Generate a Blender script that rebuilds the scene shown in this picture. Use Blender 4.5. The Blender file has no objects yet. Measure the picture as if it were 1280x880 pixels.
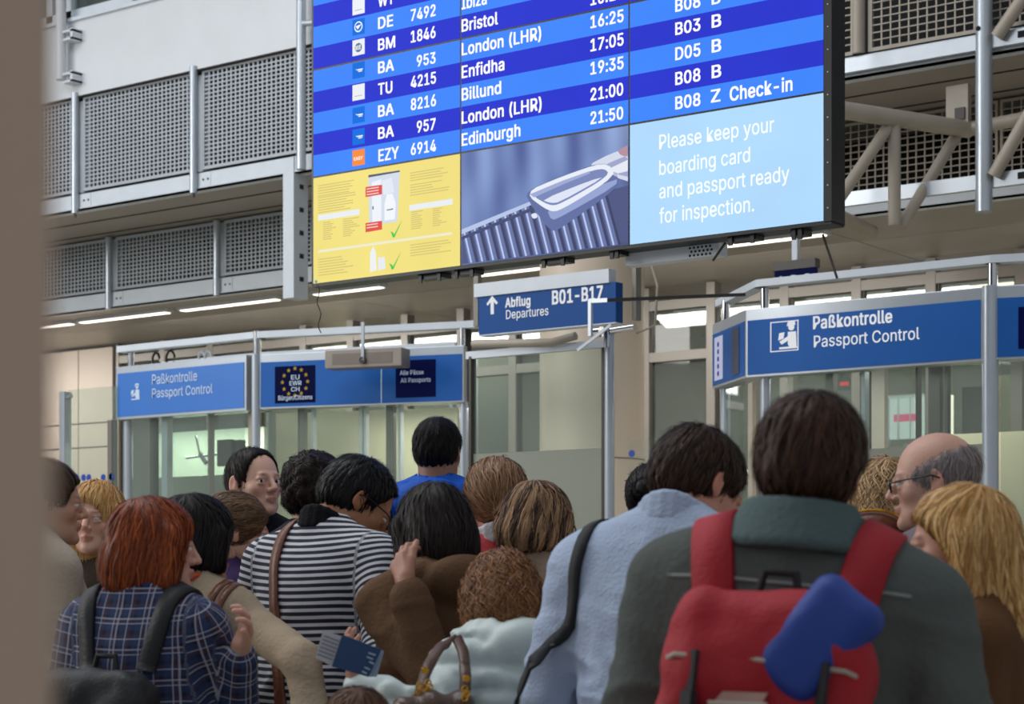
import bpy, math, random
import numpy as np
from mathutils import Vector, Matrix
random.seed(7); rng = np.random.default_rng(11)
scene = bpy.context.scene
col = scene.collection
# ------------------------------------------------------------------ camera
FPX, HOR, EH = 2400.0, 724.0, 1.35          # focal length and horizon in pixels of the 1280x880 frame, eye height in m
TH = math.atan(2400.0/3240.0)               # the hall's long wall runs at this angle to the picture
cam_d = bpy.data.cameras.new('camera'); cam = bpy.data.objects.new('camera', cam_d); col.objects.link(cam)
cam_d.sensor_fit = 'HORIZONTAL'; cam_d.sensor_width = 36.0; cam_d.lens = FPX/1280*36
cam_d.shift_y = (HOR-440)/1280
cam.location = (0, 0, EH); cam.rotation_euler = (math.radians(90), 0, TH)
cam_d.clip_start = 0.05; cam_d.clip_end = 200
cam_d.dof.use_dof = True; cam_d.dof.focus_distance = 6.9; cam_d.dof.aperture_fstop = 6.3
scene.camera = cam
# ------------------------------------------------------------------ world, lights, exposure
world = bpy.data.worlds.new('world'); scene.world = world; world.use_nodes = True
world.node_tree.nodes['Background'].inputs[0].default_value = (0.78, 0.83, 0.9, 1)
world.node_tree.nodes['Background'].inputs[1].default_value = 0.45
scene.view_settings.view_transform = 'Standard'; scene.view_settings.look = 'None'
scene.view_settings.exposure = 0.0; scene.view_settings.gamma = 1.0; scene.view_settings.use_curve_mapping = False
def area_light(name, loc, target, sx, sy, power, color):
    l = bpy.data.lights.new(name, 'AREA'); l.shape = 'RECTANGLE'; l.size = sx; l.size_y = sy
    l.energy = power; l.color = color
    o = bpy.data.objects.new(name, l); col.objects.link(o); o.location = loc
    o.rotation_euler = (Vector(target)-Vector(loc)).to_track_quat('-Z', 'Y').to_euler()
    return o
# the hall's high glazed roof and the window front behind the photographer (outside the frame)
area_light('daylight_skylight', (-10, 4.0, 11.0), (-9, 10.5, 3), 16, 4, 900, (0.93, 0.96, 1.0))
area_light('daylight_window_front', (-17, -2, 7.5), (-7, 11, 3.8), 10, 4, 900, (1.0, 0.97, 0.93))
# down lights: soffit strip row, plus lamps added to brighten booths and back rooms
def down_light(name, x, y, z, sx, sy, power, tilt=0.0, color=(1.0, 0.96, 0.90)):
    l = bpy.data.lights.new(name, 'AREA'); l.shape = 'RECTANGLE'; l.size = sx; l.size_y = sy; l.energy = power; l.color = color
    o = bpy.data.objects.new(name, l); col.objects.link(o); o.location = (x, y, z); o.rotation_euler = (math.radians(tilt), 0, 0)
for i, x in enumerate((-19, -14, -9, -4, 1)):
    down_light('luminaire_control_area', x, 14.2, 4.05, 3.5, .3, (110 if i < 2 else 85), 20)
    down_light('fill_back_room', x, 17.3, 4.05, 3.5, .6, 60)
down_light('fill_left_booth', -11.7, 11.42, 2.62, 1.7, .2, 17, 8)
down_light('fill_left_booth', -9.1, 11.25, 2.62, 1.3, .2, 12, 5)
down_light('fill_right_booth', -5.6, 11.5, 2.75, 2.0, .4, 14)
# ------------------------------------------------------------------ pixel <-> hall geometry
CT, ST = math.cos(TH), math.sin(TH)
RV = np.array([CT, ST, 0.0]); FV = np.array([-ST, CT, 0.0]); UV = np.array([0, 0, 1.0]); CAM = np.array([0, 0, EH])
def W(x, y, Z):                      # point seen at pixel (x, y) at depth Z
    return CAM + Z*(FV + RV*(x-640)/FPX + UV*(HOR-y)/FPX)
def G(x, Z):
    p = W(x, HOR, Z); return np.array([p[0], p[1]])
def zat(y, Z): return EH + (HOR-y)*Z/FPX
class Plane:                          # an upright plane through two ground points; e runs along it, n faces the viewer
    def __init__(s, P0, P1):
        s.P0 = np.array([P0[0], P0[1], 0.0]); e = np.array([P1[0]-P0[0], P1[1]-P0[1], 0.0])
        s.L = float(np.linalg.norm(e)); s.e = e/s.L; s.n = np.array([s.e[1], -s.e[0], 0.0])
    def hit(s, x, y):                 # -> (distance along, height)
        d = FV + RV*(x-640)/FPX
        A = np.array([[s.e[0], -d[0]], [s.e[1], -d[1]]]); b = (CAM-s.P0)[:2]
        a, t = np.linalg.solve(A, b)
        return a, EH + t*(HOR-y)/FPX
    def Z(s, x):
        d = FV + RV*(x-640)/FPX
        A = np.array([[s.e[0], -d[0]], [s.e[1], -d[1]]]); a, t = np.linalg.solve(A, (CAM-s.P0)[:2]); return t
    def pt(s, a, z, off=0.0): return s.P0 + s.e*a + UV*z + s.n*off
    def shift(s, off):
        q = s.P0 + s.n*off; return Plane(q, q+s.e*s.L)
def PX(Y): return Plane((-20, Y), (10, Y))
# ------------------------------------------------------------------ materials
def lin(h):
    c = [int(h[i:i+2], 16)/255 for i in (0, 2, 4)]
    return tuple(v/12.92 if v <= .04045 else ((v+.055)/1.055)**2.4 for v in c)
def mat(name, c, rough=.5, metal=0.0, vary=.08, scale=6.0, bump=0.0, bscale=60.0, emit=0.0, sss=0.0, stretch=None, spec=.5, coat=0.0):
    if isinstance(c, str): c = lin(c)
    m = bpy.data.materials.new(name); m.use_nodes = True
    nt = m.node_tree; b = nt.nodes['Principled BSDF']
    b.inputs['Roughness'].default_value = rough; b.inputs['Metallic'].default_value = metal
    b.inputs['Specular IOR Level'].default_value = spec; b.inputs['Coat Weight'].default_value = coat
    tc = nt.nodes.new('ShaderNodeTexCoord'); mp = nt.nodes.new('ShaderNodeMapping')
    nt.links.new(tc.outputs['Object'], mp.inputs[0])
    if stretch: mp.inputs['Scale'].default_value = stretch
    nz = nt.nodes.new('ShaderNodeTexNoise'); nz.inputs['Scale'].default_value = scale; nz.inputs['Detail'].default_value = 4
    nt.links.new(mp.outputs[0], nz.inputs[0])
    rp = nt.nodes.new('ShaderNodeMapRange'); rp.inputs[1].default_value = .3; rp.inputs[2].default_value = .7
    rp.inputs[3].default_value = 1-vary; rp.inputs[4].default_value = 1+vary
    nt.links.new(nz.outputs[0], rp.inputs[0])
    mx = nt.nodes.new('ShaderNodeVectorMath'); mx.operation = 'SCALE'; mx.inputs[0].default_value = c
    nt.links.new(rp.outputs[0], mx.inputs['Scale'])
    nt.links.new(mx.outputs[0], b.inputs['Base Color'])
    if emit:
        nt.links.new(mx.outputs[0], b.inputs['Emission Color']); b.inputs['Emission Strength'].default_value = emit; b.inputs['Specular IOR Level'].default_value = .04; b.inputs['Roughness'].default_value = .5
        mx2 = nt.nodes.new('ShaderNodeVectorMath'); mx2.operation = 'SCALE'; mx2.inputs[0].default_value = c; mx2.inputs['Scale'].default_value = .06
        nt.links.new(mx2.outputs[0], b.inputs['Base Color'])
    if bump:
        n2 = nt.nodes.new('ShaderNodeTexNoise'); n2.inputs['Scale'].default_value = bscale; n2.inputs['Detail'].default_value = 3
        nt.links.new(mp.outputs[0], n2.inputs[0]); bp = nt.nodes.new('ShaderNodeBump'); bp.inputs['Strength'].default_value = bump
        bp.inputs['Distance'].default_value = .01
        nt.links.new(n2.outputs[0], bp.inputs['Height']); nt.links.new(bp.outputs[0], b.inputs['Normal'])
    if sss:
        b.inputs['Subsurface Weight'].default_value = sss; b.inputs['Subsurface Radius'].default_value = (.012, .005, .003); b.inputs['Subsurface Scale'].default_value = 1.0
    return m
def glass_mat(name, tint, refl=1.0, frost=0.0, frostcol=(.5, .55, .5), rough=.02):
    m = bpy.data.materials.new(name); m.use_nodes = True; nt = m.node_tree; N = nt.nodes
    for n in list(N): N.remove(n)
    out = N.new('ShaderNodeOutputMaterial'); tr = N.new('ShaderNodeBsdfTransparent'); tr.inputs[0].default_value = (*tint, 1)
    gl = N.new('ShaderNodeBsdfGlossy'); gl.inputs['Roughness'].default_value = rough
    fr = N.new('ShaderNodeFresnel'); fr.inputs[0].default_value = 1.5
    mu = N.new('ShaderNodeMath'); mu.operation = 'MULTIPLY'; mu.inputs[1].default_value = refl
    nt.links.new(fr.outputs[0], mu.inputs[0])
    ge = N.new('ShaderNodeNewGeometry'); iv = N.new('ShaderNodeMath'); iv.operation = 'SUBTRACT'; iv.inputs[0].default_value = 1; nt.links.new(ge.outputs['Backfacing'], iv.inputs[1])
    m3 = N.new('ShaderNodeMath'); m3.operation = 'MULTIPLY'; nt.links.new(mu.outputs[0], m3.inputs[0]); nt.links.new(iv.outputs[0], m3.inputs[1]); mu = m3     # only the outer face mirrors
    mx = N.new('ShaderNodeMixShader'); nt.links.new(mu.outputs[0], mx.inputs[0]); nt.links.new(tr.outputs[0], mx.inputs[1]); nt.links.new(gl.outputs[0], mx.inputs[2])
    last = mx
    tc = N.new('ShaderNodeTexCoord'); nz = N.new('ShaderNodeTexNoise'); nz.inputs['Scale'].default_value = 3
    nt.links.new(tc.outputs['Object'], nz.inputs[0])
    df = N.new('ShaderNodeBsdfDiffuse'); df.inputs[0].default_value = (*frostcol, 1)
    m2 = N.new('ShaderNodeMixShader'); rg = N.new('ShaderNodeMapRange'); rg.inputs[3].default_value = max(0, frost-.03); rg.inputs[4].default_value = min(1, frost+.03)
    nt.links.new(nz.outputs[0], rg.inputs[0]); nt.links.new(rg.outputs[0], m2.inputs[0])
    nt.links.new(last.outputs[0], m2.inputs[1]); nt.links.new(df.outputs[0], m2.inputs[2]); last = m2
    nt.links.new(last.outputs[0], out.inputs[0]); return m
# ------------------------------------------------------------------ mesh builder
class MB:
    def __init__(s): s.v = []; s.f = []; s.c = []; s.cur = None
    def add(s, vs, fs):
        b = len(s.v); s.v += [tuple(map(float, p)) for p in vs]; s.f += [tuple(b+i for i in f) for f in fs]
        if s.cur is not None: s.c += [s.cur]*len(vs)
        return s
    def hexa(s, c8): return s.add(c8, [(0, 3, 2, 1), (4, 5, 6, 7), (0, 1, 5, 4), (1, 2, 6, 5), (2, 3, 7, 6), (3, 0, 4, 7)])
    def box(s, lo, hi):
        x0, y0, z0 = lo; x1, y1, z1 = hi
        return s.hexa([(x0, y0, z0), (x1, y0, z0), (x1, y1, z0), (x0, y1, z0), (x0, y0, z1), (x1, y0, z1), (x1, y1, z1), (x0, y1, z1)])
    def slab(s, P, a0, a1, z0, z1, o0, o1):          # box on a Plane, o = distance towards the viewer
        q = [P.pt(a, z, o) for z in (z0, z1) for a, o in ((a0, o1), (a1, o1), (a1, o0), (a0, o0))]
        return s.hexa(q)
    def beam(s, p0, p1, w, h, up=(0, 0, 1)):         # square bar between points
        p0, p1 = np.array(p0, float), np.array(p1, float); d = p1-p0; d /= np.linalg.norm(d)
        a = np.cross(d, up); a /= max(np.linalg.norm(a), 1e-6); b = np.cross(a, d)
        q = [p+a*i*w/2+b*j*h/2 for p in (p0, p1) for i, j in ((-1, -1), (1, -1), (1, 1), (-1, 1))]
        return s.hexa(q)
    def tube(s, pts, r, n=12, cap=True):
        pts = [np.array(p, float) for p in pts]; r = [r]*len(pts) if np.isscalar(r) else r
        b = len(s.v); vs = []; ref = None
        for i, p in enumerate(pts):
            d = pts[min(i+1, len(pts)-1)]-pts[max(i-1, 0)]; d /= np.linalg.norm(d)
            if ref is None: ref = np.array([0, 0, 1.0]) if abs(d[2]) < .9 else np.array([1.0, 0, 0])
            a = np.cross(d, ref); a /= np.linalg.norm(a); c = np.cross(d, a); ref = -c if False else np.cross(a, d)
            vs += [p + r[i]*(a*math.cos(t)+c*math.sin(t)) for t in np.linspace(0, 2*math.pi, n, endpoint=False)]
        fs = [(i*n+j, i*n+(j+1) % n, (i+1)*n+(j+1) % n, (i+1)*n+j) for i in range(len(pts)-1) for j in range(n)]
        if cap: fs += [tuple(range(n))[::-1], tuple((len(pts)-1)*n+j for j in range(n))]
        return s.add(vs, fs)
    def disc(s, P, a, z, r, o0, o1, n=16):
        vs = [P.pt(a+r*math.cos(t), z+r*math.sin(t), o) for o in (o0, o1) for t in np.linspace(0, 2*math.pi, n, endpoint=False)]
        return s.add(vs, [tuple(range(n)), tuple(range(n, 2*n))[::-1]]+[(j, n+j, n+(j+1) % n, (j+1) % n) for j in range(n)])
    def poly(s, P, pts, o0, o1):                     # thick polygon on a Plane
        n = len(pts); vs = [P.pt(a, z, o) for o in (o0, o1) for a, z in pts]
        return s.add(vs, [tuple(range(n)), tuple(range(n, 2*n))[::-1]]+[(j, n+j, n+(j+1) % n, (j+1) % n) for j in range(n)])
    def build(s, name, m, parent=None, label=None, bevel=0.0, smooth=False, **kw):
        loc = ROOTLOC[parent.name] if parent is not None else np.zeros(3)
        me = bpy.data.meshes.new(name); v = np.array(s.v)
        base = loc
        if parent is None: base = v.min(0)*.5+v.max(0)*.5
        me.from_pydata((v-base).tolist(), [], s.f); me.update()
        if s.c:
            at = me.color_attributes.new('Col', 'FLOAT_COLOR', 'POINT'); at.data.foreach_set('color', np.array([(*c, 1) for c in s.c], np.float32).ravel())
        if smooth:
            me.shade_smooth()
            try: me.set_sharp_from_angle(angle=math.radians(40))
            except Exception: pass
        me.materials.append(m); o = bpy.data.objects.new(name, me); col.objects.link(o)
        if parent is None: o.location = base
        else: o.parent = parent
        ROOTLOC[o.name] = base
        if bevel:
            bv = o.modifiers.new('bevel', 'BEVEL'); bv.width = bevel; bv.segments = 2; bv.limit_method = 'ANGLE'
        if label: o['label'] = label
        for k, x in kw.items(): o[k] = x
        return o
ROOTLOC = {}
def thing(name, label, cat, loc, group=None, rotz=0.0, scale=1.0):
    o = bpy.data.objects.new(name, None); col.objects.link(o); o.location = [float(v) for v in loc]
    o.rotation_euler = (0, 0, rotz); o.scale = (scale,)*3; o.empty_display_size = .1
    o['label'] = label; o['category'] = cat
    if group: o['group'] = group
    o.matrix_world = Matrix.Translation(o.location) @ Matrix.Rotation(rotz, 4, 'Z') @ Matrix.Scale(scale, 4)
    ROOTLOC[o.name] = np.array(loc, float)
    return o
def tagged(o, label, cat, group=None):
    o['label'] = label; o['category'] = cat
    if group: o['group'] = group
    return o
FONT = {
' ':[188,[]],
'(':[273,[[89,207,92,264,101,324,114,384,132,441,153,494,177,539,236,539,212,485,191,428,174,370,161,313,154,258,151,207,154,161,160,115,172,67,188,16,209,-38,236,-96,177,-96,139,-21,111,55,95,131]]],
')':[273,[[37,-96,64,-37,86,18,102,69,113,116,120,162,122,207,119,258,112,313,99,370,82,428,62,485,37,539,97,539,121,494,142,441,159,384,173,323,181,264,184,207,178,130,161,53,134,-22,97,-96]]],
'-':[453,[[337,244,337,188,114,188,114,244]]],
'.':[188,[[95,-4,78,-1,63,9,53,24,50,41,53,59,63,73,78,83,95,87,113,83,128,73,138,59,141,41,138,24,128,9,113,-1]]],
'/':[249,[[235,533,71,-76,14,-76,178,533]]],
'0':[453,[[227,-7,174,1,130,24,95,62,69,113,53,178,48,254,53,330,69,395,95,447,130,484,174,508,227,516,279,508,323,484,358,447,384,395,400,330,405,254,400,178,384,113,359,62,323,24,279,1],[227,50,261,56,290,74,313,103,330,144,340,194,344,254,340,314,330,365,313,405,290,435,261,453,227,460,192,453,163,435,140,405,123,365,113,314,109,254,113,194,123,144,140,103,163,74,192,56]]],
'1':[453,[[76,0,76,55,391,55,391,0],[276,509,276,0,212,0,212,448,209,448,86,358,86,427,198,509]]],
'2':[453,[[64,0,64,47,234,229,261,257,282,282,299,305,311,327,318,348,320,371,317,397,308,419,293,436,273,449,250,457,224,460,196,457,172,447,153,433,139,413,130,390,127,362,66,362,71,405,86,442,111,473,143,496,182,511,225,516,268,511,306,497,337,474,361,445,376,411,381,372,378,345,371,318,357,290,336,259,306,223,267,180,153,60,153,57,389,57,389,0]]],
'3':[453,[[218,-7,173,-3,133,10,98,30,70,57,52,91,44,132,109,132,115,107,126,87,144,71,165,59,191,52,219,50,248,53,275,61,297,74,315,93,325,116,329,145,326,172,316,196,299,217,275,234,242,244,201,248,157,248,157,299,288,448,288,452,70,452,70,509,372,509,372,461,211,278,211,289,264,288,308,276,344,253,371,222,387,186,393,145,387,103,370,66,344,36,309,12,266,-2]]],
'4':[453,[[40,105,40,158,247,509,311,509,109,166,109,163,413,163,413,105],[282,0,282,121,282,146,282,318,343,318,343,0]]],
'5':[453,[[221,-7,178,-2,140,11,108,32,83,60,66,93,60,130,122,130,127,108,138,89,154,73,173,60,196,52,221,50,250,53,276,64,298,82,314,104,324,131,328,162,324,193,314,221,297,244,275,262,248,273,218,277,192,275,167,268,145,258,128,246,67,253,96,509,366,509,366,452,151,452,134,301,136,301,155,315,178,325,203,331,229,334,263,330,294,321,321,306,345,285,364,260,379,231,388,199,391,163,385,117,369,76,343,41,309,15,268,-1]]],
'6':[453,[[226,-7,182,-1,142,15,109,40,84,74,69,115,64,162,68,199,80,239,102,285,137,340,252,509,322,509,151,261,145,261,154,275,165,288,179,299,196,307,214,312,235,314,278,309,316,295,346,271,370,240,384,201,389,157,384,112,368,73,343,39,310,14,271,-2],[226,48,254,52,279,63,299,79,314,101,324,128,327,157,324,187,314,213,299,235,279,251,254,262,226,265,198,262,174,252,153,235,138,214,128,188,125,158,128,128,138,102,153,79,174,63,198,52]]],
'7':[453,[[97,0,323,448,323,452,62,452,62,509,391,509,391,449,165,0]]],
'8':[453,[[226,-7,178,-2,136,11,101,33,74,62,57,96,52,135,55,166,65,195,81,220,101,241,125,256,153,265,153,267,119,282,93,308,76,342,70,380,75,417,90,450,114,477,146,498,184,511,226,516,269,511,306,498,337,477,361,450,377,417,382,380,376,342,359,308,333,282,300,267,300,265,327,256,351,241,372,220,387,195,397,166,401,135,395,96,378,62,352,33,317,11,275,-2],[226,49,258,52,285,60,307,74,323,91,333,113,337,139,333,165,322,189,305,208,283,223,256,232,226,235,196,232,169,223,147,208,130,189,119,165,115,139,119,113,129,91,145,74,167,60,195,52],[226,290,252,292,274,300,293,313,307,330,316,351,319,376,316,399,308,420,294,437,275,449,252,457,226,460,200,457,177,449,159,437,145,420,136,399,133,376,136,351,145,330,159,313,178,300,201,292]]],
'9':[453,[[226,516,271,510,310,494,343,468,368,434,384,393,389,347,385,309,373,270,350,224,315,168,200,0,130,0,301,248,307,248,299,234,287,221,273,210,257,202,238,196,218,195,175,199,137,214,106,237,83,269,68,307,64,352,69,397,85,436,110,469,143,494,182,510],[226,460,199,457,174,446,154,429,138,407,129,381,125,352,129,322,138,295,154,274,174,257,199,247,226,243,254,247,279,257,299,273,314,295,324,321,327,350,324,381,314,407,299,429,279,446,254,457]]],
':':[188,[[95,-4,78,-1,63,9,53,24,50,41,53,59,63,73,78,83,95,87,113,83,128,73,138,59,141,41,138,24,128,9,113,-1],[95,271,78,274,63,284,53,299,50,316,53,334,63,349,78,359,95,362,113,359,128,349,138,334,141,316,138,299,128,284,113,274]]],
'A':[480,[[16,0,201,509,276,509,463,0,395,0,287,302,276,334,264,372,250,420,232,478,245,478,228,419,213,371,201,333,191,302,85,0],[110,142,110,199,370,199,370,142]]],
'B':[456,[[60,0,60,509,241,509,289,504,329,491,359,469,381,442,394,410,398,374,395,344,387,320,373,301,356,286,336,275,315,267,315,262,339,257,363,245,385,227,402,203,414,173,418,136,413,100,400,67,377,39,344,18,301,4,247,0],[125,57,245,57,296,63,330,80,349,105,355,137,352,161,342,184,327,203,306,218,279,228,248,231,125,231],[125,285,238,285,265,288,288,296,308,309,323,326,333,348,336,372,330,403,313,429,283,446,240,452,125,452]]],
'C':[510,[[267,-7,205,1,150,25,104,63,70,115,48,179,40,254,48,329,70,393,104,445,150,484,205,508,267,516,305,513,340,504,373,490,402,471,427,447,448,418,463,385,473,348,408,348,401,373,389,395,375,413,357,428,337,440,315,449,292,454,267,456,223,450,184,432,150,403,125,364,109,314,103,254,109,194,125,145,151,105,184,76,223,59,267,53,292,55,315,60,337,69,357,81,375,96,389,114,401,136,408,160,473,160,463,124,448,91,428,62,402,38,373,19,341,5,305,-4]]],
'D':[502,[[60,0,60,509,225,509,294,501,353,478,399,441,433,391,455,329,462,255,455,181,433,119,398,68,351,31,291,8,219,0],[125,57,125,452,221,452,275,446,320,428,354,399,379,361,394,312,399,255,394,198,379,149,354,110,318,81,272,63,215,57]]],
'E':[419,[[60,0,60,509,372,509,372,452,125,452,125,286,355,286,355,229,125,229,125,57,375,57,375,0]]],
'H':[517,[[60,0,60,509,125,509,125,289,392,289,392,509,457,509,457,0,392,0,392,232,125,232,125,0]]],
'I':[300,[[31,0,31,57,118,57,118,452,31,452,31,509,269,509,269,452,183,452,183,57,269,57,269,0]]],
'L':[393,[[60,0,60,509,125,509,125,57,361,57,361,0]]],
'M':[628,[[60,0,60,509,152,509,277,187,282,174,287,159,293,141,299,123,305,103,311,84,317,65,322,49,307,49,312,65,318,83,324,102,330,121,336,140,342,158,348,174,352,187,476,509,568,509,568,0,504,0,504,291,504,308,504,327,505,347,505,369,506,391,506,413,507,435,507,457,513,457,505,433,498,409,490,386,482,363,474,341,467,322,461,305,456,291,342,0,286,0,170,291,165,304,159,321,152,340,145,361,137,384,129,408,121,432,112,457,119,457,119,437,120,416,120,394,121,372,121,350,122,328,122,309,122,291,122,0]]],
'P':[445,[[60,0,60,509,235,509,289,503,332,487,366,462,390,430,404,391,409,348,404,304,390,265,366,233,332,207,289,191,235,186,109,186,109,242,233,242,269,246,297,256,318,272,333,294,342,319,344,348,342,376,333,402,318,423,297,439,268,449,232,452,125,452,125,0]]],
'R':[449,[[60,0,60,509,236,509,290,504,333,489,367,465,390,433,405,395,409,352,405,309,390,271,367,240,333,217,289,203,236,198,96,198,96,255,234,255,269,258,298,267,319,281,334,300,342,324,345,352,342,380,334,405,319,425,298,440,269,449,233,452,125,452,125,0],[353,0,230,229,303,229,428,0]]],
'S':[447,[[224,-9,172,-4,128,9,91,31,64,60,46,96,38,137,104,137,110,110,123,88,142,71,166,59,194,52,224,49,257,52,286,60,311,74,329,92,341,114,346,139,342,161,332,179,316,193,296,205,272,214,245,222,184,239,128,260,86,289,60,326,52,372,58,413,75,448,102,476,138,498,180,511,227,516,275,511,316,498,351,476,377,449,394,415,401,378,337,378,326,412,302,437,267,453,225,459,194,456,167,448,145,435,129,418,118,398,115,376,119,352,131,334,148,319,169,308,191,300,212,293,264,279,287,272,312,264,336,252,359,238,379,220,395,198,405,171,408,139,403,99,386,64,360,34,323,11,278,-4]]],
'T':[449,[[32,452,32,509,417,509,417,452,257,452,257,0,193,0,193,452]]],
'U':[517,[[259,-8,203,-2,154,15,114,43,85,80,66,124,60,173,60,509,124,509,124,178,128,144,141,113,160,87,187,68,220,56,259,52,298,56,331,68,357,87,377,113,389,144,393,178,393,509,457,509,457,173,451,124,433,80,403,43,363,15,315,-2]]],
'W':[686,[[155,0,16,509,82,509,163,196,170,171,175,145,181,120,187,94,192,67,197,40,189,40,194,67,200,94,205,120,211,145,218,171,224,196,306,509,380,509,462,196,468,171,474,145,480,120,486,94,492,67,497,40,488,40,493,67,499,94,504,120,510,145,517,171,523,196,603,509,670,509,530,0,455,0,368,323,359,356,351,391,344,431,336,475,350,475,342,433,335,395,327,359,318,323,230,0]]],
'Y':[472,[[203,0,203,208,16,509,91,509,192,344,208,318,222,292,236,264,250,230,224,230,237,265,251,293,265,318,280,344,381,509,455,509,268,208,268,0]]],
'Z':[438,[[42,0,42,46,273,385,289,408,306,431,323,453,341,476,348,454,317,453,285,452,254,452,223,452,40,452,40,509,397,509,397,462,169,129,152,105,134,81,116,57,97,33,90,54,121,56,152,57,183,57,214,57,399,57,399,0]]],
'a':[389,[[160,-9,126,-5,94,5,68,22,48,45,35,73,30,108,34,138,43,161,58,179,78,193,100,203,125,211,152,216,178,220,209,224,234,227,252,230,265,235,273,243,276,255,276,257,273,279,267,297,256,311,240,322,220,329,196,331,171,329,149,322,132,313,118,301,107,288,100,274,41,291,57,322,79,346,104,364,133,375,163,382,194,384,215,383,239,379,263,372,286,360,306,343,322,320,333,290,337,251,337,0,277,0,277,52,272,52,264,38,252,25,236,12,215,1,190,-6],[170,45,202,49,228,59,248,74,263,93,272,115,276,138,276,190,270,186,259,182,246,179,231,176,216,173,200,171,186,169,175,168,154,164,134,159,117,150,103,139,95,124,92,105,94,87,102,72,114,61,130,52,149,47]]],
'b':[424,[[229,-8,198,-5,172,4,153,17,138,31,127,46,118,59,112,59,112,0,53,0,53,509,114,509,114,319,118,319,127,331,137,346,152,360,171,373,197,381,229,384,274,378,313,361,345,332,370,293,385,245,390,189,385,133,370,84,346,45,313,16,274,-2],[220,47,253,51,279,66,301,88,316,117,325,151,328,189,325,227,316,261,301,290,280,311,253,325,220,330,188,325,161,312,140,291,125,263,116,229,113,189,116,150,125,115,140,86,162,65,188,51]]],
'c':[396,[[207,-8,159,-2,117,16,82,46,56,85,40,133,34,187,40,243,56,291,82,330,117,360,159,378,207,384,234,383,260,377,284,368,305,356,324,341,340,322,353,301,362,277,303,262,298,276,290,289,281,301,270,311,257,319,242,325,226,329,207,330,173,325,145,310,124,287,108,258,99,224,96,187,99,151,108,117,124,89,145,66,173,51,207,46,226,48,243,52,258,58,271,66,282,76,292,89,299,102,304,117,363,102,354,78,341,56,325,37,306,21,285,9,261,-1,235,-6]]],
'd':[424,[[195,-8,151,-2,111,16,79,45,55,84,39,133,34,189,39,245,55,293,79,332,112,361,151,378,196,384,228,381,253,373,272,360,287,346,298,331,306,319,311,319,311,509,372,509,372,0,313,0,313,59,307,59,298,46,287,31,272,17,252,4,227,-5],[205,47,236,51,263,65,284,86,299,115,309,150,312,189,309,229,300,263,284,291,263,312,237,325,205,330,172,325,145,311,124,290,108,261,99,227,96,189,99,151,109,117,124,88,145,66,172,51]]],
'e':[404,[[212,-8,161,-2,117,16,82,46,56,85,40,132,34,187,39,242,55,290,81,329,115,359,157,378,205,384,236,382,266,374,294,361,319,341,341,315,357,282,368,242,371,194,371,169,75,169,75,221,338,221,310,202,307,237,298,269,283,294,263,314,237,326,205,330,173,326,146,313,125,294,109,270,99,241,96,211,96,178,100,139,110,106,128,80,151,61,179,50,212,46,234,48,254,53,271,61,285,73,297,88,306,105,365,91,353,63,335,39,311,19,283,4,249,-5]]],
'f':[254,[[228,379,228,327,6,327,6,379],[81,0,81,432,84,461,96,486,113,505,135,519,161,527,187,530,207,529,222,527,234,524,243,521,227,468,222,470,215,472,206,473,195,474,171,470,154,460,145,443,142,419,142,0]]],
'g':[425,[[207,-151,168,-148,134,-140,105,-127,82,-110,64,-91,51,-69,101,-41,110,-53,122,-66,136,-78,154,-88,178,-95,207,-97,249,-92,282,-75,304,-47,311,-6,311,68,306,68,298,56,287,41,272,28,252,16,227,8,195,5,152,10,113,27,80,53,55,90,39,136,34,191,39,246,55,293,80,332,112,361,152,378,196,384,228,382,253,373,273,360,288,346,299,331,308,319,313,319,313,379,372,379,372,-9,367,-54,350,-90,324,-117,291,-136,251,-147],[205,59,237,63,264,75,285,95,300,121,309,154,312,193,309,231,300,264,285,291,264,312,237,325,205,330,172,325,145,312,124,290,109,262,99,229,96,193,99,155,109,123,124,96,145,76,172,63]]],
'h':[410,[[114,227,114,0,53,0,53,509,114,509,114,287,102,287,124,332,152,362,187,379,227,384,264,380,295,369,321,349,341,321,353,285,357,240,357,0,296,0,296,235,290,275,273,304,246,323,210,329,184,326,161,317,141,303,126,283,117,257]]],
'i':[167,[[53,0,53,379,114,379,114,0],[84,443,67,446,54,455,44,468,41,483,44,499,54,512,67,521,84,524,100,521,114,512,123,499,126,483,123,468,114,455,100,446]]],
'k':[381,[[110,137,110,212,121,212,284,379,360,379,184,199,177,199],[53,0,53,509,114,509,114,0],[294,0,148,186,191,229,372,0]]],
'l':[189,[[139,-2,101,3,74,20,58,47,53,84,53,509,114,509,114,99,115,77,120,62,130,54,146,52,154,52,160,53,165,53,170,54,181,3,172,1,162,-1,151,-2]]],
'n':[410,[[114,227,114,0,53,0,53,379,112,379,112,287,102,287,124,332,152,362,187,379,227,384,264,380,295,369,321,349,341,321,353,285,357,240,357,0,296,0,296,235,290,275,273,304,246,323,210,329,184,326,161,317,141,303,126,283,117,257]]],
'o':[415,[[207,-8,159,-2,117,16,82,46,56,85,40,133,34,187,40,243,56,291,82,330,117,360,159,378,207,384,256,378,299,360,333,330,359,291,376,243,381,187,376,133,359,85,333,46,299,16,256,-2],[207,46,242,51,270,66,292,89,307,117,316,151,319,187,316,224,307,258,292,287,270,310,242,325,207,330,173,325,145,310,124,287,108,258,99,224,96,187,99,151,108,117,124,89,145,66,173,51]]],
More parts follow.
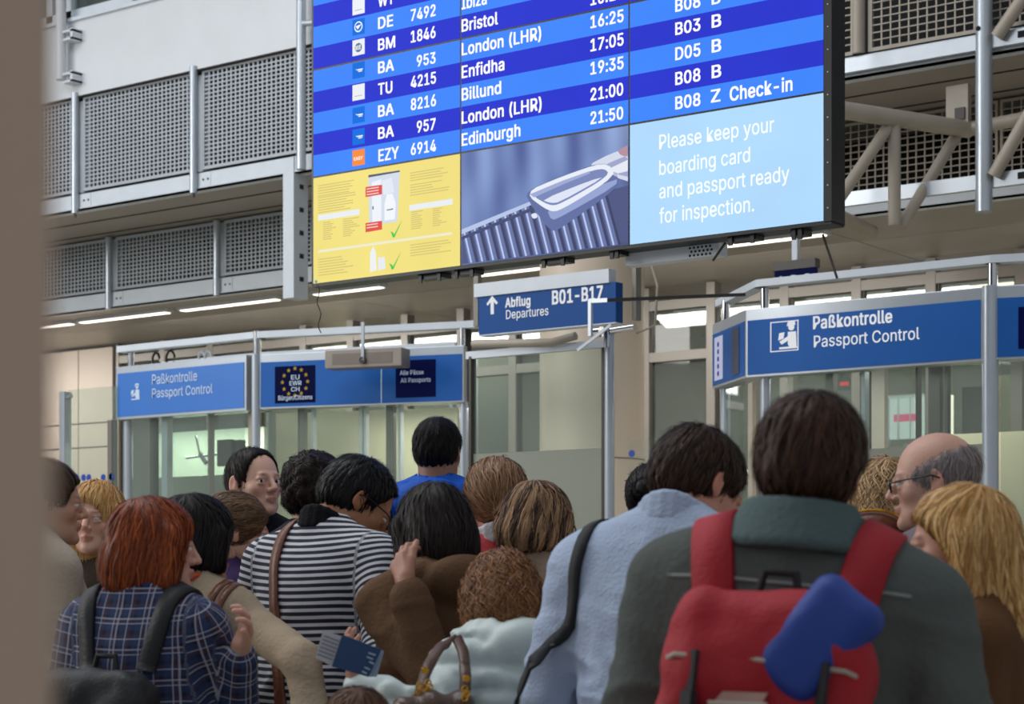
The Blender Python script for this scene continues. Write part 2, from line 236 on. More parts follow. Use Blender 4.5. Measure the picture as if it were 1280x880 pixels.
'p':[424,[[53,-143,53,379,112,379,112,319,118,319,126,331,137,346,152,360,171,373,197,381,229,384,274,378,313,361,345,332,370,293,385,245,390,189,385,133,370,84,346,45,313,16,274,-2,229,-8,198,-5,173,4,153,17,138,31,127,46,118,59,114,59,114,-143],[220,47,253,51,279,66,301,88,316,117,325,151,328,189,325,227,316,261,301,290,280,311,253,325,220,330,188,325,161,312,140,291,125,263,116,229,113,189,116,150,125,115,140,86,162,65,188,51]]],
'r':[259,[[53,0,53,379,112,379,112,321,115,321,130,347,152,367,181,380,213,385,221,385,229,384,237,384,243,384,243,322,239,323,230,324,219,325,207,326,182,323,159,315,140,301,126,284,117,262,114,237,114,0]]],
's':[365,[[182,-8,145,-5,112,3,84,18,62,38,45,63,36,94,94,107,105,79,124,60,150,49,181,45,217,50,244,62,262,81,268,103,265,121,254,136,237,147,212,155,149,170,104,186,72,208,53,237,47,274,51,305,65,332,87,354,115,370,149,381,187,384,223,381,254,372,279,358,299,339,314,316,324,290,268,277,258,298,243,316,219,328,187,333,156,329,131,317,114,299,109,277,112,258,124,243,144,232,172,223,229,209,275,194,306,171,325,142,331,107,326,75,312,47,290,24,260,6,223,-5]]],
't':[227,[[204,379,204,327,6,327,6,379],[65,471,126,471,126,98,128,76,136,61,150,53,170,50,177,50,185,51,194,52,202,54,213,2,203,-1,192,-3,180,-4,168,-4,125,2,92,21,72,52,65,93]]],
'u':[410,[[182,-5,146,-1,115,11,89,31,69,59,57,95,53,139,53,379,114,379,114,144,119,105,137,75,164,56,200,50,226,53,249,62,268,77,283,97,293,122,296,153,296,379,357,379,357,0,298,0,298,92,307,92,286,47,257,17,222,0]]],
'y':[389,[[47,-139,61,-86,71,-87,88,-90,104,-89,118,-84,130,-74,141,-58,151,-36,163,-1,17,379,84,379,165,155,177,121,187,87,196,53,206,21,184,21,193,53,202,87,212,121,224,155,305,379,371,379,204,-58,191,-85,177,-107,159,-124,139,-136,117,-143,91,-145,77,-145,65,-143,54,-141]]],
'z':[380,[[42,0,42,46,254,320,254,323,48,323,48,379,333,379,333,331,126,60,126,56,339,56,339,0]]],
'ß':[441,[[122,362,122,0,60,0,60,362,70,429,99,477,143,506,197,516,229,512,260,503,289,486,312,463,327,432,332,393,330,370,325,351,317,335,309,322,300,310,292,299,287,287,285,272,288,256,297,241,311,228,327,215,344,202,362,188,378,171,391,152,400,129,403,100,399,69,386,42,366,21,340,6,307,-4,269,-7,237,-5,207,1,182,10,164,20,187,74,201,66,217,58,238,52,265,50,297,53,321,64,337,81,342,104,339,123,330,139,316,153,300,167,282,180,264,194,248,209,235,227,226,247,223,272,224,291,230,306,238,318,247,329,256,341,264,353,270,368,272,388,266,420,250,442,226,455,197,459,164,453,141,435,127,405]]],
'ä':[389,[[160,-9,126,-5,94,5,68,22,48,45,35,73,30,108,34,138,43,161,58,179,78,193,100,203,125,211,152,216,178,220,209,224,234,227,252,230,265,235,273,243,276,255,276,257,273,279,267,297,256,311,240,322,220,329,196,331,171,329,149,322,132,313,118,301,107,288,100,274,41,291,57,322,79,346,104,364,133,375,163,382,194,384,215,383,239,379,263,372,286,360,306,343,322,320,333,290,337,251,337,0,277,0,277,52,272,52,264,38,252,25,236,12,215,1,190,-6],[170,45,202,49,228,59,248,74,263,93,272,115,276,138,276,190,270,186,259,182,246,179,231,176,216,173,200,171,186,169,175,168,154,164,134,159,117,150,103,139,95,124,92,105,94,87,102,72,114,61,130,52,149,47],[261,443,246,446,233,455,224,468,221,483,224,499,233,512,246,520,261,523,277,520,290,512,299,499,301,483,299,468,290,455,277,446],[117,443,102,446,89,455,80,468,77,483,80,499,89,512,102,520,117,523,133,520,146,512,155,499,158,483,155,468,146,455,133,446]]],
'ü':[410,[[182,-5,146,-1,115,11,89,31,69,59,57,95,53,139,53,379,114,379,114,144,119,105,137,75,164,56,200,50,226,53,249,62,268,77,283,97,293,122,296,153,296,379,357,379,357,0,298,0,298,92,307,92,286,47,257,17,222,0],[277,443,261,446,248,455,239,468,236,483,239,499,248,512,261,520,277,523,292,520,305,512,314,499,317,483,314,468,305,455,292,446],[133,443,118,446,104,455,96,468,93,483,96,499,104,512,118,520,133,523,149,520,162,512,170,499,173,483,170,468,162,455,149,446]]],
}
# flat lettering: letter outlines (1/1000 em) filled and fitted to a pixel span on a plane
_fc = {}
def glyph(ch, bold):
    if (ch, bold) in _fc: return _fc[ch, bold]
    cu = bpy.data.curves.new('t', 'CURVE'); cu.dimensions = '2D'; cu.fill_mode = 'BOTH'
    for c in FONT[ch][1]:
        n = len(c)//2; sp = cu.splines.new('POLY'); sp.points.add(n-1); sp.use_cyclic_u = True
        for i in range(n): sp.points[i].co = (c[2*i]/1000, c[2*i+1]/1000, 0, 1)
    o = bpy.data.objects.new('t', cu); col.objects.link(o)
    dg = bpy.context.evaluated_depsgraph_get(); me = bpy.data.meshes.new_from_object(o.evaluated_get(dg))
    v = np.array([w.co[:] for w in me.vertices]).reshape(-1, 3); f = [tuple(p.vertices) for p in me.polygons]
    bpy.data.objects.remove(o); bpy.data.curves.remove(cu); bpy.data.meshes.remove(me)
    if bold:                                     # bolder strokes: the outline laid down five times, slightly apart
        n = len(v); sh = ((0, 0, 0), (-bold, -bold*.5, 2e-4), (bold, -bold*.5, 4e-4), (bold, bold*.5, 6e-4), (-bold, bold*.5, 8e-4))
        f = [tuple(i+k*n for i in q) for k in range(5) for q in f]; v = np.concatenate([v+np.array(d) for d in sh])
    _fc[ch, bold] = (v, f)
    return v, f
def glyphs(txt, bold=0.0):
    vs, fs, x, b = [], [], 0.0, 0
    for ch in txt:
        w = FONT[ch][0]/1000
        if ch != ' ':
            v, f = glyph(ch, bold); vs.append(v+np.array([x, 0, 0])); fs += [tuple(i+b for i in q) for q in f]; b += len(v)
        x += w + bold*.8
    return np.concatenate(vs), fs
CAPH = None
def text(P, txt, x0, y0, x1, cap, mb, off=.004, bold=.012, align='L', y1=None):
    """baseline starts at pixel (x0, y0) and the word ends at pixel x1; cap = capital height in pixels at x0. Baseline lies level on plane P."""
    global CAPH
    if CAPH is None: CAPH = float(glyphs('H')[0][:, 1].max())
    v, f = glyphs(txt, bold)
    a0, z0 = P.hit(x0, y0); a1, _ = P.hit(x1, y0); k = cap*P.Z(x0)/FPX/CAPH
    w = v[:, 0].max()-v[:, 0].min()
    a = a0 + (v[:, 0]-v[:, 0].min())/w*(a1-a0); z = z0 + v[:, 1]*k
    mb.add([P.pt(aa, zz, off+d*.4) for aa, zz, d in zip(a, z, v[:, 2])], f)
    return mb
def letters(P, items, m, parent):
    for (t_, x0, y0, x1, cap, *o) in items: text(P, t_, x0, y0, x1, cap, (mb := MB()), *o).build('lettering', m, parent)
# ================================================================== materials of the hall
M_white = mat('white_painted_panel', 'cdd1d6', .45, vary=.03, scale=2)
M_alu = mat('pale_grey_metal', 'c9d1d9', .42, .0, vary=.04)
M_alu2 = mat('satin_aluminium', 'b4bcc4', .3, .5, vary=.04)
M_chrome = mat('polished_chrome', 'd0d2d4', .15, 1.0, vary=.02)
M_grille = mat('perforated_metal_grey', 'aab1b8', .45, .0, vary=.05)
M_cream = mat('cream_painted_steel', 'a59c8e', .5, .05, vary=.06)
M_soffit = mat('beige_ceiling_metal', '9c958c', .42, .1, vary=.07, scale=1.5)
M_tan = mat('tan_wall_panel', 'a3978b', .5, .0, vary=.05, scale=1.2)
M_dark = mat('dark_void_shade', '101214', .9, vary=.1)
M_joint = mat('dark_joint_rubber', '2a2724', .8)
M_floor = mat('polished_grey_stone_floor', 'a8a296', .3, vary=.1, scale=8)
M_frame = mat('window_frame_grey', '716c65', .4, .1, vary=.05)
M_framedk = mat('window_frame_dark', '3b3835', .4, .3, vary=.05)
M_blue = mat('sign_blue_film', '1f5ca8', .45, spec=.2, vary=.02)
M_navy = mat('navy_display_field', '101a5c', .35, vary=.02, emit=.25)
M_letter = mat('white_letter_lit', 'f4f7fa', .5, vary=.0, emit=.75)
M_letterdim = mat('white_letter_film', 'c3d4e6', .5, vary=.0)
M_yellow = mat('yellow_star', 'e8c23c', .5, vary=.0, emit=.4)
M_black = mat('black_plastic', '0c0d10', .4, vary=.1)
M_lamp = mat('light_tube_diffuser', 'ffeedd', .5, vary=.0, emit=3.2)
M_column = mat('column_ivory_paint', 'cfc0ae', .42, vary=.04, scale=1)
M_interior = mat('cream_partition', 'c9c3a4', .6, vary=.05, scale=1.3)
M_intgrey = mat('grey_back_wall', '7d7a70', .7, vary=.1, scale=1.0)
M_glass = glass_mat('clear_glass', (.88, .93, .90), 1.6, .07, (.5, .58, .52))
M_glass2 = glass_mat('facade_glass', (.72, .76, .73), 1.6, .09, (.30, .33, .30))
M_frost = glass_mat('frosted_glass', (.7, .75, .68), .6, .90, (.30, .315, .265), .3)
M_near = mat('taupe_column_paint', 'c2a995', .6, vary=.03, scale=2)
M_brass = mat('brass', 'e0a83a', .25, 1.0, vary=.1)
# ================================================================== setting
floor = MB().box((-40, -12, -.2), (14, 30, 0)).build('floor', M_floor, kind='structure')
YB, YS, YG, YL, YW = 10.55, 7.65, 12.2, 13.4, 15.6     # booth fronts, display wall, upper gallery, lower gallery, glass wall
PB, PS, PG, PL, PW = PX(YB), PX(YS), PX(YG), PX(YL), PX(YW)
def arng(P, x0, x1): return P.hit(x0, 400)[0], P.hit(x1, 400)[0]
# lower soffit (ceiling over the booths) made of long metal panels
zsof = PL.hit(141, 384)[1]                              # underside of the lower gallery
def strip_ceiling(name, z, y0, y1, xs0, xs1, npan, npx, mtl, **kw):
    back = MB().box((xs0, y0, z+.03), (xs1, y1, z+.10)).build(name, M_joint, kind='structure')
    loc = ROOTLOC[back.name]; me = None
    dy = (y1-y0)/npan; dx = (xs1-xs0)/npx
    for i in range(npan):
        for j in range(npx):
            cy, cx = y0+(i+.5)*dy, xs0+(j+.5)*dx
            if me is None:
                m = MB().box((-dx/2+.006, -dy/2+.006, 0), (dx/2-.006, dy/2-.006, .03)); me = bpy.data.meshes.new('ceiling_panel')
                me.from_pydata(m.v, [], m.f); me.materials.append(mtl)
            o = bpy.data.objects.new('ceiling_panel', me); col.objects.link(o); o.parent = back
            o.location = np.array((cx, cy, z))-loc
    return back
ceil = strip_ceiling('ceiling', zsof+.02, YL+.1, YW+6.5, -24, 4, 8, 10, M_soffit)
zup = PG.hit(99, 262)[1]                                # underside of upper gallery
# light strips in the lower soffit
light_px = [(28, 92), (100, 212), (226, 350), (392, 480), (592, 700), (880, 1035), (1070, 1160), (1178, 1268)]
PLs = PX(YL+.55)
for k, (xa, xb) in enumerate(light_px[:6]):
    a0, a1 = arng(PLs, xa, xb)
    c = PLs.pt((a0+a1)/2, zsof)
    t = thing('ceiling_light', ['slim ceiling light strip at the far left, partly behind the tan column', 'slim ceiling light strip under the gallery, above the left glass pane', 'long ceiling light strip ending at the square gallery post', 'ceiling light strip below the yellow screen corner', 'ceiling light strip above the hanging departures sign', 'ceiling light strip under the pale blue screen'][k], 'light', c)
    MB().slab(PLs, a0, a1, zsof-.012, zsof+.02, -.06, .06).build('housing', M_alu, t)
    MB().slab(PLs, a0+.03, a1-.03, zsof-.018, zsof-.010, -.04, .04).build('diffuser', M_lamp, t)
# small items on the soffit
for (px, py, lab) in ((475-316, 452, None),):
    pass
# ------------------------------------------------------------------ galleries
zU0, zU1 = zup, zup + .155                              # edge beam of the upper gallery
zmU0 = PG.hit(105, 238)[1]; zmU1 = PG.hit(105, 122)[1]  # mesh panels
zL0, zL1 = zsof, PL.hit(135, 367)[1]+.02
zmL0 = PL.hit(141, 366)[1]; zmL1 = PL.hit(141, 270)[1]
gal_u = thing('upper_gallery', 'upper service gallery with pale edge beam, mesh guards and white tubes', 'gallery', (-8, YG, 0))
gal_l = thing('lower_gallery', 'lower service gallery under the upper one, pale beam with mesh guards', 'gallery', (-8, YL, 0))
aL, aR = 20-24, 20+3                                     # plane coordinate = X + 20
# edge beams (top lit face, thin lips)
def edge_beam(P, z0, z1, g):
    m = MB(); m.slab(P, aL, aR, z0, z1, -.06, .0); m.slab(P, aL, aR, z0, z0+.012, -.14, .0); m.slab(P, aL, aR, z1-.012, z1, -.14, .0)
    m.slab(P, aL, aR, z0+.006, z0+.02, 0, .006)
    m.build('edge_beam', M_alu, g)
edge_beam(PG, zU0, zU1, gal_u); edge_beam(PL, zL0, zL1, gal_l)
# soffit slab of upper gallery
strip = MB(); strip.box((-24, YG+.06, zU0+.02), (3, YL+.75, zU0+.05)); strip.build('soffit', M_soffit, gal_u)
m = MB()
for yy in (YG+.55, YG+1.05, YG+1.6): m.box((-24, yy, zU0+.012), (3, yy+.012, zU0+.021))
m.build('soffit_joint', M_joint, gal_u, kind='stuff')
MB().box((-24, YL+.02, zL0+.13), (3, YL+.7, zL0+.16)).build('deck', M_alu, gal_l)
# black sheets and deck stand in for the shade behind the guards
MB().box((-24, YG+1.1, zU1), (3, YG+1.15, zmU1+.5)).build('dark_shade_sheet', M_dark, gal_u)
MB().box((-24, YL+.72, zL0+.12), (3, YL+.76, zU0+.02)).build('dark_shade_sheet', M_dark, gal_l)
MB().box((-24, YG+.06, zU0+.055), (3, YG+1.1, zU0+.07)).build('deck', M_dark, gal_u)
def grille(P, a0, a1, z0, z1, g, pa=.0535, pz=.0375, wa=.0165, wz=.0115, fr=.028, mtl=None, lab=None):
    mtl = mtl or M_grille
    f = MB(); o0, o1 = -.03, .0
    f.slab(P, a0, a1, z0, z0+fr, o0, o1); f.slab(P, a0, a1, z1-fr, z1, o0, o1)
    f.slab(P, a0, a0+fr, z0+fr, z1-fr, o0, o1); f.slab(P, a1-fr, a1, z0+fr, z1-fr, o0, o1)
    fo = f.build('guard_frame', mtl, g, lab)
    q = MB(); na = int((a1-a0-2*fr)/pa); nz = int((z1-z0-2*fr)/pz)
    for i in range(1, na): x = a0+fr+(a1-a0-2*fr)*i/na; q.slab(P, x-wa/2, x+wa/2, z0+fr, z1-fr, -.018, -.008)
    for i in range(1, nz): z = z0+fr+(z1-z0-2*fr)*i/nz; q.slab(P, a0+fr, a1-fr, z-wz/2, z+wz/2, -.020, -.006)
    q.build('mesh_infill', mtl, fo, kind='stuff')
def tube_post(P, a, z0, z1, r, off, g, mtl=M_alu2, name='tube_post', bolt=True):
    m = MB(); c0 = P.pt(a, z0, off); c1 = P.pt(a, z1, off)
    m.tube([c0, c1], r, 16); o = m.build(name, mtl, g, smooth=True)
    if bolt: MB().tube([P.pt(a, z0-.035, off), P.pt(a, z0+.0, off)], r*.3, 8).build('bolt', M_framedk, o)
# upper gallery guards, left part
Pg = PG.shift(-.02)
posts_u = [Pg.hit(x, 200)[0] for x in (99, 247)]
dp = posts_u[1]-posts_u[0]
posts_u = [posts_u[0]+dp*i for i in range(-3, 7)]; posts_u = [a for a in posts_u if a < Pg.hit(860, 100)[0]]
for i, a in enumerate(posts_u):
    tube_post(Pg, a, zU0-.04, zmU1+.05, .036, .03+.02, gal_u)
    if i < len(posts_u)-1:
        MB().slab(Pg, a-.07, a+.07, zU1, zmU1, -.09, -.06).build('post_backing', M_alu, gal_u)
        grille(Pg, a+.055, a+dp-.06, zmU0, zmU1+.02, gal_u)
    # joint plates on the beam
    j = MB(); j.slab(PG, a+.07, a+.19, zU0+.015, zU1-.015, 0, .005); pl = j.build('joint_plate', M_alu, gal_u)
    b = MB(); b.disc(PG, a+.10, (zU0+zU1)/2, .010, .005, .012, 8); b.disc(PG, a+.16, (zU0+zU1)/2, .010, .005, .012, 8); b.build('bolt', M_framedk, pl, kind='stuff')
# right part of the upper gallery: thin wire mesh in cream frames
aend = posts_u[-1]
for (xa, xb) in ((1000, 1068), (1085, 1222), (1232, 1330)):
    a0, a1 = arng(Pg, xa, xb)
    grille(Pg, a0, a1, Pg.hit(1085, 66)[1], Pg.hit(1085, 66)[1]+1.0, gal_u, .066, .05, .010, .008, .03, M_cream)
a = Pg.hit(1075, 50)[0]; tube_post(Pg, a, zU1, zU1+1.3, .045, .02, gal_u, M_cream, bolt=False)
MB().slab(Pg, Pg.hit(1040, 0)[0], aR, zU1, zmU0-.04, -.05, -.03).build('ribbed_skirting', M_alu, gal_u)
# lower gallery guards
Pl = PL.shift(-.02)
pl_ = [Pl.hit(x, 330)[0] for x in (140, 275)]; dl = pl_[1]-pl_[0]
for i in range(-4, 4):
    a = pl_[0]+dl*i
    tube_post(Pl, a, zL0-.02, zU0, .036, .045, gal_l, bolt=False)
    MB().slab(Pl, a-.07, a+.07, zL1, zU0, -.09, -.06).build('post_backing', M_alu, gal_l)
    grille(Pl, a+.055, a+dl-.06, zmL0+.03, zU0+.0, gal_l)
    j = MB(); j.slab(PL, a+.07, a+.19, zL0+.015, zL1-.015, 0, .005); q = j.build('joint_plate', M_alu, gal_l)
    b = MB(); b.disc(PL, a+.10, (zL0+zL1)/2, .010, .005, .012, 8); b.disc(PL, a+.16, (zL0+zL1)/2, .010, .005, .012, 8); b.build('bolt', M_framedk, q, kind='stuff')
xs = [1000, 1120, 1250, 1400]
for xa, xb in zip(xs[:-1], xs[1:]):
    a0, a1 = arng(Pl, xa, xb-3)
    grille(Pl, a0, a1, Pl.hit(1045, 247)[1], zU0, gal_l, .066, .05, .010, .008, .02, M_cream)
# white fascia above the upper guards and the window band over it
zF0, zF1 = zmU1+.02, PG.hit(82, 31)[1]
Pf = PG.shift(.02)
fas = thing('fascia', 'broad white fascia panel above the upper mesh guards', 'fascia', (-12, YG, 0))
a0, a1 = arng(Pf, -60, 392)
MB().slab(Pf, a0-2, a1+3.2, zF0, zF1, -.05, .0).build('panel', M_white, fas)
MB().slab(Pf, a0-2, a1+3.2, zF0-.012, zF0, -.055, .004).build('lower_lip', M_joint, fas)
MB().slab(Pf, a0-2, a1+3.2, zF1, zF1+.035, -.1, .03).build('sill', M_alu, fas)
win = MB(); Pwn = PG.shift(-.05)
a0, a1 = arng(Pwn, -40, 240)
win.slab(Pwn, a0, a1+6, zF1+.0, zF1+2.2, -.04, -.02)
wo = win.build('window_1', M_glass2, kind='structure')
m = MB()
for x in (64, 88, 173): m.slab(Pwn, Pwn.hit(x, 0)[0]-.045, Pwn.hit(x, 0)[0]+.045, zF1, zF1+2.2, -.05, .03)
for x in (320, 450): m.slab(Pwn, Pwn.hit(x, 0)[0]-.045, Pwn.hit(x, 0)[0]+.045, zF1, zF1+2.2, -.05, .03)
m.slab(Pwn, a0, a1+6, zF1+.05, zF1+.13, -.05, .03)
m.build('window_frame', M_alu, wo, smooth=False, kind='stuff')
MB().box((-24, YG+.6, zF1), (-4, YG+.65, zF1+2.5)).build('wall_upper', mat('upper_room_grey', '5d6468', .7), kind='structure')
# sprinkler-like drain pipes in front of the fascia
Pp = PG.shift(.12)
t = thing('downpipe', 'short white downpipe with two brackets at top left', 'pipe', Pp.pt(Pp.hit(76, 50)[0], zF0))
tube_post(Pp, Pp.hit(76, 50)[0], Pp.hit(76, 100)[1], zF1+1.6, .05, 0, t, M_white, 'pipe', bolt=False)
for yy in (44, 97):
    a, z = Pp.hit(88, yy); MB().slab(Pp, a-.09, a+.05, z-.045, z-.025, -.10, .02).slab(Pp, a+.02, a+.05, z-.05, z+.06, -.1, .02).slab(Pp, a-.09, a+.05, z+.03, z+.05, -.1, .02).build('bracket', M_white, t)
t = thing('downpipe', 'tall white pipe in front of the fascia, beside the screen wall', 'pipe', Pp.pt(Pp.hit(376, 50)[0], zU0))
tube_post(Pp, Pp.hit(376.5, 50)[0], Pp.hit(376, 212)[1], zF1+1.6, .042, 0, t, M_alu2, 'pipe', bolt=False)
a, z = Pp.hit(388, 30); MB().tube([Pp.pt(a-.1, z+.02), Pp.pt(a+.3, z-.02)], .028, 12).build('side_branch', M_alu2, t, smooth=True)
# square hanger linking the upper beam with the lower one
a0, a1 = arng(PG, 355, 368.5)
zz0, zz1 = PG.hit(361, 373)[1], PG.hit(361, 197)[1]
t = thing('gallery_hanger', 'square pale grey hanger post joining the two galleries', 'post', PG.pt(a0, zz0))
MB().slab(PG, a0, a1, zz0, zz1, -.17, .015).build('shaft', M_alu, t, bevel=.004)
m = MB()
for k in range(7): m.slab(PG, a1, a1+.003, zz0+.15+k*.2, zz0+.19+k*.2, -.11, -.06)
m.build('slot', M_joint, t, kind='stuff')
# ------------------------------------------------------------------ truss at the right
tr = thing('truss', 'cream tubular truss between the galleries right of the screens', 'truss', (-3.5, YG-.4, 0))
def Zd(P, x): return P.Z(x)
Pt = PG.shift(-.25); Pt2 = PG.shift(.1)
def tp(x, y, P=Pt): a, z = P.hit(x, y); return P.pt(a, z)
def member(p, q, r, nm='diagonal', mtl=M_cream): MB().tube([p, q], r, 14).build(nm, mtl, tr, smooth=True)
z1_ = Zd(Pt, 1210)
member(W(1010, 131, z1_*.955), W(1212, 162, z1_), .058, 'chord')
member(W(1208, 162, z1_), W(1520, 101, z1_*.93), .045, 'chord')
member(W(1118, 150, z1_*.98), W(1118, 282, z1_*.98), .043, 'vertical_strut')
member(W(1112, 156, z1_*.98), W(1040, 262, z1_*.96), .040)
member(W(1196, 168, z1_), W(1126, 284, z1_*.985), .040)
member(tp(1246, 46, Pt2), tp(1345, -100, Pt2), .045)
member(tp(1242, 220, Pt2), tp(1345, 40, Pt2), .045)
member(W(1030, 262, z1_*.96), W(1090, 290, z1_*1.02), .05, 'chord')
g = W(1200, 140, z1_*1.0)
MB().box(g+np.array((-.09, -.03, -.12)), g+np.array((.07, .03, .18))).build('gusset_plate', M_cream, tr)
MB().box(g+np.array((-.02, -.045, -.06)), g+np.array((.05, -.03, .02))).build('clamp', M_framedk, tr)
# vertical tube through both beams
Pv = PG.shift(.07)
t = thing('hanger_tube', 'tall pale tube crossing both gallery beams at upper right', 'post', Pv.pt(Pv.hit(1230, 265)[0], Pv.hit(1230, 265)[1]))
tube_post(Pv, Pv.hit(1230, 200)[0], Pv.hit(1230, 265)[1], Pv.hit(1230, -260)[1], .056, 0, t, M_alu2, 'tube', bolt=False)
MB().disc(Pv, Pv.hit(1227, 38)[0], Pv.hit(1227, 38)[1], .016, .052, .06).build('hole', M_dark, t)
for (ya, yb) in ((52, 97), (228, 262)):
    # flat fascia rails standing proud of the galleries at right
    a0, z0 = PG.hit(1042, yb); a1 = PG.hit(1400, 100)[0]
    h = 17/2400*PG.Z(1042)
    r_ = MB().slab(Pv, a0-.3, a1, z0-.0, z0+h, -.05, -.005).build('edge_rail', M_alu2, gal_u)
    MB().slab(Pv, Pv.hit(1272, 0)[0], Pv.hit(1290, 0)[0], z0+h*.35, z0+h*.8, -.005, .001).build('slot', M_dark, r_)
# ------------------------------------------------------------------ glass wall behind the booths
wl = MB(); a0, a1 = arng(PW, -120, 146)
wl.slab(PW, a0, a1, 0, zsof+.05, -.25, -.02)
wleft = wl.build('wall_left', M_joint, kind='structure')
me_edges = [-60, 2, 48, 98, 141]
zrows = [0, .9, 2.0, PW.hit(100, 560)[1], PW.hit(100, 530)[1], PW.hit(100, 437)[1], zsof+.02]
for xa, xb in zip(me_edges[:-1], me_edges[1:]):
    a_, b_ = arng(PW, xa, xb)
    for z0_, z1_b in zip(zrows[:-1], zrows[1:]):
        if z1_b-z0_ < .03: continue
        MB().slab(PW, a_+.008, b_-.008, z0_+.008, z1_b-.008, -.02, .0).build('wall_panel', M_tan, wleft)
# glazing: mullion pixels along the wall, transom heights
mull = [145, 202, 262, 320, 378, 437, 505, 575, 640, 708, 806, 888, 980, 1070, 1163, 1275, 1390]
zt = [PW.hit(850, 450)[1], PW.hit(850, 421)[1]]
for i, (xa, xb) in enumerate(zip(mull[:-1], mull[1:])):
    a_, b_ = arng(PW, xa, xb)
    w = MB().slab(PW, a_, b_, 0, zsof, -.11, -.06)
    wo = w.build(f'window_{i+2}', M_framedk, kind='structure')
    # make the base mesh the frame, panes are children
    wo.data.clear_geometry(); f = MB(); fw = .045
    f.slab(PW, a_, a_+fw, 0, zsof, -.12, 0); f.slab(PW, b_-fw, b_, 0, zsof, -.12, 0)
    for z_ in (0.0, zt[0], zsof-.22): f.slab(PW, a_+fw, b_-fw, z_, z_+.09, -.12, -.004)
    loc = ROOTLOC[wo.name]
    wo.data.from_pydata((np.array(f.v)-loc).tolist(), [], f.f); wo.data.materials.clear(); wo.data.materials.append(M_frame)
    MB().slab(PW, a_+fw, b_-fw, .09, zt[0], -.07, -.06).build('pane', M_glass2, wo)
    MB().slab(PW, a_+fw, b_-fw, zt[0]+.09, zsof-.22, -.07, -.06).build('pane', M_glass2, wo)
    e = MB(); e.slab(PW, a_+fw, a_+fw+.02, .09, zsof-.22, -.09, -.03).slab(PW, b_-fw-.02, b_-fw, .09, zsof-.22, -.09, -.03)
    e.build('gasket', M_framedk, wo, kind='stuff')
    if i % 3 != 1:
        MB().slab(PW, a_+fw, b_-fw, zt[1], zt[1]+.03, -.1, -.02).build('glazing_bar', M_framedk, wo)
        MB().slab(PW, a_+fw, b_-fw, zt[0]+.09, zt[1], -.14, -.12).build('lower_panel', M_interior if i % 2 else M_intgrey, wo)
# rooms behind the glass
MB().box((-24, YW+3.4, 0), (5, YW+3.6, zsof+.3)).build('wall_back', M_intgrey, kind='structure')
k = 0
for xa, xb, yt, mm in ((205, 330, 445, M_intgrey), (330, 372, 470, M_interior), (395, 445, 448, M_interior), (455, 480, 440, M_interior), (500, 560, 470, M_interior), (598, 640, 445, M_intgrey), (812, 888, 560, M_intgrey), (1070, 1130, 560, M_interior), (1235, 1300, 470, M_interior)):
    P = PX(YW+1.3+.3*(k % 3)); a_, b_ = arng(P, xa, xb)
    zt_ = P.hit(xa, yt)[1]
    k += 1
    t = thing('partition', ['grey partition behind the left passport sign', 'cream partition behind the left end of the flag sign', 'cream partition behind the flag emblem sign', 'narrow cream partition left of the tall black-haired head', 'cream partition behind the tall man in blue', 'grey partition behind the tall glass barrier', 'grey partition right of the round column', 'low cream partition behind the right booth', 'tall cream partition at the far right edge'][k-1], 'partition', P.pt((a_+b_)/2, 0))
    MB().slab(P, a_, b_, .02, zt_, -.04, 0).build('board', mm, t)
    MB().slab(P, a_-.02, b_+.02, 0, .02, -.06, .02).slab(P, a_-.03, a_, 0, zt_+.02, -.05, .01).slab(P, b_, b_+.03, 0, zt_+.02, -.05, .01).build('edging', M_alu, t)
# lit monitor and bright door behind right booth
P = PX(YW+2.4)
a_, b_ = arng(P, 1112, 1162); z0_, z1_b = P.hit(1137, 548)[1], P.hit(1137, 497)[1]
t = thing('light_box', 'bright white lit window with a pink stripe, behind right booth glass', 'light box', P.pt((a_+b_)/2, z0_))
M_lit = mat('lit_white_panel', 'e8f2f4', .5, vary=.06, emit=1.3); M_pink = mat('pink_sign_strip', 'f0568c', .5, vary=.02, emit=1.5)
MB().slab(P, a_, b_, z0_, z1_b, -.05, 0).build('lit_panel', M_lit, t)
MB().slab(P, a_-.05, a_-.02, 0, z1_b+.03, -.06, .01).slab(P, b_+.02, b_+.05, 0, z1_b+.03, -.06, .01).slab(P, a_-.02, b_+.02, z1_b, z1_b+.03, -.06, .01).slab(P, a_+.22*(b_-a_), a_+.25*(b_-a_), z0_, z1_b, 0, .02).slab(P, a_+.52*(b_-a_), a_+.54*(b_-a_), z0_, z1_b, 0, .02).build('frame', M_alu, t)
MB().slab(P, a_+.05, a_+.66*(b_-a_), z0_+.42*(z1_b-z0_), z0_+.60*(z1_b-z0_), 0, .01).build('pink_stripe', M_pink, t)
a_, z0_ = P.hit(1050, 480)
t = thing('counter_display', 'small dark counter display with red figures behind the right booth', 'display', P.pt(a_, z0_-.05))
MB().slab(P, a_-.16, a_+.16, z0_-.06, z0_+.06, -.08, 0).slab(P, a_-.01, a_+.01, z0_+.06, zsof, -.05, -.03).build('casing', M_black, t)
MB().slab(P, a_-.0, a_+.10, z0_-.02, z0_+.02, 0, .004).build('red_figures', mat('red_led', 'ff2a2a', .5, vary=0, emit=1.5), t)
P = PX(YW+2.0)
a_, z0_ = P.hit(1188, 520)
t = thing('lamp_tube', 'upright white fluorescent tube glowing behind the right booth glass', 'lamp', P.pt(a_, P.hit(1188, 545)[1]))
MB().tube([P.pt(a_, P.hit(1188, 545)[1]), P.pt(a_, P.hit(1188, 494)[1])], .03, 12).build('tube', M_lamp, t); MB().tube([P.pt(a_, P.hit(1188, 494)[1]), P.pt(a_, zsof+.03)], .008, 8).build('rod', M_alu, t)
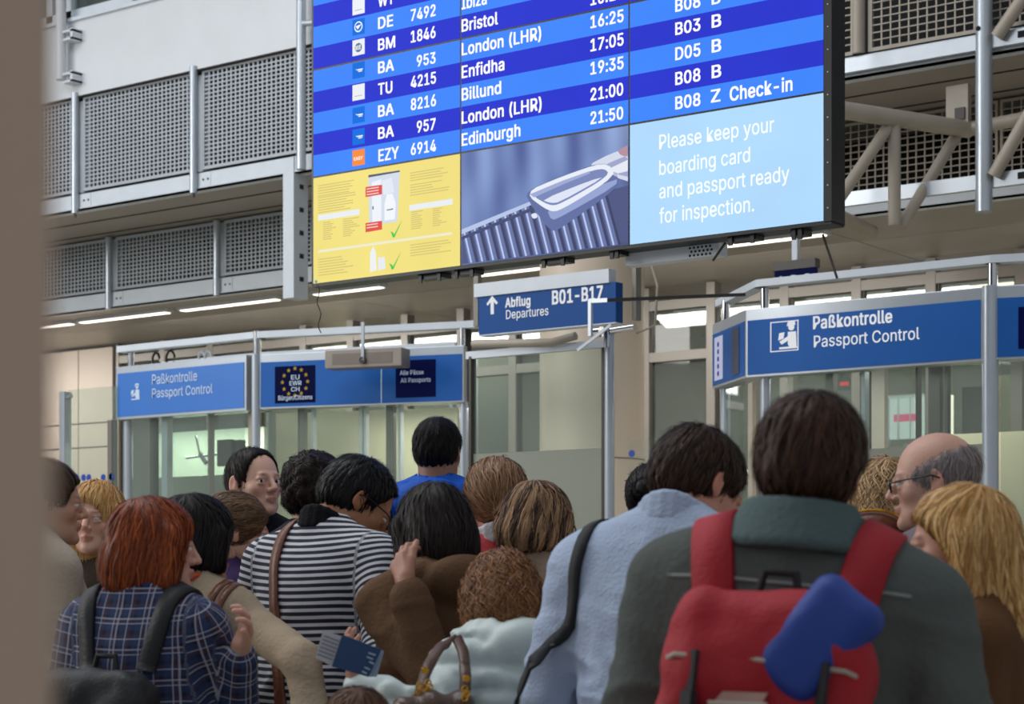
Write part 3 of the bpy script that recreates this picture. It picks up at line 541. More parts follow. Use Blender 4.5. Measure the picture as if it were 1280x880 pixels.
for i, (x, y, lab) in enumerate(((411, 414, 'bright square ceiling luminaire inside, left of the sign rail hanger'), (600, 418, 'bright ceiling luminaire inside, behind the departures sign'), (1050, 340, 'long bright ceiling luminaire inside, over the right booth'), (1215, 324, 'long bright ceiling luminaire inside at the right edge'), (930, 350, 'long bright ceiling luminaire inside, left of the small hanging sign'))):
    P = PX(YW+1.6 if i < 2 else YW+1.1)
    a_, z0_ = P.hit(x, y); L_ = .2 if i < 2 else .75
    t = thing('ceiling_luminaire', lab, 'light', P.pt(a_, zsof-.1))
    MB().slab(P, a_-L_, a_+L_, zsof-.10, zsof-.03, -.12, .12).build('housing', M_alu, t)
    dw = .10 if i < 2 else .035
    MB().slab(P, a_-L_+.02, a_+L_-.02, zsof-.115, zsof-.10, -dw, dw).build('diffuser', M_lamp, t)
# round column
Zc = 15.3; cx, cy = G(740, Zc); rc = 65.5/2400*Zc
m = MB(); m.tube([(cx, cy, 0), (cx, cy, zsof+.04)], rc, 64)
colm = m.build('round_column', M_column, smooth=True); tagged(colm, 'big round ivory column beside the tall glass barrier', 'column')
m = MB().tube([(cx, cy, 2.29), (cx, cy, 2.30)], rc+.003, 64); m.build('joint_ring', M_frame, colm); m = MB().tube([(cx, cy, zsof-.1), (cx, cy, zsof-.06)], rc+.01, 64); m.build('collar', M_frame, colm)
# ------------------------------------------------------------------ video wall
vw = thing('video_wall', 'large hanging departures video wall of blue, yellow and pale screens', 'screen', PS.pt(PS.hit(700, 300)[0], 3.1))
aS0, _ = PS.hit(391, 356); aS1, _ = PS.hit(1030.5, 277)
zS0 = (PS.hit(391, 356)[1]+PS.hit(1030.5, 277)[1])/2
pw = (aS1-aS0)/3; zb = [zS0, PS.hit(391, 222)[1]]; ph = zb[1]-zb[0]
pw_edges = [aS0, PS.hit(576, 0)[0], PS.hit(786.5, 0)[0], aS1]
print('panel', pw, ph, pw_edges)
def emat(name, c, e): return mat(name, c, .25, vary=.04, emit=e, scale=2)
M_bl = emat('screen_light_blue', '4288ff', .95); M_bd = emat('screen_deep_blue', '2c38d0', .95)
M_sy = emat('screen_yellow', 'f3e283', .95); M_sp = emat('screen_pale_blue', 'b0d9fb', .98)
M_stext = mat('screen_white_text', 'ffffff', .4, vary=0, emit=1.0)
cases = {}
for c in range(3):
    for r in range(4):
        x0_, x1_ = pw_edges[c], pw_edges[c+1]; z0_ = zS0+r*ph
        d = MB().slab(PS, x0_+.0005, x1_-.0005, z0_+.0005, z0_+ph-.0005, -.11, -.0005)
        cases[c, r] = d.build('display', M_black, vw)
        if r >= 1:
            for k in range(5):
                zz = z0_+.005+(ph-.010)*k/5; lt = (k + (r-1)) % 2 == 0
                MB().slab(PS, x0_+.005, x1_-.005, zz, zz+(ph-.010)/5, -.0005, .001).build('row_band', M_bl if lt else M_bd, cases[c, r])
MB().slab(PS, aS1, aS1+.035, zS0-.004, zS0+4*ph, -.13, .0).build('side_casing', M_black, vw)
MB().slab(PS, aS0-.008, aS0, zS0-.004, zS0+4*ph, -.12, .0).build('edge_trim', M_black, vw)
M_scrw = M_alu
MB().slab(PS, aS0-.008, aS1+.035, zS0-.012, zS0, -.12, .0).build('edge_trim', M_black, vw)
m = MB()
for k in range(22): zz = zS0+.06+k*.1; m.disc(PS, aS1+.017, zz, .003, 0, .003, 6)
m.build('screw', M_scrw, vw, kind='stuff')
def scr_text(rows, c):
    for (r, items) in rows:
        letters(PS, [(*it, .003, .021) for it in items], M_stext, cases[c, r])
scr_text([(1, [('BA', 473, 92, 493, 14), ('953', 521.5, 83.5, 545, 13.5), ('TU', 473, 119, 491, 14), ('4215', 514, 110, 545.5, 14), ('BA', 473, 146.5, 493, 14), ('8216', 514, 138, 545.5, 14), ('BA', 473, 174, 493, 14), ('957', 521.5, 166, 545, 14), ('EZY', 473.5, 202, 499, 14.5), ('6914', 514, 194, 545.5, 14)]),
          (2, [('DE', 473, 36.5, 492, 14), ('7492', 514, 26.5, 545, 14), ('BM', 473, 63.5, 494.5, 14), ('1846', 514, 53.5, 545, 14), ('WT', 473, 9, 493, 14)])], 0)
scr_text([(1, [('London (LHR)', 577.5, 69.5, 677, 15), ('Enfidha', 577.5, 98, 631, 15), ('Billund', 577.5, 126, 627, 15), ('London (LHR)', 577.5, 155, 677.5, 15), ('Edinburgh', 577.5, 182.5, 651, 15),
               ('16:25', 738.5, 35.5, 780, 15), ('17:05', 738.5, 64.5, 780, 15), ('19:35', 738.5, 93.5, 780, 15), ('21:00', 738.5, 126, 779.5, 15), ('21:50', 738.5, 155.5, 779.5, 15)]),
          (2, [('Ibiza', 577.5, 12, 609, 15), ('Bristol', 577.5, 40, 623, 15), ('16:10', 738.5, 7, 780, 15)])], 1)
scr_text([(1, [('B08', 844.5, 15, 876, 15), ('B', 890, 6, 901, 15), ('B03', 844.5, 44, 876, 15), ('B', 890, 35, 902, 15.5), ('D05', 844.5, 75.5, 876, 15.5), ('B', 890, 66, 902, 15.5), ('B08', 844.5, 106.5, 876, 15.5), ('B', 890, 98, 902, 15.5),
               ('B08', 844.5, 137, 876, 15.5), ('Z', 889, 128.5, 901, 15.5), ('Check-in', 912.5, 126.5, 991, 17)])], 2)
# airline marks
def mark(r, x0, y0, x1, y1, colr, fn=None, nm='airline_mark'):
    a_, z_ = PS.hit(x0, y1); b_, _ = PS.hit(x1, y1); zt_ = PS.hit(x0, y0)[1]
    MB().slab(PS, a_, b_, z_, zt_, .001, .0025).build(nm, colr, cases[0, r])
    return a_, b_, z_, zt_
M_mw = emat('mark_white', 'eef2f6', .95); M_mb = emat('mark_blue', '0f6fe0', .95); M_mo = emat('mark_orange', 'f7893a', 1.0); M_mg = emat('mark_slate', '5f86a8', .7)
for i, (yt, colr, kd, r) in enumerate(((0, M_mw, 'plain', 2), (25.5, M_mb, 'ring', 2), (51, M_mw, 'disc', 2), (79.5, M_mb, 'dash', 1), (107, M_mw, 'plain', 1), (135.5, M_mb, 'dash', 1), (162.5, M_mb, 'dash', 1), (188.5, M_mo, 'line', 1))):
    a_, b_, z_, zt_ = mark(r, 441, yt, 456, yt+19.5, colr); cxm, czm = (a_+b_)/2, (z_+zt_)/2
    mm = MB()
    if kd == 'ring':
        for rr, cm in ((.028, M_stext), (.022, M_mb)): MB().disc(PS, cxm, czm, rr, .0025, .003+(.0008 if rr < .025 else 0), 20).build('airline_mark', cm, cases[0, r])
        mm.poly(PS, [(cxm-.018, czm+.004), (cxm+.02, czm+.010), (cxm-.004, czm-.014)], .0025, .0045).build('airline_mark', M_stext, cases[0, r])
    elif kd == 'disc':
        mm.disc(PS, cxm, czm-.002, .024, .0025, .0035, 18).build('airline_mark', M_mg, cases[0, r])
        m2 = MB()
        for q in range(3): m2.slab(PS, cxm-.018+q*.013, cxm-.012+q*.013, czm-.014, czm+.008+q*.002, .0035, .0042)
        m2.build('airline_mark', M_stext, cases[0, r], kind='stuff')
    elif kd == 'dash':
        mm.slab(PS, cxm-.005, cxm+.030, czm-.002, czm+.004, .0025, .0035).slab(PS, cxm-.0, cxm+.026, czm-.010, czm-.006, .0025, .0035).poly(PS, [(cxm-.022, czm+.008), (cxm-.004, czm+.002), (cxm-.008, czm-.001)], .0025, .0035).build('airline_mark', M_stext, cases[0, r], kind='stuff')
    elif kd == 'line':
        text(PS, 'EASY', 443, yt+12.5, 454, 4, mm, .0035, .02).build('airline_mark', M_stext, cases[0, r])
    else:
        mm.slab(PS, cxm-.026, cxm+.026, czm-.02, czm-.018, .0025, .003).build('airline_mark', M_mg, cases[0, r])
# pale blue notice
MB().slab(PS, pw_edges[2]+.005, pw_edges[3]-.005, zS0+.005, zS0+ph-.005, -.0005, .001).build('notice_image', M_sp, cases[2, 0])
M_ntext = mat('notice_text', 'f4fbff', .4, vary=0, emit=1.05)
for s, x0, y0, x1, cap in (('Please keep your', 824.5, 187, 968, 18), ('boarding card', 824.5, 219, 938, 18), ('and passport ready', 824.5, 248.5, 987, 18), ('for inspection.', 824.5, 279.5, 943, 18.5)):
    letters(PS, [(s, x0, y0, x1, cap, .003, .006)], M_ntext, cases[2, 0])
# yellow liquids poster screen
MB().slab(PS, pw_edges[0]+.005, pw_edges[1]-.005, zS0+.005, zS0+ph-.005, -.0005, .001).build('poster_image', M_sy, cases[0, 0])
def vcmat(name, e):
    m = mat(name, 'ffffff', .3, vary=.0, emit=e); nt = m.node_tree; at = nt.nodes.new('ShaderNodeVertexColor'); at.layer_name = 'Col'
    b = nt.nodes['Principled BSDF']; nt.links.new(at.outputs[0], b.inputs['Emission Color']); return m
M_vc = vcmat('screen_picture_colours', .95)
Y0 = cases[0, 0]
def yq(m, x, y, x2, y2, colr, o=.002):    # pixel rectangle that follows the plane: left edge (x,y..y2)
    a_, zt_ = PS.hit(x, y); b_, _ = PS.hit(x2, y); z_ = PS.hit(x, y2)[1]; m.cur = lin(colr); m.slab(PS, a_, b_, z_, zt_, .001, o)
m = MB()
yq(m, 398, 269, 449.5, 276, 'e9eef2'); yq(m, 512, 256.5, 566, 263.5, 'e9eef2'); yq(m, 398, 313, 565, 316, 'eeeccc')
m.build('poster_bar', M_vc, Y0, kind='stuff')
m = MB(); rr = random.Random(3)
def lines(x0, x1, y, n, dy, colr='cdbe6c', jit=.3):
    for i in range(n): yq(m, x0, y+i*dy, x1-(x1-x0)*jit*rr.random(), y+i*dy+1.1, colr)
lines(398, 446, 232, 5, 3.2); lines(398, 445, 247, 7, 3.1); lines(404, 422, 278, 9, 2.6, jit=.6); lines(429, 450, 274, 9, 2.6, jit=.6)
lines(513, 566, 216, 4, 3.2); lines(513, 564, 231, 5, 3.2, jit=.5); lines(514, 531, 265, 9, 2.6, jit=.5); lines(541, 560, 261, 9, 2.6, jit=.6)
lines(398, 446, 324, 7, 3.3, jit=.4); lines(513, 565, 306, 5, 3.3, jit=.3)
m.build('poster_small_print', M_vc, Y0, kind='stuff')
def ypoly(m, pts, colr, o0=.001, o=.0025):
    m.cur = lin(colr); m.poly(PS, [PS.hit(x, y) for x, y in pts], o0, o)
m = MB(); ypoly(m, [(461, 220), (500, 214), (497, 277), (462, 282)], 'd3dcea'); ypoly(m, [(461, 219), (500, 213), (500, 215), (461, 222)], '3a4660', .0025, .003)
ypoly(m, [(465, 228), (477, 224), (477, 278), (466, 280)], 'eef3fa', .0025, .003); ypoly(m, [(484, 243), (491, 242), (495, 254), (494, 274), (481, 276), (481, 255)], 'f3f6fc', .0025, .003)
ypoly(m, [(478, 226), (490, 222), (493, 240), (480, 244)], 'e3eaf4', .0025, .003); ypoly(m, [(484, 262), (492, 260.5), (492, 262), (484, 263.5)], '66708a', .003, .0035)
ypoly(m, [(466, 258), (467.5, 258), (467.5, 262), (466, 262)], '404a60', .003, .0035)
ypoly(m, [(463, 316), (467, 308), (470, 316), (471, 338), (463, 340)], 'eef1f4'); ypoly(m, [(473, 322), (481, 321), (482, 336), (473, 338)], 'e6ebf2')
m.build('poster_bottles', M_vc, Y0)
m = MB(); ypoly(m, [(457.5, 234), (478, 231), (478, 243), (457.5, 246.5)], 'e03428', .003, .004); ypoly(m, [(457.5, 279), (478, 276), (478, 287), (457.5, 290.5)], 'e03a28', .003, .004); m.build('poster_tag', M_vc, Y0)
m = MB()
for yy in (236, 239.5, 243): yq(m, 459, yy, 474, yy+1.2, 'f6d8d0', .0046)
for yy in (281, 284.5): yq(m, 459, yy, 473, yy+1.2, 'f6d8d0', .0046)
m.build('poster_tag_print', M_vc, Y0, kind='stuff')
m = MB()
for (x, y) in ((488.5, 289), (487, 329)):
    ypoly(m, [(x, y), (x+3.5, y+6), (x+14, y-13), (x+5, y+7.5), (x+3, y+8)], '3fc84a'); ypoly(m, [(x, y), (x+4, y+2.5), (x+5, y+7), (x+3, y+8)], '3fc84a')
m.build('poster_check', M_vc, Y0)
# tray on rollers picture
T0 = cases[1, 0]; c0_, c1_ = pw_edges[1]+.005, pw_edges[2]-.0035
m = MB(); nx, nz = 60, 24; tz0, tz1 = zS0+.005, zS0+ph-.005
def mixc(a, b, t): return tuple(a[i]*(1-t)+b[i]*t for i in range(3))
cA, cB, cC = lin('3f5698'), lin('86a0d6'), lin('27356c')
vs, cs = [], []
for j in range(nz+1):
    for i in range(nx+1):
        u, v = i/nx, j/nz
        t = .45+.3*math.sin(u*17+1.2*math.sin(v*5))*(.5+.5*v)+.25*math.sin(u*41+2*v)*v; c = mixc(cA, cB, t*.9)
        c = mixc(c, cC, max(0, min(1, (.35+.4*u-v)*1.2)))
        c = mixc(c, lin('c3d0e6'), .5*max(0, u-.8)*5*max(0, v-.6))
        vs.append(PS.pt(c0_+(c1_-c0_)*u, tz0+(tz1-tz0)*v, .001)); cs.append(c)
m.v = [tuple(p) for p in vs]; m.c = cs
m.f = [(j*(nx+1)+i, j*(nx+1)+i+1, (j+1)*(nx+1)+i+1, (j+1)*(nx+1)+i) for j in range(nz) for i in range(nx)]
m.build('picture', M_vc, T0)
m = MB()
def tq(pts, colr, lay, rnd=0):
    m.cur = lin(colr)
    for _ in range(rnd):                     # rounds the corners
        q = []
        for i, p in enumerate(pts): n_ = pts[(i+1) % len(pts)]; q += [(p[0]*.78+n_[0]*.22, p[1]*.78+n_[1]*.22), (p[0]*.22+n_[0]*.78, p[1]*.22+n_[1]*.78)]
        pts = q
    m.poly(PS, [PS.hit(min(max(x, 577.5), 785.3), y) for x, y in pts], .001+.0004*lay, .0014+.0004*lay)
def clampy(x): return 331-(x-577)*.123
tq([(577.5, 296), (660, 262), (785.3, 232), (785.3, 303), (577.5, 330)], '39457a', 1)
for k in range(17):                       # rollers: rounded bars with a bright ridge
    xt_, yt = 578+k*12.6, 290-k*5.5; xb = xt_+8+k*1.1; yb_ = clampy(min(xb, 784))-1.2
    if xb > 776: break
    tq([(xt_, yt), (xt_+7, yt-3), (xb+9, yb_-1), (xb, yb_)], '5a6aa4', 2); tq([(xt_+1.5, yt), (xt_+3.5, yt-1), (xb+4.5, yb_-.5), (xb+2.5, yb_)], 'b9c8ec', 3); tq([(xt_+7, yt-3), (xt_+10, yt-4.3), (xb+12, yb_-1.4), (xb+9, yb_-1)], '1a2350', 3)
tq([(577, 287), (668, 250), (670, 254), (577, 293)], 'b4c4e8', 4)
tq([(577, 296), (668, 258), (670, 262), (577, 300)], '27336a', 4)
tq([(735, 207), (764, 192), (790, 184), (790, 228), (770, 222), (754, 206)], 'd2d9ec', 5, 1)
tq([(752, 208), (790, 192), (790, 222), (771, 218)], '9aa2c8', 6, 1)
tq([(760, 212), (790, 200), (790, 214), (773, 217)], 'e6eaf6', 7)
tq([(772, 188), (790, 180), (790, 196), (777, 195)], 'b08a9a', 8, 1)
tq([(656, 240), (704, 219), (757, 201), (773, 218), (772, 236), (708, 281), (690, 292), (664, 256)], '53639e', 5, 2)
tq([(684, 262), (772, 222), (771, 232), (704, 270), (690, 276)], '8f9fd0', 6, 1)
tq([(655, 241), (702, 221), (757, 202), (773, 219), (702, 263), (687, 265)], 'e8edf9', 7, 2)
tq([(663, 243), (704, 226), (754, 209), (764, 219), (700, 256), (687, 257)], '6f7fb6', 8, 2)
tq([(678, 250), (738, 226), (757, 221), (700, 253), (689, 254)], 'dde5f7', 9, 1)
tq([(663, 243), (704, 226), (738, 214), (738, 217), (704, 231), (668, 247)], '98a6d2', 9)
tq([(664, 268), (671, 266), (673, 272), (667, 274)], 'dfe6f6', 9, 1)
m.build('tray_picture', M_vc, T0, kind='stuff')
# brackets and tray below the video wall, corner tag
for (xa, xb, y, h) in ((518, 549, 348, 7), (563, 590, 341, 7), (672, 704, 327, 6), (757, 772, 316, 5), (905, 942, 299, 6), (984, 1002, 290, 8)):
    a_, zt_ = PS.hit(xa, y-3); b_, _ = PS.hit(xb, y)
    t = MB().slab(PS, a_, b_, zS0-.012-h*.0036, zS0-.012, -.10, -.03).slab(PS, a_+.01, a_+.03, zS0-.03-h*.0036, zS0-.012, -.03, -.02).slab(PS, b_-.03, b_-.01, zS0-.03-h*.0036, zS0-.012, -.03, -.02).build('mounting_bracket', M_black, vw)
a_, b_ = arng(PS, 843, 882)
pt_ = MB().slab(PS, a_-.35, b_, zS0-.07, zS0-.012, -.2, -.12).build('cable_tray', M_alu, vw)
m = MB()
for i in range(6):
    for j in range(3): m.disc(PS, a_+.012+i*.022+(j % 2)*.008, zS0-.058+j*.018, .006, -.12, -.118, 8)
m.build('hole', M_dark, pt_, kind='stuff')
MB().disc(PS, PS.hit(395.5, 352)[0], PS.hit(395.5, 352)[1], .008, .001, .006).build('corner_tag', mat('cyan_tag', '3aa0c8', .4), vw)
a_, z_ = PS.hit(397, 356)
m = MB(); pts = [PS.pt(a_+.012*math.sin(q*1.3)+.002*q, z_-q*.026) for q in range(11)]
m.tube(pts, .003, 6).build('cable', M_joint, vw)
for (x0_, y0_, x1_, y1_) in ((896, 300, 880, 323), (1018, 290, 1036, 345)):
    MB().tube([PS.pt(*PS.hit(x0_, y0_), -.08), PS.pt(*PS.hit(x1_, y1_), -.08)], .006, 8).build('cable', M_framedk, vw)
# hangers carrying the video wall from above
for x in (470, 700, 930):
    a_, _ = PS.hit(x, 0); MB().tube([PS.pt(a_, zS0+3*ph, -.16), PS.pt(a_, 8.4, -.16)], .03, 12).build('suspension_rod', M_alu2, vw)
# ------------------------------------------------------------------ departures sign
PD = PX(10.0)
aD0, zD0 = PD.hit(598, 419); aD1, _ = PD.hit(770, 404)
t = thing('departures_sign', 'hanging blue departures sign with arrow pointing to B01-B17', 'sign', PD.pt((aD0+aD1)/2, zD0))
zDt = PD.hit(598, 371)[1]
MB().slab(PD, aD0, aD1, zD0, zDt+.0, -.08, 0).build('blue_box', mat('sign_blue_dark', '154a8c', .45, spec=.15, vary=.02), t, bevel=.003)
MB().slab(PD, aD0-.03, PD.hit(762, 0)[0], zDt-.002, zDt+.085, -.07, .01).build('header', M_alu, t)
MB().slab(PD, aD0, aD1, zD0-.006, zD0, -.085, .004).build('lower_lip', M_alu, t)
MB().slab(PD, aD0-.05, aD0-.012, zDt-.19, 8.4, -.05, -.01).build('hanger', M_frame, t)
MB().slab(PD, PD.hit(779, 0)[0], PD.hit(784, 0)[0], zD0+.02, 8.4, -.16, -.10).build('hanger', M_frame, t)
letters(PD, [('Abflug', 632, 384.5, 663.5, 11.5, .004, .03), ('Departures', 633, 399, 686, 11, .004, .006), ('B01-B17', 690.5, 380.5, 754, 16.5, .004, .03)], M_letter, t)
def dq(P, pts): return [P.hit(x, y) for x, y in pts]
m = MB(); m.poly(PD, dq(PD, [(615.5, 370), (622.5, 378.5), (620.5, 380.5), (617.3, 377), (617.5, 392.5), (613.8, 393), (613.6, 377.5), (610, 382), (608.5, 380)]), .001, .004); m.build('arrow', M_letter, t)
# long thin bar and strut in front of it
Pq = PD.shift(.25)
t = thing('support_bar', 'thin dark bar running from departures sign towards right booth', 'bar', Pq.pt(*Pq.hit(830, 372)))
MB().beam(Pq.pt(*Pq.hit(736, 376.5)), Pq.pt(*Pq.hit(760, 375.3)), .02, .025).build('end_bar', M_alu2, t)
MB().beam(Pq.pt(*Pq.hit(760, 375.3)), PB.pt(*PB.hit(928, 367.5), -.03), .02, .02).build('bar', M_framedk, t)
MB().beam(Pq.pt(*Pq.hit(738, 375)), Pq.pt(*Pq.hit(738, 420)), .022, .022, (1, 0, 0)).build('drop_bar', M_alu2, t)
MB().beam(Pq.pt(*Pq.hit(764, 406)), Pq.pt(*Pq.hit(722, 438)), .012, .018).build('stay', M_alu, t)
# small blue sign far right of the screens
P = PX(11.5); a_, z_ = P.hit(968, 353); b_, _ = P.hit(1018, 350); zt_ = P.hit(968, 341)[1]
t = thing('small_hanging_sign', 'small dark blue sign on a rod below the pale screen', 'sign', P.pt((a_+b_)/2, z_))
MB().slab(P, a_, b_, z_, zt_+.01, -.05, 0).build('blue_box', M_navy, t); MB().slab(P, a_-.01, b_+.01, zt_+.01, zt_+.07, -.06, .01).build('header', M_framedk, t)
MB().slab(P, P.hit(993, 0)[0]-.02, P.hit(993, 0)[0]+.02, zt_+.07, 8.4, -.04, 0).build('rod', M_alu, t)
text(P, 'A  B  C', 972, 352, 1013, 6, MB(), .004, .02).build('lettering', M_letterdim, t)
# roof girders above the frame that carry the screens and the hanging signs
for i, (y_, w_) in enumerate(((YS+.15, .25), (10.05, .25), (11.5, .2))):
    MB().box((-24, y_-w_, 8.4), (4, y_+w_, 8.65)).build(f'trim_{i+1}', M_alu, kind='structure')
# ------------------------------------------------------------------ passport booths
def gp(x, P): a, _ = P.hit(x, 500); return P.pt(a, 0)[:2]
def signbox(t, P, a0, a1, z0, z1, head, border, depth=.13, blue=None):
    MB().slab(P, a0, a1, z0, z1, -depth, 0).build('case', M_alu2, t, bevel=.004)
    b = MB().slab(P, a0+border, a1-border, z0+border, z1-head, 0, .004).build('blue_face', blue or M_blue, t)
    return b
def officer(P, x0, y0, w, m, k=1.0, off=.006):     # seated officer symbol: cap, head, body, raised passport
    a, z = P.hit(x0, y0); s = w*P.Z(x0)/FPX
    def q(pts): m.poly(P, [(a+u*s, z+v*s) for u, v in pts], off-.002, off)
    m.disc(P, a+.72*s, z+.72*s, .105*s, off-.002, off, 14)
    q([(.56, .76), (.86, .78), (.84, .90), (.60, .89)]); q([(.60, .58), (.88, .58), (.90, .10), (.66, .10), (.60, .2)])
    q([(.62, .46), (.62, .32), (.42, .22), (.40, .34)]); q([(.40, .34), (.46, .24), (.38, .2), (.30, .30)]); q([(.26, .34), (.44, .38), (.48, .58), (.30, .56)]); q([(.3, .12), (.92, .12), (.92, .06), (.3, .06)])
# --- right booth
PBr = PB
t = thing('passport_sign', 'blue passport control sign with framed officer symbol, right booth', 'sign', PB.pt(PB.hit(1080, 400)[0], PB.hit(932, 472)[1]))
a0, z0 = PB.hit(932, 472.3); a1, _ = PB.hit(1229, 453); z1 = PB.hit(932, 387)[1]; zs0, zs1 = z0, z1
signbox(t, PB, a0, a1, z0, z1, .072, .016)
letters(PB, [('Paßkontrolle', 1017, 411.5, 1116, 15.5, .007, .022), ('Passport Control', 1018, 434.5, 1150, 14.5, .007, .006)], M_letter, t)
m = MB(); a, z = PB.hit(963.5, 440.5); b, _ = PB.hit(998.5, 440); zt_ = PB.hit(963.5, 403)[1]; w = .006
for r_ in ((a, b, z, z+w), (a, b, zt_-w, zt_), (a, a+w, z, zt_), (b-w, b, z, zt_)): m.slab(PB, *r_, .004, .007)
officer(PB, 964, 440, 40, m); m.build('officer_symbol', M_letter, t)
# chamfered left end
cr = PB.pt(a0, 0)[:2]; q = G(890.5, 12.75); PC = Plane(q, cr)
t = thing('booth_end_sign', 'narrow angled sign face at the left end of the right booth', 'sign', PC.pt(PC.L/2, z0))
signbox(t, PC, 0, PC.L, z0, z1, .072, .016)
x = .08*PC.L; P = PC
MB().slab(P, .10*P.L, .34*P.L, z0+.045, z1-.10, .004, .008).build('pictogram_strip', mat('violet_white_strip', 'd6dcf8', .4, vary=.02, emit=.6), t)
m = MB(); MV = mat('violet_pictogram', '5a48c8', .4, vary=.02, emit=.4)
for k in range(5): m.disc(P, .22*P.L, z0+.085+k*.048, .018, .008, .010, 10)
m.build('pictogram', MV, t, kind='stuff')
MB().slab(P, .62*P.L, .84*P.L, z0+.04, z1-.09, .004, .008).build('dark_strip', mat('dark_blue_strip', '33405c', .4), t)
# face beyond the right post, turned a little
p1 = gp(1243, PB); ang = math.radians(-17); d = PB.e[:2]
dd = np.array([d[0]*math.cos(-ang)-d[1]*math.sin(-ang), d[0]*math.sin(-ang)+d[1]*math.cos(-ang)]) 
PR = Plane(p1, p1+dd*2.2)
t = thing('booth_side_sign', 'blue sign with navy field cut by the right frame edge', 'sign', PR.pt(.8, z0))
signbox(t, PR, 0.0, 2.2, z0+.0, z1, .072, .016)
a, _ = PR.hit(1273, 400); MB().slab(PR, a, a+.3, z0+.06, z1-.13, .004, .008).build('navy_field', M_navy, t)
# posts, rails, glass
def booth(tname, label, posts, segs, ztop_px, glass_segs, mullions, dots=()):
    pass
bt = thing('passport_booth', 'glazed passport booth under right passport control sign, with top rail', 'booth', PB.pt(a0+.8, 0))
zr = PB.hit(944, 358)[1]
for x, r, zt_, P in ((957, .033, z0, PB.shift(-.07)), (1238, .047, PB.hit(1238, 357)[1], PB.shift(-.02))):
    a, _ = P.hit(x, 500); MB().tube([P.pt(a, 0), P.pt(a, zt_)], r, 20).build('post', M_alu2, bt, smooth=True)
P = PC.shift(-.07); a, _ = P.hit(907, 500); MB().tube([P.pt(a, 0), P.pt(a, z0)], .032, 20).build('post', M_alu2, bt, smooth=True)
for x, P in ((956, PB.shift(-.07)), (1241, PB.shift(-.04))):
    a, _ = P.hit(x, 380); MB().tube([P.pt(a, z1-.02 if x < 1000 else z1-.0), P.pt(a, zr+.01)], .028, 16).build('rail_spigot', M_chrome, bt, smooth=True)
P = PC.shift(-.07); a, _ = P.hit(907, 390); MB().tube([P.pt(a, z1), P.pt(a, zr+.01)], .026, 16).build('rail_spigot', M_chrome, bt, smooth=True)
def rail(t, pts, zc, w=.16, h=.035, name='top_rail'):
    m = MB()
    for p, q in zip(pts[:-1], pts[1:]): m.beam((*p, zc), (*q, zc), w, h)
    for p in pts[1:-1]: m.tube([(p[0], p[1], zc-h/2), (p[0], p[1], zc+h/2)], w/2, 16)
    m.build(name, M_alu, t)
Pr0 = PB.shift(-.07)
rl = [G(902, 12.9), PB.shift(-.05).pt(PB.shift(-.05).hit(952, 358)[0], 0)[:2], PB.shift(-.05).pt(PB.shift(-.05).hit(1241, 350)[0], 0)[:2], PR.shift(-.05).pt(2.1, 0)[:2]]
rail(bt, rl, zr+.02, .09, .045)
def glazing(t, P, edges, z0, z1, off=-.06, frost_z=None, mt=.02, mw=.012, mtl=None, names='glass_pane'):
    aa = [P.hit(x, 500)[0] if x is not None else None for x in edges]
    for i in range(len(aa)-1):
        if frost_z and frost_z < z1:
            MB().slab(P, aa[i]+.004, aa[i+1]-.004, frost_z, z1, off-.005, off+.005).build(names, M_glass, t)
            MB().slab(P, aa[i]+.004, aa[i+1]-.004, .05, frost_z-.002, off-.005, off+.005).build('frosted_pane', M_frost, t)
        else:
            MB().slab(P, aa[i]+.004, aa[i+1]-.004, .05, z1, off-.005, off+.005).build(names, M_glass, t)
def mullion(t, P, x, w, z1, mtl=M_frame, off=-.06, d=.06, nm='mullion'):
    a, _ = P.hit(x, 500); wm = w*P.Z(x)/FPX/.8; MB().slab(P, a-wm/2, a+wm/2, 0, z1, off-d/2, off+d/2).build(nm, mtl, t)
P = PB.shift(-.06)
glazing(bt, P, [963, 1032, 1143, 1230], 0, z0, 0, P.hit(1100, 560)[1]-.0)
for x, w, mtl in ((1034, 8, M_frame), (1076, 4, M_alu2), (1143, 2, M_framedk)): mullion(bt, P, x, w, z0, mtl)
P2 = PB.shift(-1.5)
for x, w, mtl in ((985, 7, M_cream), (1078, 10, M_framedk), (1095, 14, M_cream), (1165, 12, M_framedk), (1180, 3, M_framedk), (1268, 12, M_frame), (935, 5, M_cream)): mullion(bt, P2, x, w, z0+.2, mtl, nm='inner_post')
glazing(bt, PC.shift(-.06), [900, 931], 0, z0, 0)
glazing(bt, PR.shift(-.06), [1250, 1300], 0, z0, 0, None)
MB().slab(P2, P2.hit(1195, 400)[0], P2.hit(1232, 400)[0], P2.hit(1210, 545)[1], P2.hit(1210, 482)[1], -.2, -.1).build('back_cabinet', mat('dark_olive_cabinet', '2b2c26', .6), bt)
MB().slab(P2, P2.hit(1190, 400)[0], P2.hit(1300, 400)[0], P2.hit(1210, 545)[1]-1.5, P2.hit(1210, 545)[1], -.2, .2).build('counter', M_interior, bt)
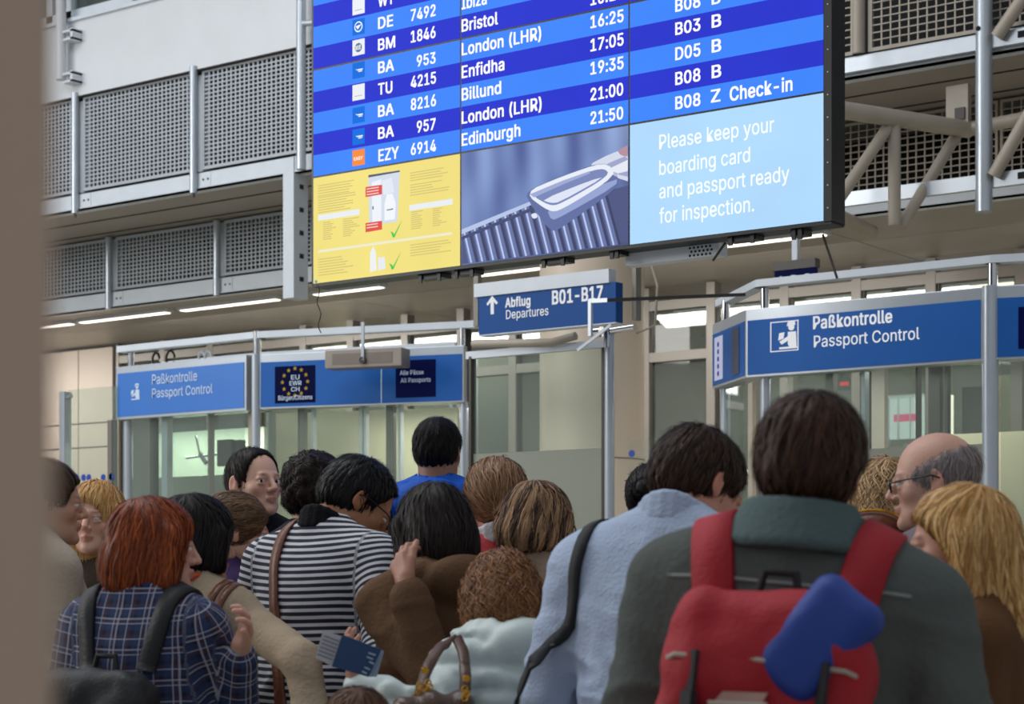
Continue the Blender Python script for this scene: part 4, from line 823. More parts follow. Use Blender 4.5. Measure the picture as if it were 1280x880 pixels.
# --- left booth
pa = gp(145, PB); pb_ = gp(316, PB); PLf = Plane(pa, pb_)
t = thing('passport_sign', 'blue passport control sign of the left booth, dim lettering', 'sign', PLf.pt(PLf.L/2, z0))
lz0, lz1 = PLf.hit(145, 525)[1], PLf.hit(145, 459)[1]
a1 = PLf.hit(308, 0)[0]
signbox(t, PLf, 0, a1, lz0, lz1, .055, .022, .16, mat('sign_blue_bright', '2f6fc0', .35, vary=.02))
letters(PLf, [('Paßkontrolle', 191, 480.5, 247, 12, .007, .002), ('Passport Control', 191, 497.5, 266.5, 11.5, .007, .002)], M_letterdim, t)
m = MB(); officer(PLf, 160, 502, 24, m); m.build('officer_symbol', M_letterdim, t)
pe = gp(322, PB); d0 = PB.e[:2]; ang = math.radians(16.5)
de = np.array([d0[0]*math.cos(ang)-d0[1]*math.sin(ang), d0[0]*math.sin(ang)+d0[1]*math.cos(ang)])
PE = Plane(pe, pe+de)
aE0, _ = PE.hit(324, 0); aE1, _ = PE.hit(580, 0); ez0, ez1 = PE.hit(324, 511.5)[1], PE.hit(324, 443)[1]
t = thing('flag_sign', 'long blue sign with ring of yellow stars and navy passports field', 'sign', PE.pt((aE0+aE1)/2, ez0))
signbox(t, PE, aE0, aE1, ez0, ez1, .062, .014, .14)
a, z = PE.hit(344, 504.5); b, _ = PE.hit(394.5, 504); zt_ = PE.hit(344, 458.5)[1]
f = MB().slab(PE, a, b, z, zt_, .004, .007).build('navy_field', M_navy, t)
cx_, cz_ = PE.hit(369.3, 477.5); R_ = 17.2*PE.Z(369)/FPX
for k in range(12):
    th = k*math.pi/6; m = MB(); sx, sz = cx_+R_*math.sin(th)*1.02, cz_+R_*math.cos(th)*.98
    m.poly(PE, [(sx+(.017 if i % 2 == 0 else .0075)*math.sin(i*math.pi/5), sz+(.017 if i % 2 == 0 else .0075)*math.cos(i*math.pi/5)) for i in range(10)], .007, .009); m.build('star', M_yellow, t)
letters(PE, [('EU', 364.5, 474.5, 375, 5.5, .009, .01), ('EWR', 362.5, 482, 377.5, 5.5, .009, .01), ('CH', 364.5, 489.5, 375, 5.5, .009, .01), ('Bürger/Citizens', 348.5, 500.5, 391, 5.5, .009, .01)], M_letterdim, t)
a, z = PE.hit(495, 497.5); b, _ = PE.hit(545, 497); zt_ = PE.hit(495, 451)[1]
MB().slab(PE, a, b, z, zt_, .004, .007).build('navy_field', M_navy, t)
letters(PE, [('Alle Pässe', 500.5, 469, 530, 5.5, .009, .01), ('All Passports', 501.5, 478.5, 539, 5.5, .009, .01)], M_letterdim, t)
a, _ = PE.hit(477, 0); MB().slab(PE, a-.004, a+.004, ez0+.014, ez1-.062, .004, .0055).build('seam', M_letterdim, t)
bt = thing('passport_booth', 'glazed passport booth under the left passport and flag signs', 'booth', PLf.pt(PLf.L/2, 0))
zr = PLf.hit(164, 440)[1]
P = PLf.shift(-.08); a, _ = P.hit(160, 500); MB().tube([P.pt(a, 0), P.pt(a, lz0)], .04, 20).build('post', M_alu2, bt, smooth=True)
a, _ = P.hit(164, 440); MB().tube([P.pt(a, lz1-.02), P.pt(a, zr+.02)], .026, 16).build('rail_spigot', M_chrome, bt, smooth=True)
gpx = gp(320, PB.shift(-.0)); MB().tube([(*gpx, 0), (*gpx, ez1)], .034, 20).build('post', M_alu2, bt, smooth=True)
gpx = gp(321.5, PB.shift(-.03)); MB().tube([(*gpx, ez1), (*gpx, zr+.06)], .03, 16).build('rail_spigot', M_chrome, bt, smooth=True)
MB().slab(PLf, PLf.hit(308.5, 0)[0], PLf.hit(316, 0)[0], lz0, ez1, -.2, -.06).build('end_cap', M_frame, bt)
P = PE.shift(-.05); a, _ = P.hit(578, 0)
px_ = PE.shift(-.06).pt(PE.shift(-.06).hit(580, 0)[0], 0)
MB().tube([(px_[0], px_[1], 0), (px_[0], px_[1], ez0+.01)], .033, 20).build('post', M_alu2, bt, smooth=True)
px2 = PE.shift(-.1).pt(PE.shift(-.1).hit(584.5, 0)[0], 0)
MB().tube([(px2[0], px2[1], ez0-.01), (px2[0], px2[1], PE.hit(584, 405)[1])], .03, 16).build('upper_post', M_framedk, bt, smooth=True)
a, _ = PE.shift(-.03).hit(578, 0); MB().tube([PE.pt(a, ez1, -.03), PE.pt(a, PE.hit(578, 410)[1], -.03)], .022, 12).build('rail_spigot', M_chrome, bt, smooth=True)
r0 = gp(151, PLf.shift(-.05)); r1 = gp(325, PB.shift(-.05)); r2 = PE.shift(-.05).pt(PE.shift(-.05).hit(597, 0)[0], 0)[:2]
rail(bt, [r0, r1, r2], zr+.035, .09, .05)
rail(bt, [gp(205, PLf.shift(-.5)), gp(330, PB.shift(-.5)), PE.shift(-.5).pt(PE.shift(-.5).hit(570, 0)[0], 0)[:2]], zr-.05, .05, .05, 'rear_rail')
P = PLf.shift(-.07); fz = P.hit(250, 588)[1]
glazing(bt, P, [166, 197, 257, 306], 0, lz0, 0, None)
glazing(bt, PLf.shift(-.6), [197, 320], 0, lz0, 0, fz)
for x, w, mtl in ((186, 5, M_framedk), (202, 8, M_alu2), (257, 2, M_frame), (309, 5, M_cream)): mullion(bt, P, x, w, lz0, mtl)
P = PE.shift(-.07)
glazing(bt, P, [330, 374, 450, 490, 574], 0, ez0, 0, None)
for x, w, mtl in ((374, 7, M_frame), (388, 2.5, M_alu2), (449, 3, M_white), (454, 2, M_white), (485, 8, M_frame), (497, 3, M_white)): mullion(bt, P, x, w, ez0, mtl)
PI = PE.shift(-.9); a_, b_ = arng(PI, 345, 572)
MB().slab(PI, a_, b_, 0, ez0+.05, -.04, 0).build('inner_board', M_interior, bt)
PI2 = PLf.shift(-1.2); a_, b_ = arng(PI2, 190, 330)
MB().slab(PI2, a_, b_, 0, lz0+.0, -.04, 0).build('inner_board', mat('mint_grey_partition', 'bfcdb8', .6), bt)
# monitor on an arm in left booth
P = PLf.shift(-.45); a_, z_ = P.hit(271, 583); b_, _ = P.hit(289, 583); c_, _ = P.hit(296, 0); zt_ = P.hit(271, 550)[1]
t = thing('monitor', 'dark grey monitor seen from behind on an arm in the left booth', 'monitor', P.pt(a_, z_))
MB().slab(P, a_, b_, z_, zt_, -.04, 0).build('screen_back', mat('anthracite_plastic', '34332f', .5), t, bevel=.004)
MB().slab(P, b_, c_, z_+.02, zt_-.005, -.10, -.03).build('housing', M_black, t)
MB().tube([P.pt(a_-.35, z_+.08, .0), P.pt(a_, z_+.10, -.02)], .010, 8).build('arm', M_chrome, t)
MB().tube([P.pt(a_-.19, z_+.09, .0), P.pt(a_-.24, z_+.26, .0)], .008, 8).tube([P.pt(a_-.19, z_+.11, .0), P.pt(a_-.12, z_+.03, .0)], .02, 8).build('arm_joint', M_chrome, t)
# barrier pane at far left of the booth, with dots
P = PLf.shift(.02); p0 = gp(80, PB.shift(.02)); p1 = gp(146, PB.shift(.02)); PP_ = Plane(p0, p1)
zt_ = PP_.hit(82, 488)[1]
t = thing('glass_barrier', 'greenish glass pane on a silver post left of the left booth', 'barrier', PP_.pt(.5, 0))
MB().slab(PP_, -.03, .035, 0, zt_-.01, -.05, .03).build('post', M_alu2, t, bevel=.004)
MB().slab(PP_, .06, PP_.L, .05, zt_, -.006, .006).build('glass_pane', M_glass, t)
MB().tube([PP_.pt(.03, zt_-.06, .0), PP_.pt(.09, zt_-.05, 0)], .02, 10).build('clamp', M_chrome, t)
def dot(t, P, x, y, r=.028): a, z = P.hit(x, y); MB().disc(P, a, z, r, .008, .010, 20).build('blue_dot', mat_dot, t)
M_clear = glass_mat('clear_low_iron_glass', (.95, .97, .96), .8, .03, (.5, .55, .5))
mat_dot = mat('blue_dot_sticker', '12389c', .5, vary=.02)
for x in (97, 105.5, 112, 130): dot(t, PP_, x, 597)
MB().slab(PP_, PP_.L-.1, PP_.L-.05, 0, lz0, -.05, .01).build('post', M_frame, t)
dot(t, PP_, 140, 596)
# tall glass barrier in the middle
p0 = gp(592, PB.shift(.1)); p1 = gp(757, PB.shift(.1)); PM = Plane(p0, p1)
zt_ = PM.hit(592, 446)[1]; fz = PM.hit(592, 567)[1]; zt_ = zt_
t = thing('glass_barrier', 'tall glass barrier with frosted lower half in front of the column', 'barrier', PM.pt(PM.L/2, 0))
MB().slab(PM, 0, PM.L-.02, fz, zt_, -.006, .006).build('glass_pane', M_glass, t)
MB().slab(PM, 0, PM.L-.02, .05, fz-.003, -.006, .006).build('frosted_pane', M_frost, t)
MB().slab(PM, -.02, 0, 0, zt_, -.03, .03).slab(PM, PM.L-.02, PM.L+.0, 0, zt_, -.02, .02).build('edge_frame', M_framedk, t)
MB().tube([PM.pt(PM.L+.03, 0, 0), PM.pt(PM.L+.03, zt_+.08, 0)], .034, 16).build('post', M_alu2, t, smooth=True)
m = MB(); m.beam(PM.pt(-.05, zt_+.01, 0), PM.pt(PM.L, zt_+.01, 0), .05, .05); m.build('head_rail', M_alu, t)
m = MB(); m.tube([PM.pt(.02, zt_+.085, .03), PM.pt(PM.L*.62, zt_+.045, .03), PM.pt(PM.L*.80, zt_+.075, .03)], .028, 12).build('hand_tube', M_cream, t, smooth=True)
m = MB(); m.tube([PM.pt(PM.L-.09, zt_+.09, .02), PM.pt(PM.L-.02, zt_+.09, .02)], .036, 12); m.tube([PM.pt(PM.L+.06, zt_+.09, .02), PM.pt(PM.L+.24, zt_+.10, .02)], .024, 12); m.tube([PM.pt(PM.L+.03, zt_-.02, .03), PM.pt(PM.L+.03, zt_+.13, .03)], .022, 12)
m.build('clamp', M_chrome, t, smooth=True)
m = MB(); m.tube([PM.pt(PM.L+.24, zt_+.06, 0), PM.pt(PM.L+.38, zt_+.1, 0), PM.pt(PM.L+.40, zt_+.35, 0), PM.pt(PM.L+.32, zt_+.6, 0)], .008, 8).build('cable', M_cream, t)
# dots on the glass to the right of the column
PN = PX(11.6)
t = thing('glass_barrier', 'clear glass pane with two blue dots beside the round column', 'barrier', PN.pt(PN.hit(800, 0)[0], 0))
a_, b_ = arng(PN, 786, 836)
MB().slab(PN, a_, b_, .05, PN.hit(786, 548)[1], -.006, .006).build('glass_pane', M_clear, t); MB().slab(PN, a_-.02, b_, 0, .05, -.03, .03).build('base_rail', M_alu, t)
for x in (790.5, 818.5): dot(t, PN, x, 567, .026)
# grey heater box hanging from the rail
PH = PE.shift(.35); a_, z_ = PH.hit(406, 461); b_, _ = PH.hit(502, 459); zt_ = PH.hit(406, 438)[1]
t = thing('hanging_heater', 'grey louvred box hanging from the left booth rail', 'heater', PH.pt((a_+b_)/2, z_))
MB().slab(PH, a_, b_, z_, zt_, -.16, 0).build('housing', mat('warm_grey_metal', '8d857d', .4, .3), t, bevel=.006)
w_ = b_-a_; MB().slab(PH, a_+.1*w_, b_-.12*w_, z_+.025, zt_-.03, -.01, .003).build('front_panel', mat('grey_metal_panel', '756d67', .35, .4), t)
MB().slab(PH, a_+.49*w_, a_+.525*w_, z_+.05, PH.hit(453, 403)[1], .003, .02).build('hanger', M_alu2, t); MB().disc(PH, a_+.505*w_, z_+.05, .025, .003, .02).build('knob', M_framedk, t)
# wires on the left booth roof
t = thing('cable_bundle', 'loose grey cable loops above the left passport sign', 'cable', PLf.pt(.6, lz1, -.1))
Pk = PLf.shift(-.12)
for k, (x, y, r, mt) in enumerate(((195, 449, .05, M_framedk), (213, 448, .06, M_framedk), (252, 446, .04, M_alu), (260, 446, .045, M_alu))):
    a_, z_ = Pk.hit(x, y); m = MB(); m.tube([Pk.pt(a_+r*math.cos(q)*.8, z_+r*math.sin(q)) for q in np.linspace(0, 2*math.pi, 14)][:13], .010, 6).build('cable_loop', mt, t)
# foreground column, out of focus at the left edge
c0 = W(-70, 500, .56)
ncol = MB().tube([(c0[0], c0[1], 0), (c0[0], c0[1], 3.2)], .0315, 32).build('near_column', M_near, smooth=True)
tagged(ncol, 'blurred taupe pole in the foreground at the left frame edge', 'pole')
ncol['label'] = 'blurred taupe pole in the foreground at the left frame edge'
# ================================================================== people: signed-distance bodies turned into meshes
class Field:
    def __init__(s, lo, hi, h):
        s.h = h; s.lo = np.array(lo, float); s.n = np.maximum(2, np.ceil((np.array(hi)-lo)/h).astype(int)+1)
        s.D = np.full(s.n, .25, np.float32)
    def sub(s, lo, hi):
        a = np.clip(np.floor((np.array(lo)-s.lo)/s.h).astype(int), 0, s.n); b = np.clip(np.ceil((np.array(hi)-s.lo)/s.h).astype(int)+1, 0, s.n)
        if (b <= a).any(): return None, None
        sl = tuple(slice(i, j) for i, j in zip(a, b))
        g = np.meshgrid(*[(s.lo[i]+s.h*np.arange(a[i], b[i])).astype(np.float32) for i in range(3)], indexing='ij', sparse=False)
        return sl, np.stack(g, -1)
    @staticmethod
    def dist(p, X, inf):
        if p[0] == 'c':
            _, a, b, ra, rb = p[:5]; a = np.array(a, np.float32); b = np.array(b, np.float32); ba = b-a; q = X-a
            hh = np.clip((q@ba)/max(float(ba@ba), 1e-9), 0, 1)
            return np.linalg.norm(q-hh[..., None]*ba, axis=-1)-(ra+(rb-ra)*hh+inf)
        if p[0] == 'b':                   # rounded box: centre, half sizes, rotation, corner radius
            _, c, hf, R, rr_ = p; q = np.abs((X-np.array(c, np.float32))@np.array(R, np.float32))-(np.array(hf, np.float32)-rr_)
            return np.linalg.norm(np.maximum(q, 0), axis=-1)+np.minimum(q.max(-1), 0)-rr_-inf
        _, c, r, R = p[:4]; r = np.array(r, np.float32)+inf; q = (X-np.array(c, np.float32))@np.array(R, np.float32)
        k0 = np.linalg.norm(q/r, axis=-1); k1 = np.linalg.norm(q/(r*r), axis=-1)
        return k0*(k0-1)/np.maximum(k1, 1e-6)
    @staticmethod
    def bounds(p, m):
        if p[0] == 'c':
            a, b = np.array(p[1]), np.array(p[2]); r = max(p[3], p[4])+m; return np.minimum(a, b)-r, np.maximum(a, b)+r
        r = (float(np.linalg.norm(p[2])) if p[0] == 'b' else max(p[2]))+m; c = np.array(p[1]); return c-r, c+r
    def add(s, p, inf=0.0, k=.02):
        sl, X = s.sub(*s.bounds(p, abs(inf)+k+.03))
        if sl is None: return
        d = s.dist(p, X, inf); D = s.D[sl]
        hh = np.clip(.5+.5*(D-d)/k, 0, 1); s.D[sl] = D+(d-D)*hh-k*hh*(1-hh)
    def cut(s, p, inf=0.0, k=.008):
        sl, X = s.sub(*s.bounds(p, abs(inf)+k+.03))
        if sl is None: return
        d = -s.dist(p, X, inf); D = s.D[sl]
        hh = np.clip(.5-.5*(D-d)/k, 0, 1); s.D[sl] = D+(d-D)*hh+k*hh*(1-hh)
    def halfspace(s, pt, nrm, k=.006):       # removes the side the normal points to
        _, X = s.sub(s.lo-1, s.lo+s.h*s.n+1); d = (X-np.array(pt, np.float32))@np.array(nrm, np.float32); D = s.D
        hh = np.clip(.5-.5*(D-d)/k, 0, 1); s.D = D+(d-D)*hh+k*hh*(1-hh)
    def disp(s, fn):
        _, X = s.sub(s.lo-1, s.lo+s.h*s.n+1); s.D = s.D+fn(X).astype(np.float32)
    def sample(s, P, grad=False):
        q = np.clip((P-s.lo)/s.h, 0, s.n-1.001); i = q.astype(int); f = q-i; D = s.D
        def at(dx, dy, dz): return D[i[:, 0]+dx, i[:, 1]+dy, i[:, 2]+dz]
        c = [[[at(x, y, z) for z in (0, 1)] for y in (0, 1)] for x in (0, 1)]
        fx, fy, fz = f.T
        def L(a, b, t): return a*(1-t)+b*t
        y0 = L(L(c[0][0][0], c[1][0][0], fx), L(c[0][1][0], c[1][1][0], fx), fy); y1 = L(L(c[0][0][1], c[1][0][1], fx), L(c[0][1][1], c[1][1][1], fx), fy)
        return L(y0, y1, fz)
    def grad(s, P):
        e = s.h*.9; g = np.stack([s.sample(P+np.eye(3)[i]*e)-s.sample(P-np.eye(3)[i]*e) for i in range(3)], -1)
        return g/np.maximum(np.linalg.norm(g, axis=1, keepdims=True), 1e-6)
    def mesh(s):
        D = s.D.copy(); D[0] = D[-1] = .1; D[:, 0] = D[:, -1] = .1; D[:, :, 0] = D[:, :, -1] = .1
        S = D < 0; nx, ny, nz = D.shape
        cs = sum(S[x:nx-1+x, y:ny-1+y, z:nz-1+z].astype(np.int8) for x in (0, 1) for y in (0, 1) for z in (0, 1))
        act = (cs > 0) & (cs < 8); idx = np.argwhere(act); N = len(idx)
        lut = np.full(act.shape, -1, np.int32); lut[act] = np.arange(N)
        acc = np.zeros((N, 3)); cnt = np.zeros(N); corner = {}
        for x in (0, 1):
            for y in (0, 1):
                for z in (0, 1): corner[x, y, z] = D[idx[:, 0]+x, idx[:, 1]+y, idx[:, 2]+z]
        for a in corner:
            for ax in range(3):
                if a[ax]: continue
                b = list(a); b[ax] = 1; b = tuple(b); da, db = corner[a], corner[b]; m = (da < 0) != (db < 0)
                t = np.where(m, da/np.where(m, da-db, 1), 0); p = np.array(a, float)[None].repeat(N, 0); p[:, ax] += t
                acc[m] += p[m]; cnt[m] += 1
        V = s.lo+(idx+acc/cnt[:, None])*s.h
        F = []
        for ax in range(3):
            A = [slice(1, -1)]*3; A0 = list(A); A1 = list(A); A0[ax] = slice(0, -1); A1[ax] = slice(1, None)
            s0, s1 = S[tuple(A0)], S[tuple(A1)]; e = np.argwhere(s0 != s1)
            flip = s0[tuple(e.T)]; o1, o2 = (ax+1) % 3, (ax+2) % 3
            base = e.copy(); base[:, o1] += 1; base[:, o2] += 1
            def c(d1, d2): q = base.copy(); q[:, o1] -= d1; q[:, o2] -= d2; return lut[tuple(q.T)]
            Q = np.stack([c(0, 0), c(1, 0), c(1, 1), c(0, 1)], 1); Q[~flip] = Q[~flip][:, ::-1]; F.append(Q)
        F = np.concatenate(F); F = F[(F >= 0).all(1)]
        return V, F
_NL = np.random.default_rng(5).uniform(-1, 1, (24, 24, 24)).astype(np.float32)
def noise3(Q):
    i = np.floor(Q).astype(int); f = Q-i; f = f*f*(3-2*f); i %= 24; j = (i+1) % 24
    x0, y0, z0 = i[..., 0], i[..., 1], i[..., 2]; x1, y1, z1 = j[..., 0], j[..., 1], j[..., 2]; fx, fy, fz = f[..., 0], f[..., 1], f[..., 2]
    a = _NL[x0, y0, z0]*(1-fx)+_NL[x1, y0, z0]*fx; b = _NL[x0, y1, z0]*(1-fx)+_NL[x1, y1, z0]*fx
    c = _NL[x0, y0, z1]*(1-fx)+_NL[x1, y0, z1]*fx; d = _NL[x0, y1, z1]*(1-fx)+_NL[x1, y1, z1]*fx
    return (a*(1-fy)+b*fy)*(1-fz)+(c*(1-fy)+d*fy)*fz
def rot(ax, deg):
    a = math.radians(deg); c, s_ = math.cos(a), math.sin(a)
    return np.array({'x': [[1, 0, 0], [0, c, -s_], [0, s_, c]], 'y': [[c, 0, s_], [0, 1, 0], [-s_, 0, c]], 'z': [[c, -s_, 0], [s_, c, 0], [0, 0, 1]]}[ax], float)
I3 = np.eye(3)
def xf(p, R, t):                    # moves a primitive into another frame
    f = lambda v: R@np.array(v, float)+t
    if p[0] == 'c': return ('c', f(p[1]), f(p[2]), p[3], p[4])
    return ('e', f(p[1]), p[2], R@np.array(p[3]))
def mk(name, V, F, m, parent, attrs=None, label=None, smooth=True, base=None):
    me = bpy.data.meshes.new(name); V = np.asarray(V, np.float64); F = np.asarray(F)
    if base is not None: V = V-base
    me.vertices.add(len(V)); me.vertices.foreach_set('co', V.astype(np.float32).ravel())
    k = F.shape[1]; me.loops.add(F.size); me.loops.foreach_set('vertex_index', F.astype(np.int32).ravel())
    me.polygons.add(len(F)); me.polygons.foreach_set('loop_start', np.arange(0, F.size, k, dtype=np.int32)); me.update(calc_edges=True); me.validate()
    if smooth: me.shade_smooth()
    for nm, (tp, arr) in (attrs or {}).items():
        at = me.attributes.new(nm, tp, 'POINT'); at.data.foreach_set('value' if tp == 'FLOAT' else ('color' if tp == 'FLOAT_COLOR' else 'vector'), np.asarray(arr, np.float32).ravel())
    me.materials.append(m); o = bpy.data.objects.new(name, me); col.objects.link(o); o.parent = parent
    if label: o['label'] = label
    return o
# ------------------------------------------------------------------ materials of skin, hair and cloth
def attr_node(nt, name): n = nt.nodes.new('ShaderNodeAttribute'); n.attribute_name = name; return n
_mc = {}
def skin_mat(c):
    if c in _mc: return _mc[c]
    m = mat('skin', c, .5, vary=.05, scale=14, bump=.08, bscale=160, sss=.12); nt = m.node_tree; b = nt.nodes['Principled BSDF']
    at = attr_node(nt, 'tint'); mx = nt.nodes.new('ShaderNodeMix'); mx.data_type = 'RGBA'; mx.blend_type = 'MULTIPLY'; mx.inputs[0].default_value = 1
    src = b.inputs['Base Color'].links[0].from_socket; nt.links.new(src, mx.inputs[6]); nt.links.new(at.outputs['Color'], mx.inputs[7]); nt.links.new(mx.outputs[2], b.inputs['Base Color'])
    _mc[c] = m; return m
def hair_mat(c1, c2, rough=.5):
    if (c1, c2) in _mc: return _mc[c1, c2]
    m = mat('hair', c1, rough, vary=0, spec=.22); nt = m.node_tree; b = nt.nodes['Principled BSDF']
    at = attr_node(nt, 'hv'); rp = nt.nodes.new('ShaderNodeMix'); rp.data_type = 'RGBA'
    nt.links.new(at.outputs['Fac'], rp.inputs[0]); rp.inputs[6].default_value = (*lin(c1), 1); rp.inputs[7].default_value = (*lin(c2), 1); nt.links.new(rp.outputs[2], b.inputs['Base Color'])
    _mc[c1, c2] = m; return m
def stripe_mat(name, cA, cB, period, duty=.5, axis=0):
    m = mat(name, cA, .85, vary=.0, bump=.1, bscale=250); nt = m.node_tree; b = nt.nodes['Principled BSDF']
    at = attr_node(nt, 'cloth'); sp = nt.nodes.new('ShaderNodeSeparateXYZ'); nt.links.new(at.outputs['Vector'], sp.inputs[0])
    d = nt.nodes.new('ShaderNodeMath'); d.operation = 'DIVIDE'; d.inputs[1].default_value = period; nt.links.new(sp.outputs[axis], d.inputs[0])
    fr = nt.nodes.new('ShaderNodeMath'); fr.operation = 'FRACT'; nt.links.new(d.outputs[0], fr.inputs[0])
    gt = nt.nodes.new('ShaderNodeMath'); gt.operation = 'GREATER_THAN'; gt.inputs[1].default_value = duty; nt.links.new(fr.outputs[0], gt.inputs[0])
    mx = nt.nodes.new('ShaderNodeMix'); mx.data_type = 'RGBA'; mx.inputs[6].default_value = (*lin(cA), 1); mx.inputs[7].default_value = (*lin(cB), 1)
    nt.links.new(gt.outputs[0], mx.inputs[0]); nt.links.new(mx.outputs[2], b.inputs['Base Color']); return m
def plaid_mat():
    m = mat('plaid_cotton', '1b1e3c', .85, vary=0, bump=.1, bscale=250); nt = m.node_tree; b = nt.nodes['Principled BSDF']
    at = attr_node(nt, 'cloth'); sp = nt.nodes.new('ShaderNodeSeparateXYZ'); nt.links.new(at.outputs['Vector'], sp.inputs[0])
    def band(ax, per, lo, hi):
        d = nt.nodes.new('ShaderNodeMath'); d.operation = 'DIVIDE'; d.inputs[1].default_value = per; nt.links.new(sp.outputs[ax], d.inputs[0])
        f = nt.nodes.new('ShaderNodeMath'); f.operation = 'FRACT'; nt.links.new(d.outputs[0], f.inputs[0])
        a = nt.nodes.new('ShaderNodeMath'); a.operation = 'COMPARE'; a.inputs[1].default_value = (lo+hi)/2; a.inputs[2].default_value = (hi-lo)/2; nt.links.new(f.outputs[0], a.inputs[0]); return a.outputs[0]
    cur = None
    def over(prev, fac, c, amt):
        mm = nt.nodes.new('ShaderNodeMath'); mm.operation = 'MULTIPLY'; mm.inputs[1].default_value = amt; nt.links.new(fac, mm.inputs[0])
        x = nt.nodes.new('ShaderNodeMix'); x.data_type = 'RGBA'; nt.links.new(mm.outputs[0], x.inputs[0])
        if prev is None: x.inputs[6].default_value = (*lin('12142a'), 1)
        else: nt.links.new(prev, x.inputs[6])
        x.inputs[7].default_value = (*lin(c), 1); return x.outputs[2]
    for ax in (0, 1):
        cur = over(cur, band(ax, .040, .0, .36), '263a66', .5); cur = over(cur, band(ax, .040, .5, .72), '4c2f4c', .45)
    for ax in (0, 1):
        cur = over(cur, band(ax, .040, .40, .47), 'b9c2d2', .55); cur = over(cur, band(ax, .08, .85, .90), 'b9c2d6', .5)
    nt.links.new(cur, b.inputs['Base Color']); return m
def weave_mat(name, c, vary=.12, rough=.88, bump=.3): return mat(name, c, rough, vary=vary, scale=5, bump=bump, bscale=85, spec=.18)
M_eyew = mat('eye_white', 'd8d2cc', .25, vary=.02); M_iris = mat('eye_dark_iris', '1d120c', .2, vary=.1)
M_shoe = mat('dark_shoe_leather', '1a1715', .4, vary=.15)
# ------------------------------------------------------------------ anatomy
def head_prims(fem=False):
    j = .93 if fem else 1.0
    P = [(('e', (0, -.014, .028), (.075, .096, .084), I3), .02), (('e', (0, .028, -.03), (.057*j, .062, .082), I3), .03), (('e', (0, .046, -.078), (.040*j, .040, .032), I3), .03),
         (('c', (-.045*j, .0, -.06), (-.02, .06, -.088), .022, .02), .025), (('c', (.045*j, .0, -.06), (.02, .06, -.088), .022, .02), .025),
         (('e', (-.041, .056, -.028), (.02, .022, .02), I3), .02), (('e', (.041, .056, -.028), (.02, .022, .02), I3), .02),
         (('c', (-.034, .082, .016), (.034, .082, .016), .0085, .0085), .014), (('c', (0, .09, .010), (0, .112, -.026), .007, .0105), .012),
         (('c', (-.010, .098, -.032), (.010, .098, -.032), .0085, .0085), .006), (('e', (0, .088, -.098), (.02, .016, .016), I3), .018)]
    C = [(('e', (-.032, .097, .000), (.017, .014, .011), I3), .01), (('e', (.032, .097, .000), (.017, .014, .011), I3), .01)]
    P2 = [(('e', (-.031, .0785, .0075), (.0165, .0138, .0080), I3), .004), (('e', (.031, .0785, .0075), (.0165, .0138, .0080), I3), .004), (('e', (-.031, .078, -.0095), (.0155, .0125, .0065), I3), .004), (('e', (.031, .078, -.0095), (.0155, .0125, .0065), I3), .004),
          (('c', (-.017, .093, -.057), (0, .099, -.0555), .0045, .0062), .005), (('c', (.017, .093, -.057), (0, .099, -.0555), .0045, .0062), .005),
          (('c', (-.015, .092, -.064), (.0, .097, -.066), .0045, .007), .004), (('c', (.015, .092, -.064), (.0, .097, -.066), .0045, .007), .004)]
    for s_ in (-1, 1):
        R = rot('z', s_*22)@rot('x', -8)
        P2 += [(('e', (s_*.080, -.010, -.008), (.007, .018, .031), R), .006), (('e', (s_*.074, -.002, -.030), (.006, .010, .012), R), .006)]
    C2 = [(('e', (s_*.088, -.008, -.004), (.006, .010, .018), rot('z', s_*22)), .006) for s_ in (-1, 1)]
    return P, C, P2, C2
def hand_prims(wr, a, n, side, curl=30, spread=6, thumb=40, k=1.0):
    """wr wrist, a towards the fingers, n the side the fingers curl to, side +1/-1 where the thumb leaves"""
    wr, a, n = (np.array(v, float) for v in (wr, a, n)); a /= np.linalg.norm(a); n -= a*(n@a); n /= np.linalg.norm(n); s_ = np.cross(a, n)*side
    out = [(('c', wr-a*.03, wr+a*.015, .026, .025), .012)]
    for i, (o, L) in enumerate(((.030, .072), (.010, .080), (-.010, .075), (-.028, .058))):
        base = wr+a*.012*k+s_*o*.45; kn = wr+a*(.088-.004*abs(i-1))*k+s_*o*k
        out.append((('c', base, kn, .0135*k, .0115*k), .012)); p = kn; ang = curl*.5; d0 = a*math.cos(math.radians((1.2-i)*spread))+s_*math.sin(math.radians((1.2-i)*spread))
        for q, (fr, r0, r1) in enumerate(((.45, .0098, .0088), (.31, .0088, .0082), (.24, .0082, .0068))):
            d = d0*math.cos(math.radians(ang))+n*math.sin(math.radians(ang)); e = p+d*L*fr*k; out.append((('c', p, e, r0*k, r1*k), .003)); p = e; ang += curl*.85
    t0 = wr+a*.022*k+s_*.020*k; d = a*math.cos(math.radians(thumb))+s_*math.sin(math.radians(thumb))+n*.25; d /= np.linalg.norm(d)
    t1 = t0+d*.045*k; d2 = d+a*.5+n*.2; d2 /= np.linalg.norm(d2); t2 = t1+d2*.032*k; t3 = t2+(d2+n*.2)*.024*k
    out += [(('c', t0, t1, .016*k, .012*k), .010), (('c', t1, t2, .0115*k, .0105*k), .003), (('c', t2, t3, .0105*k, .0085*k), .003)]
    return out
class Person: pass
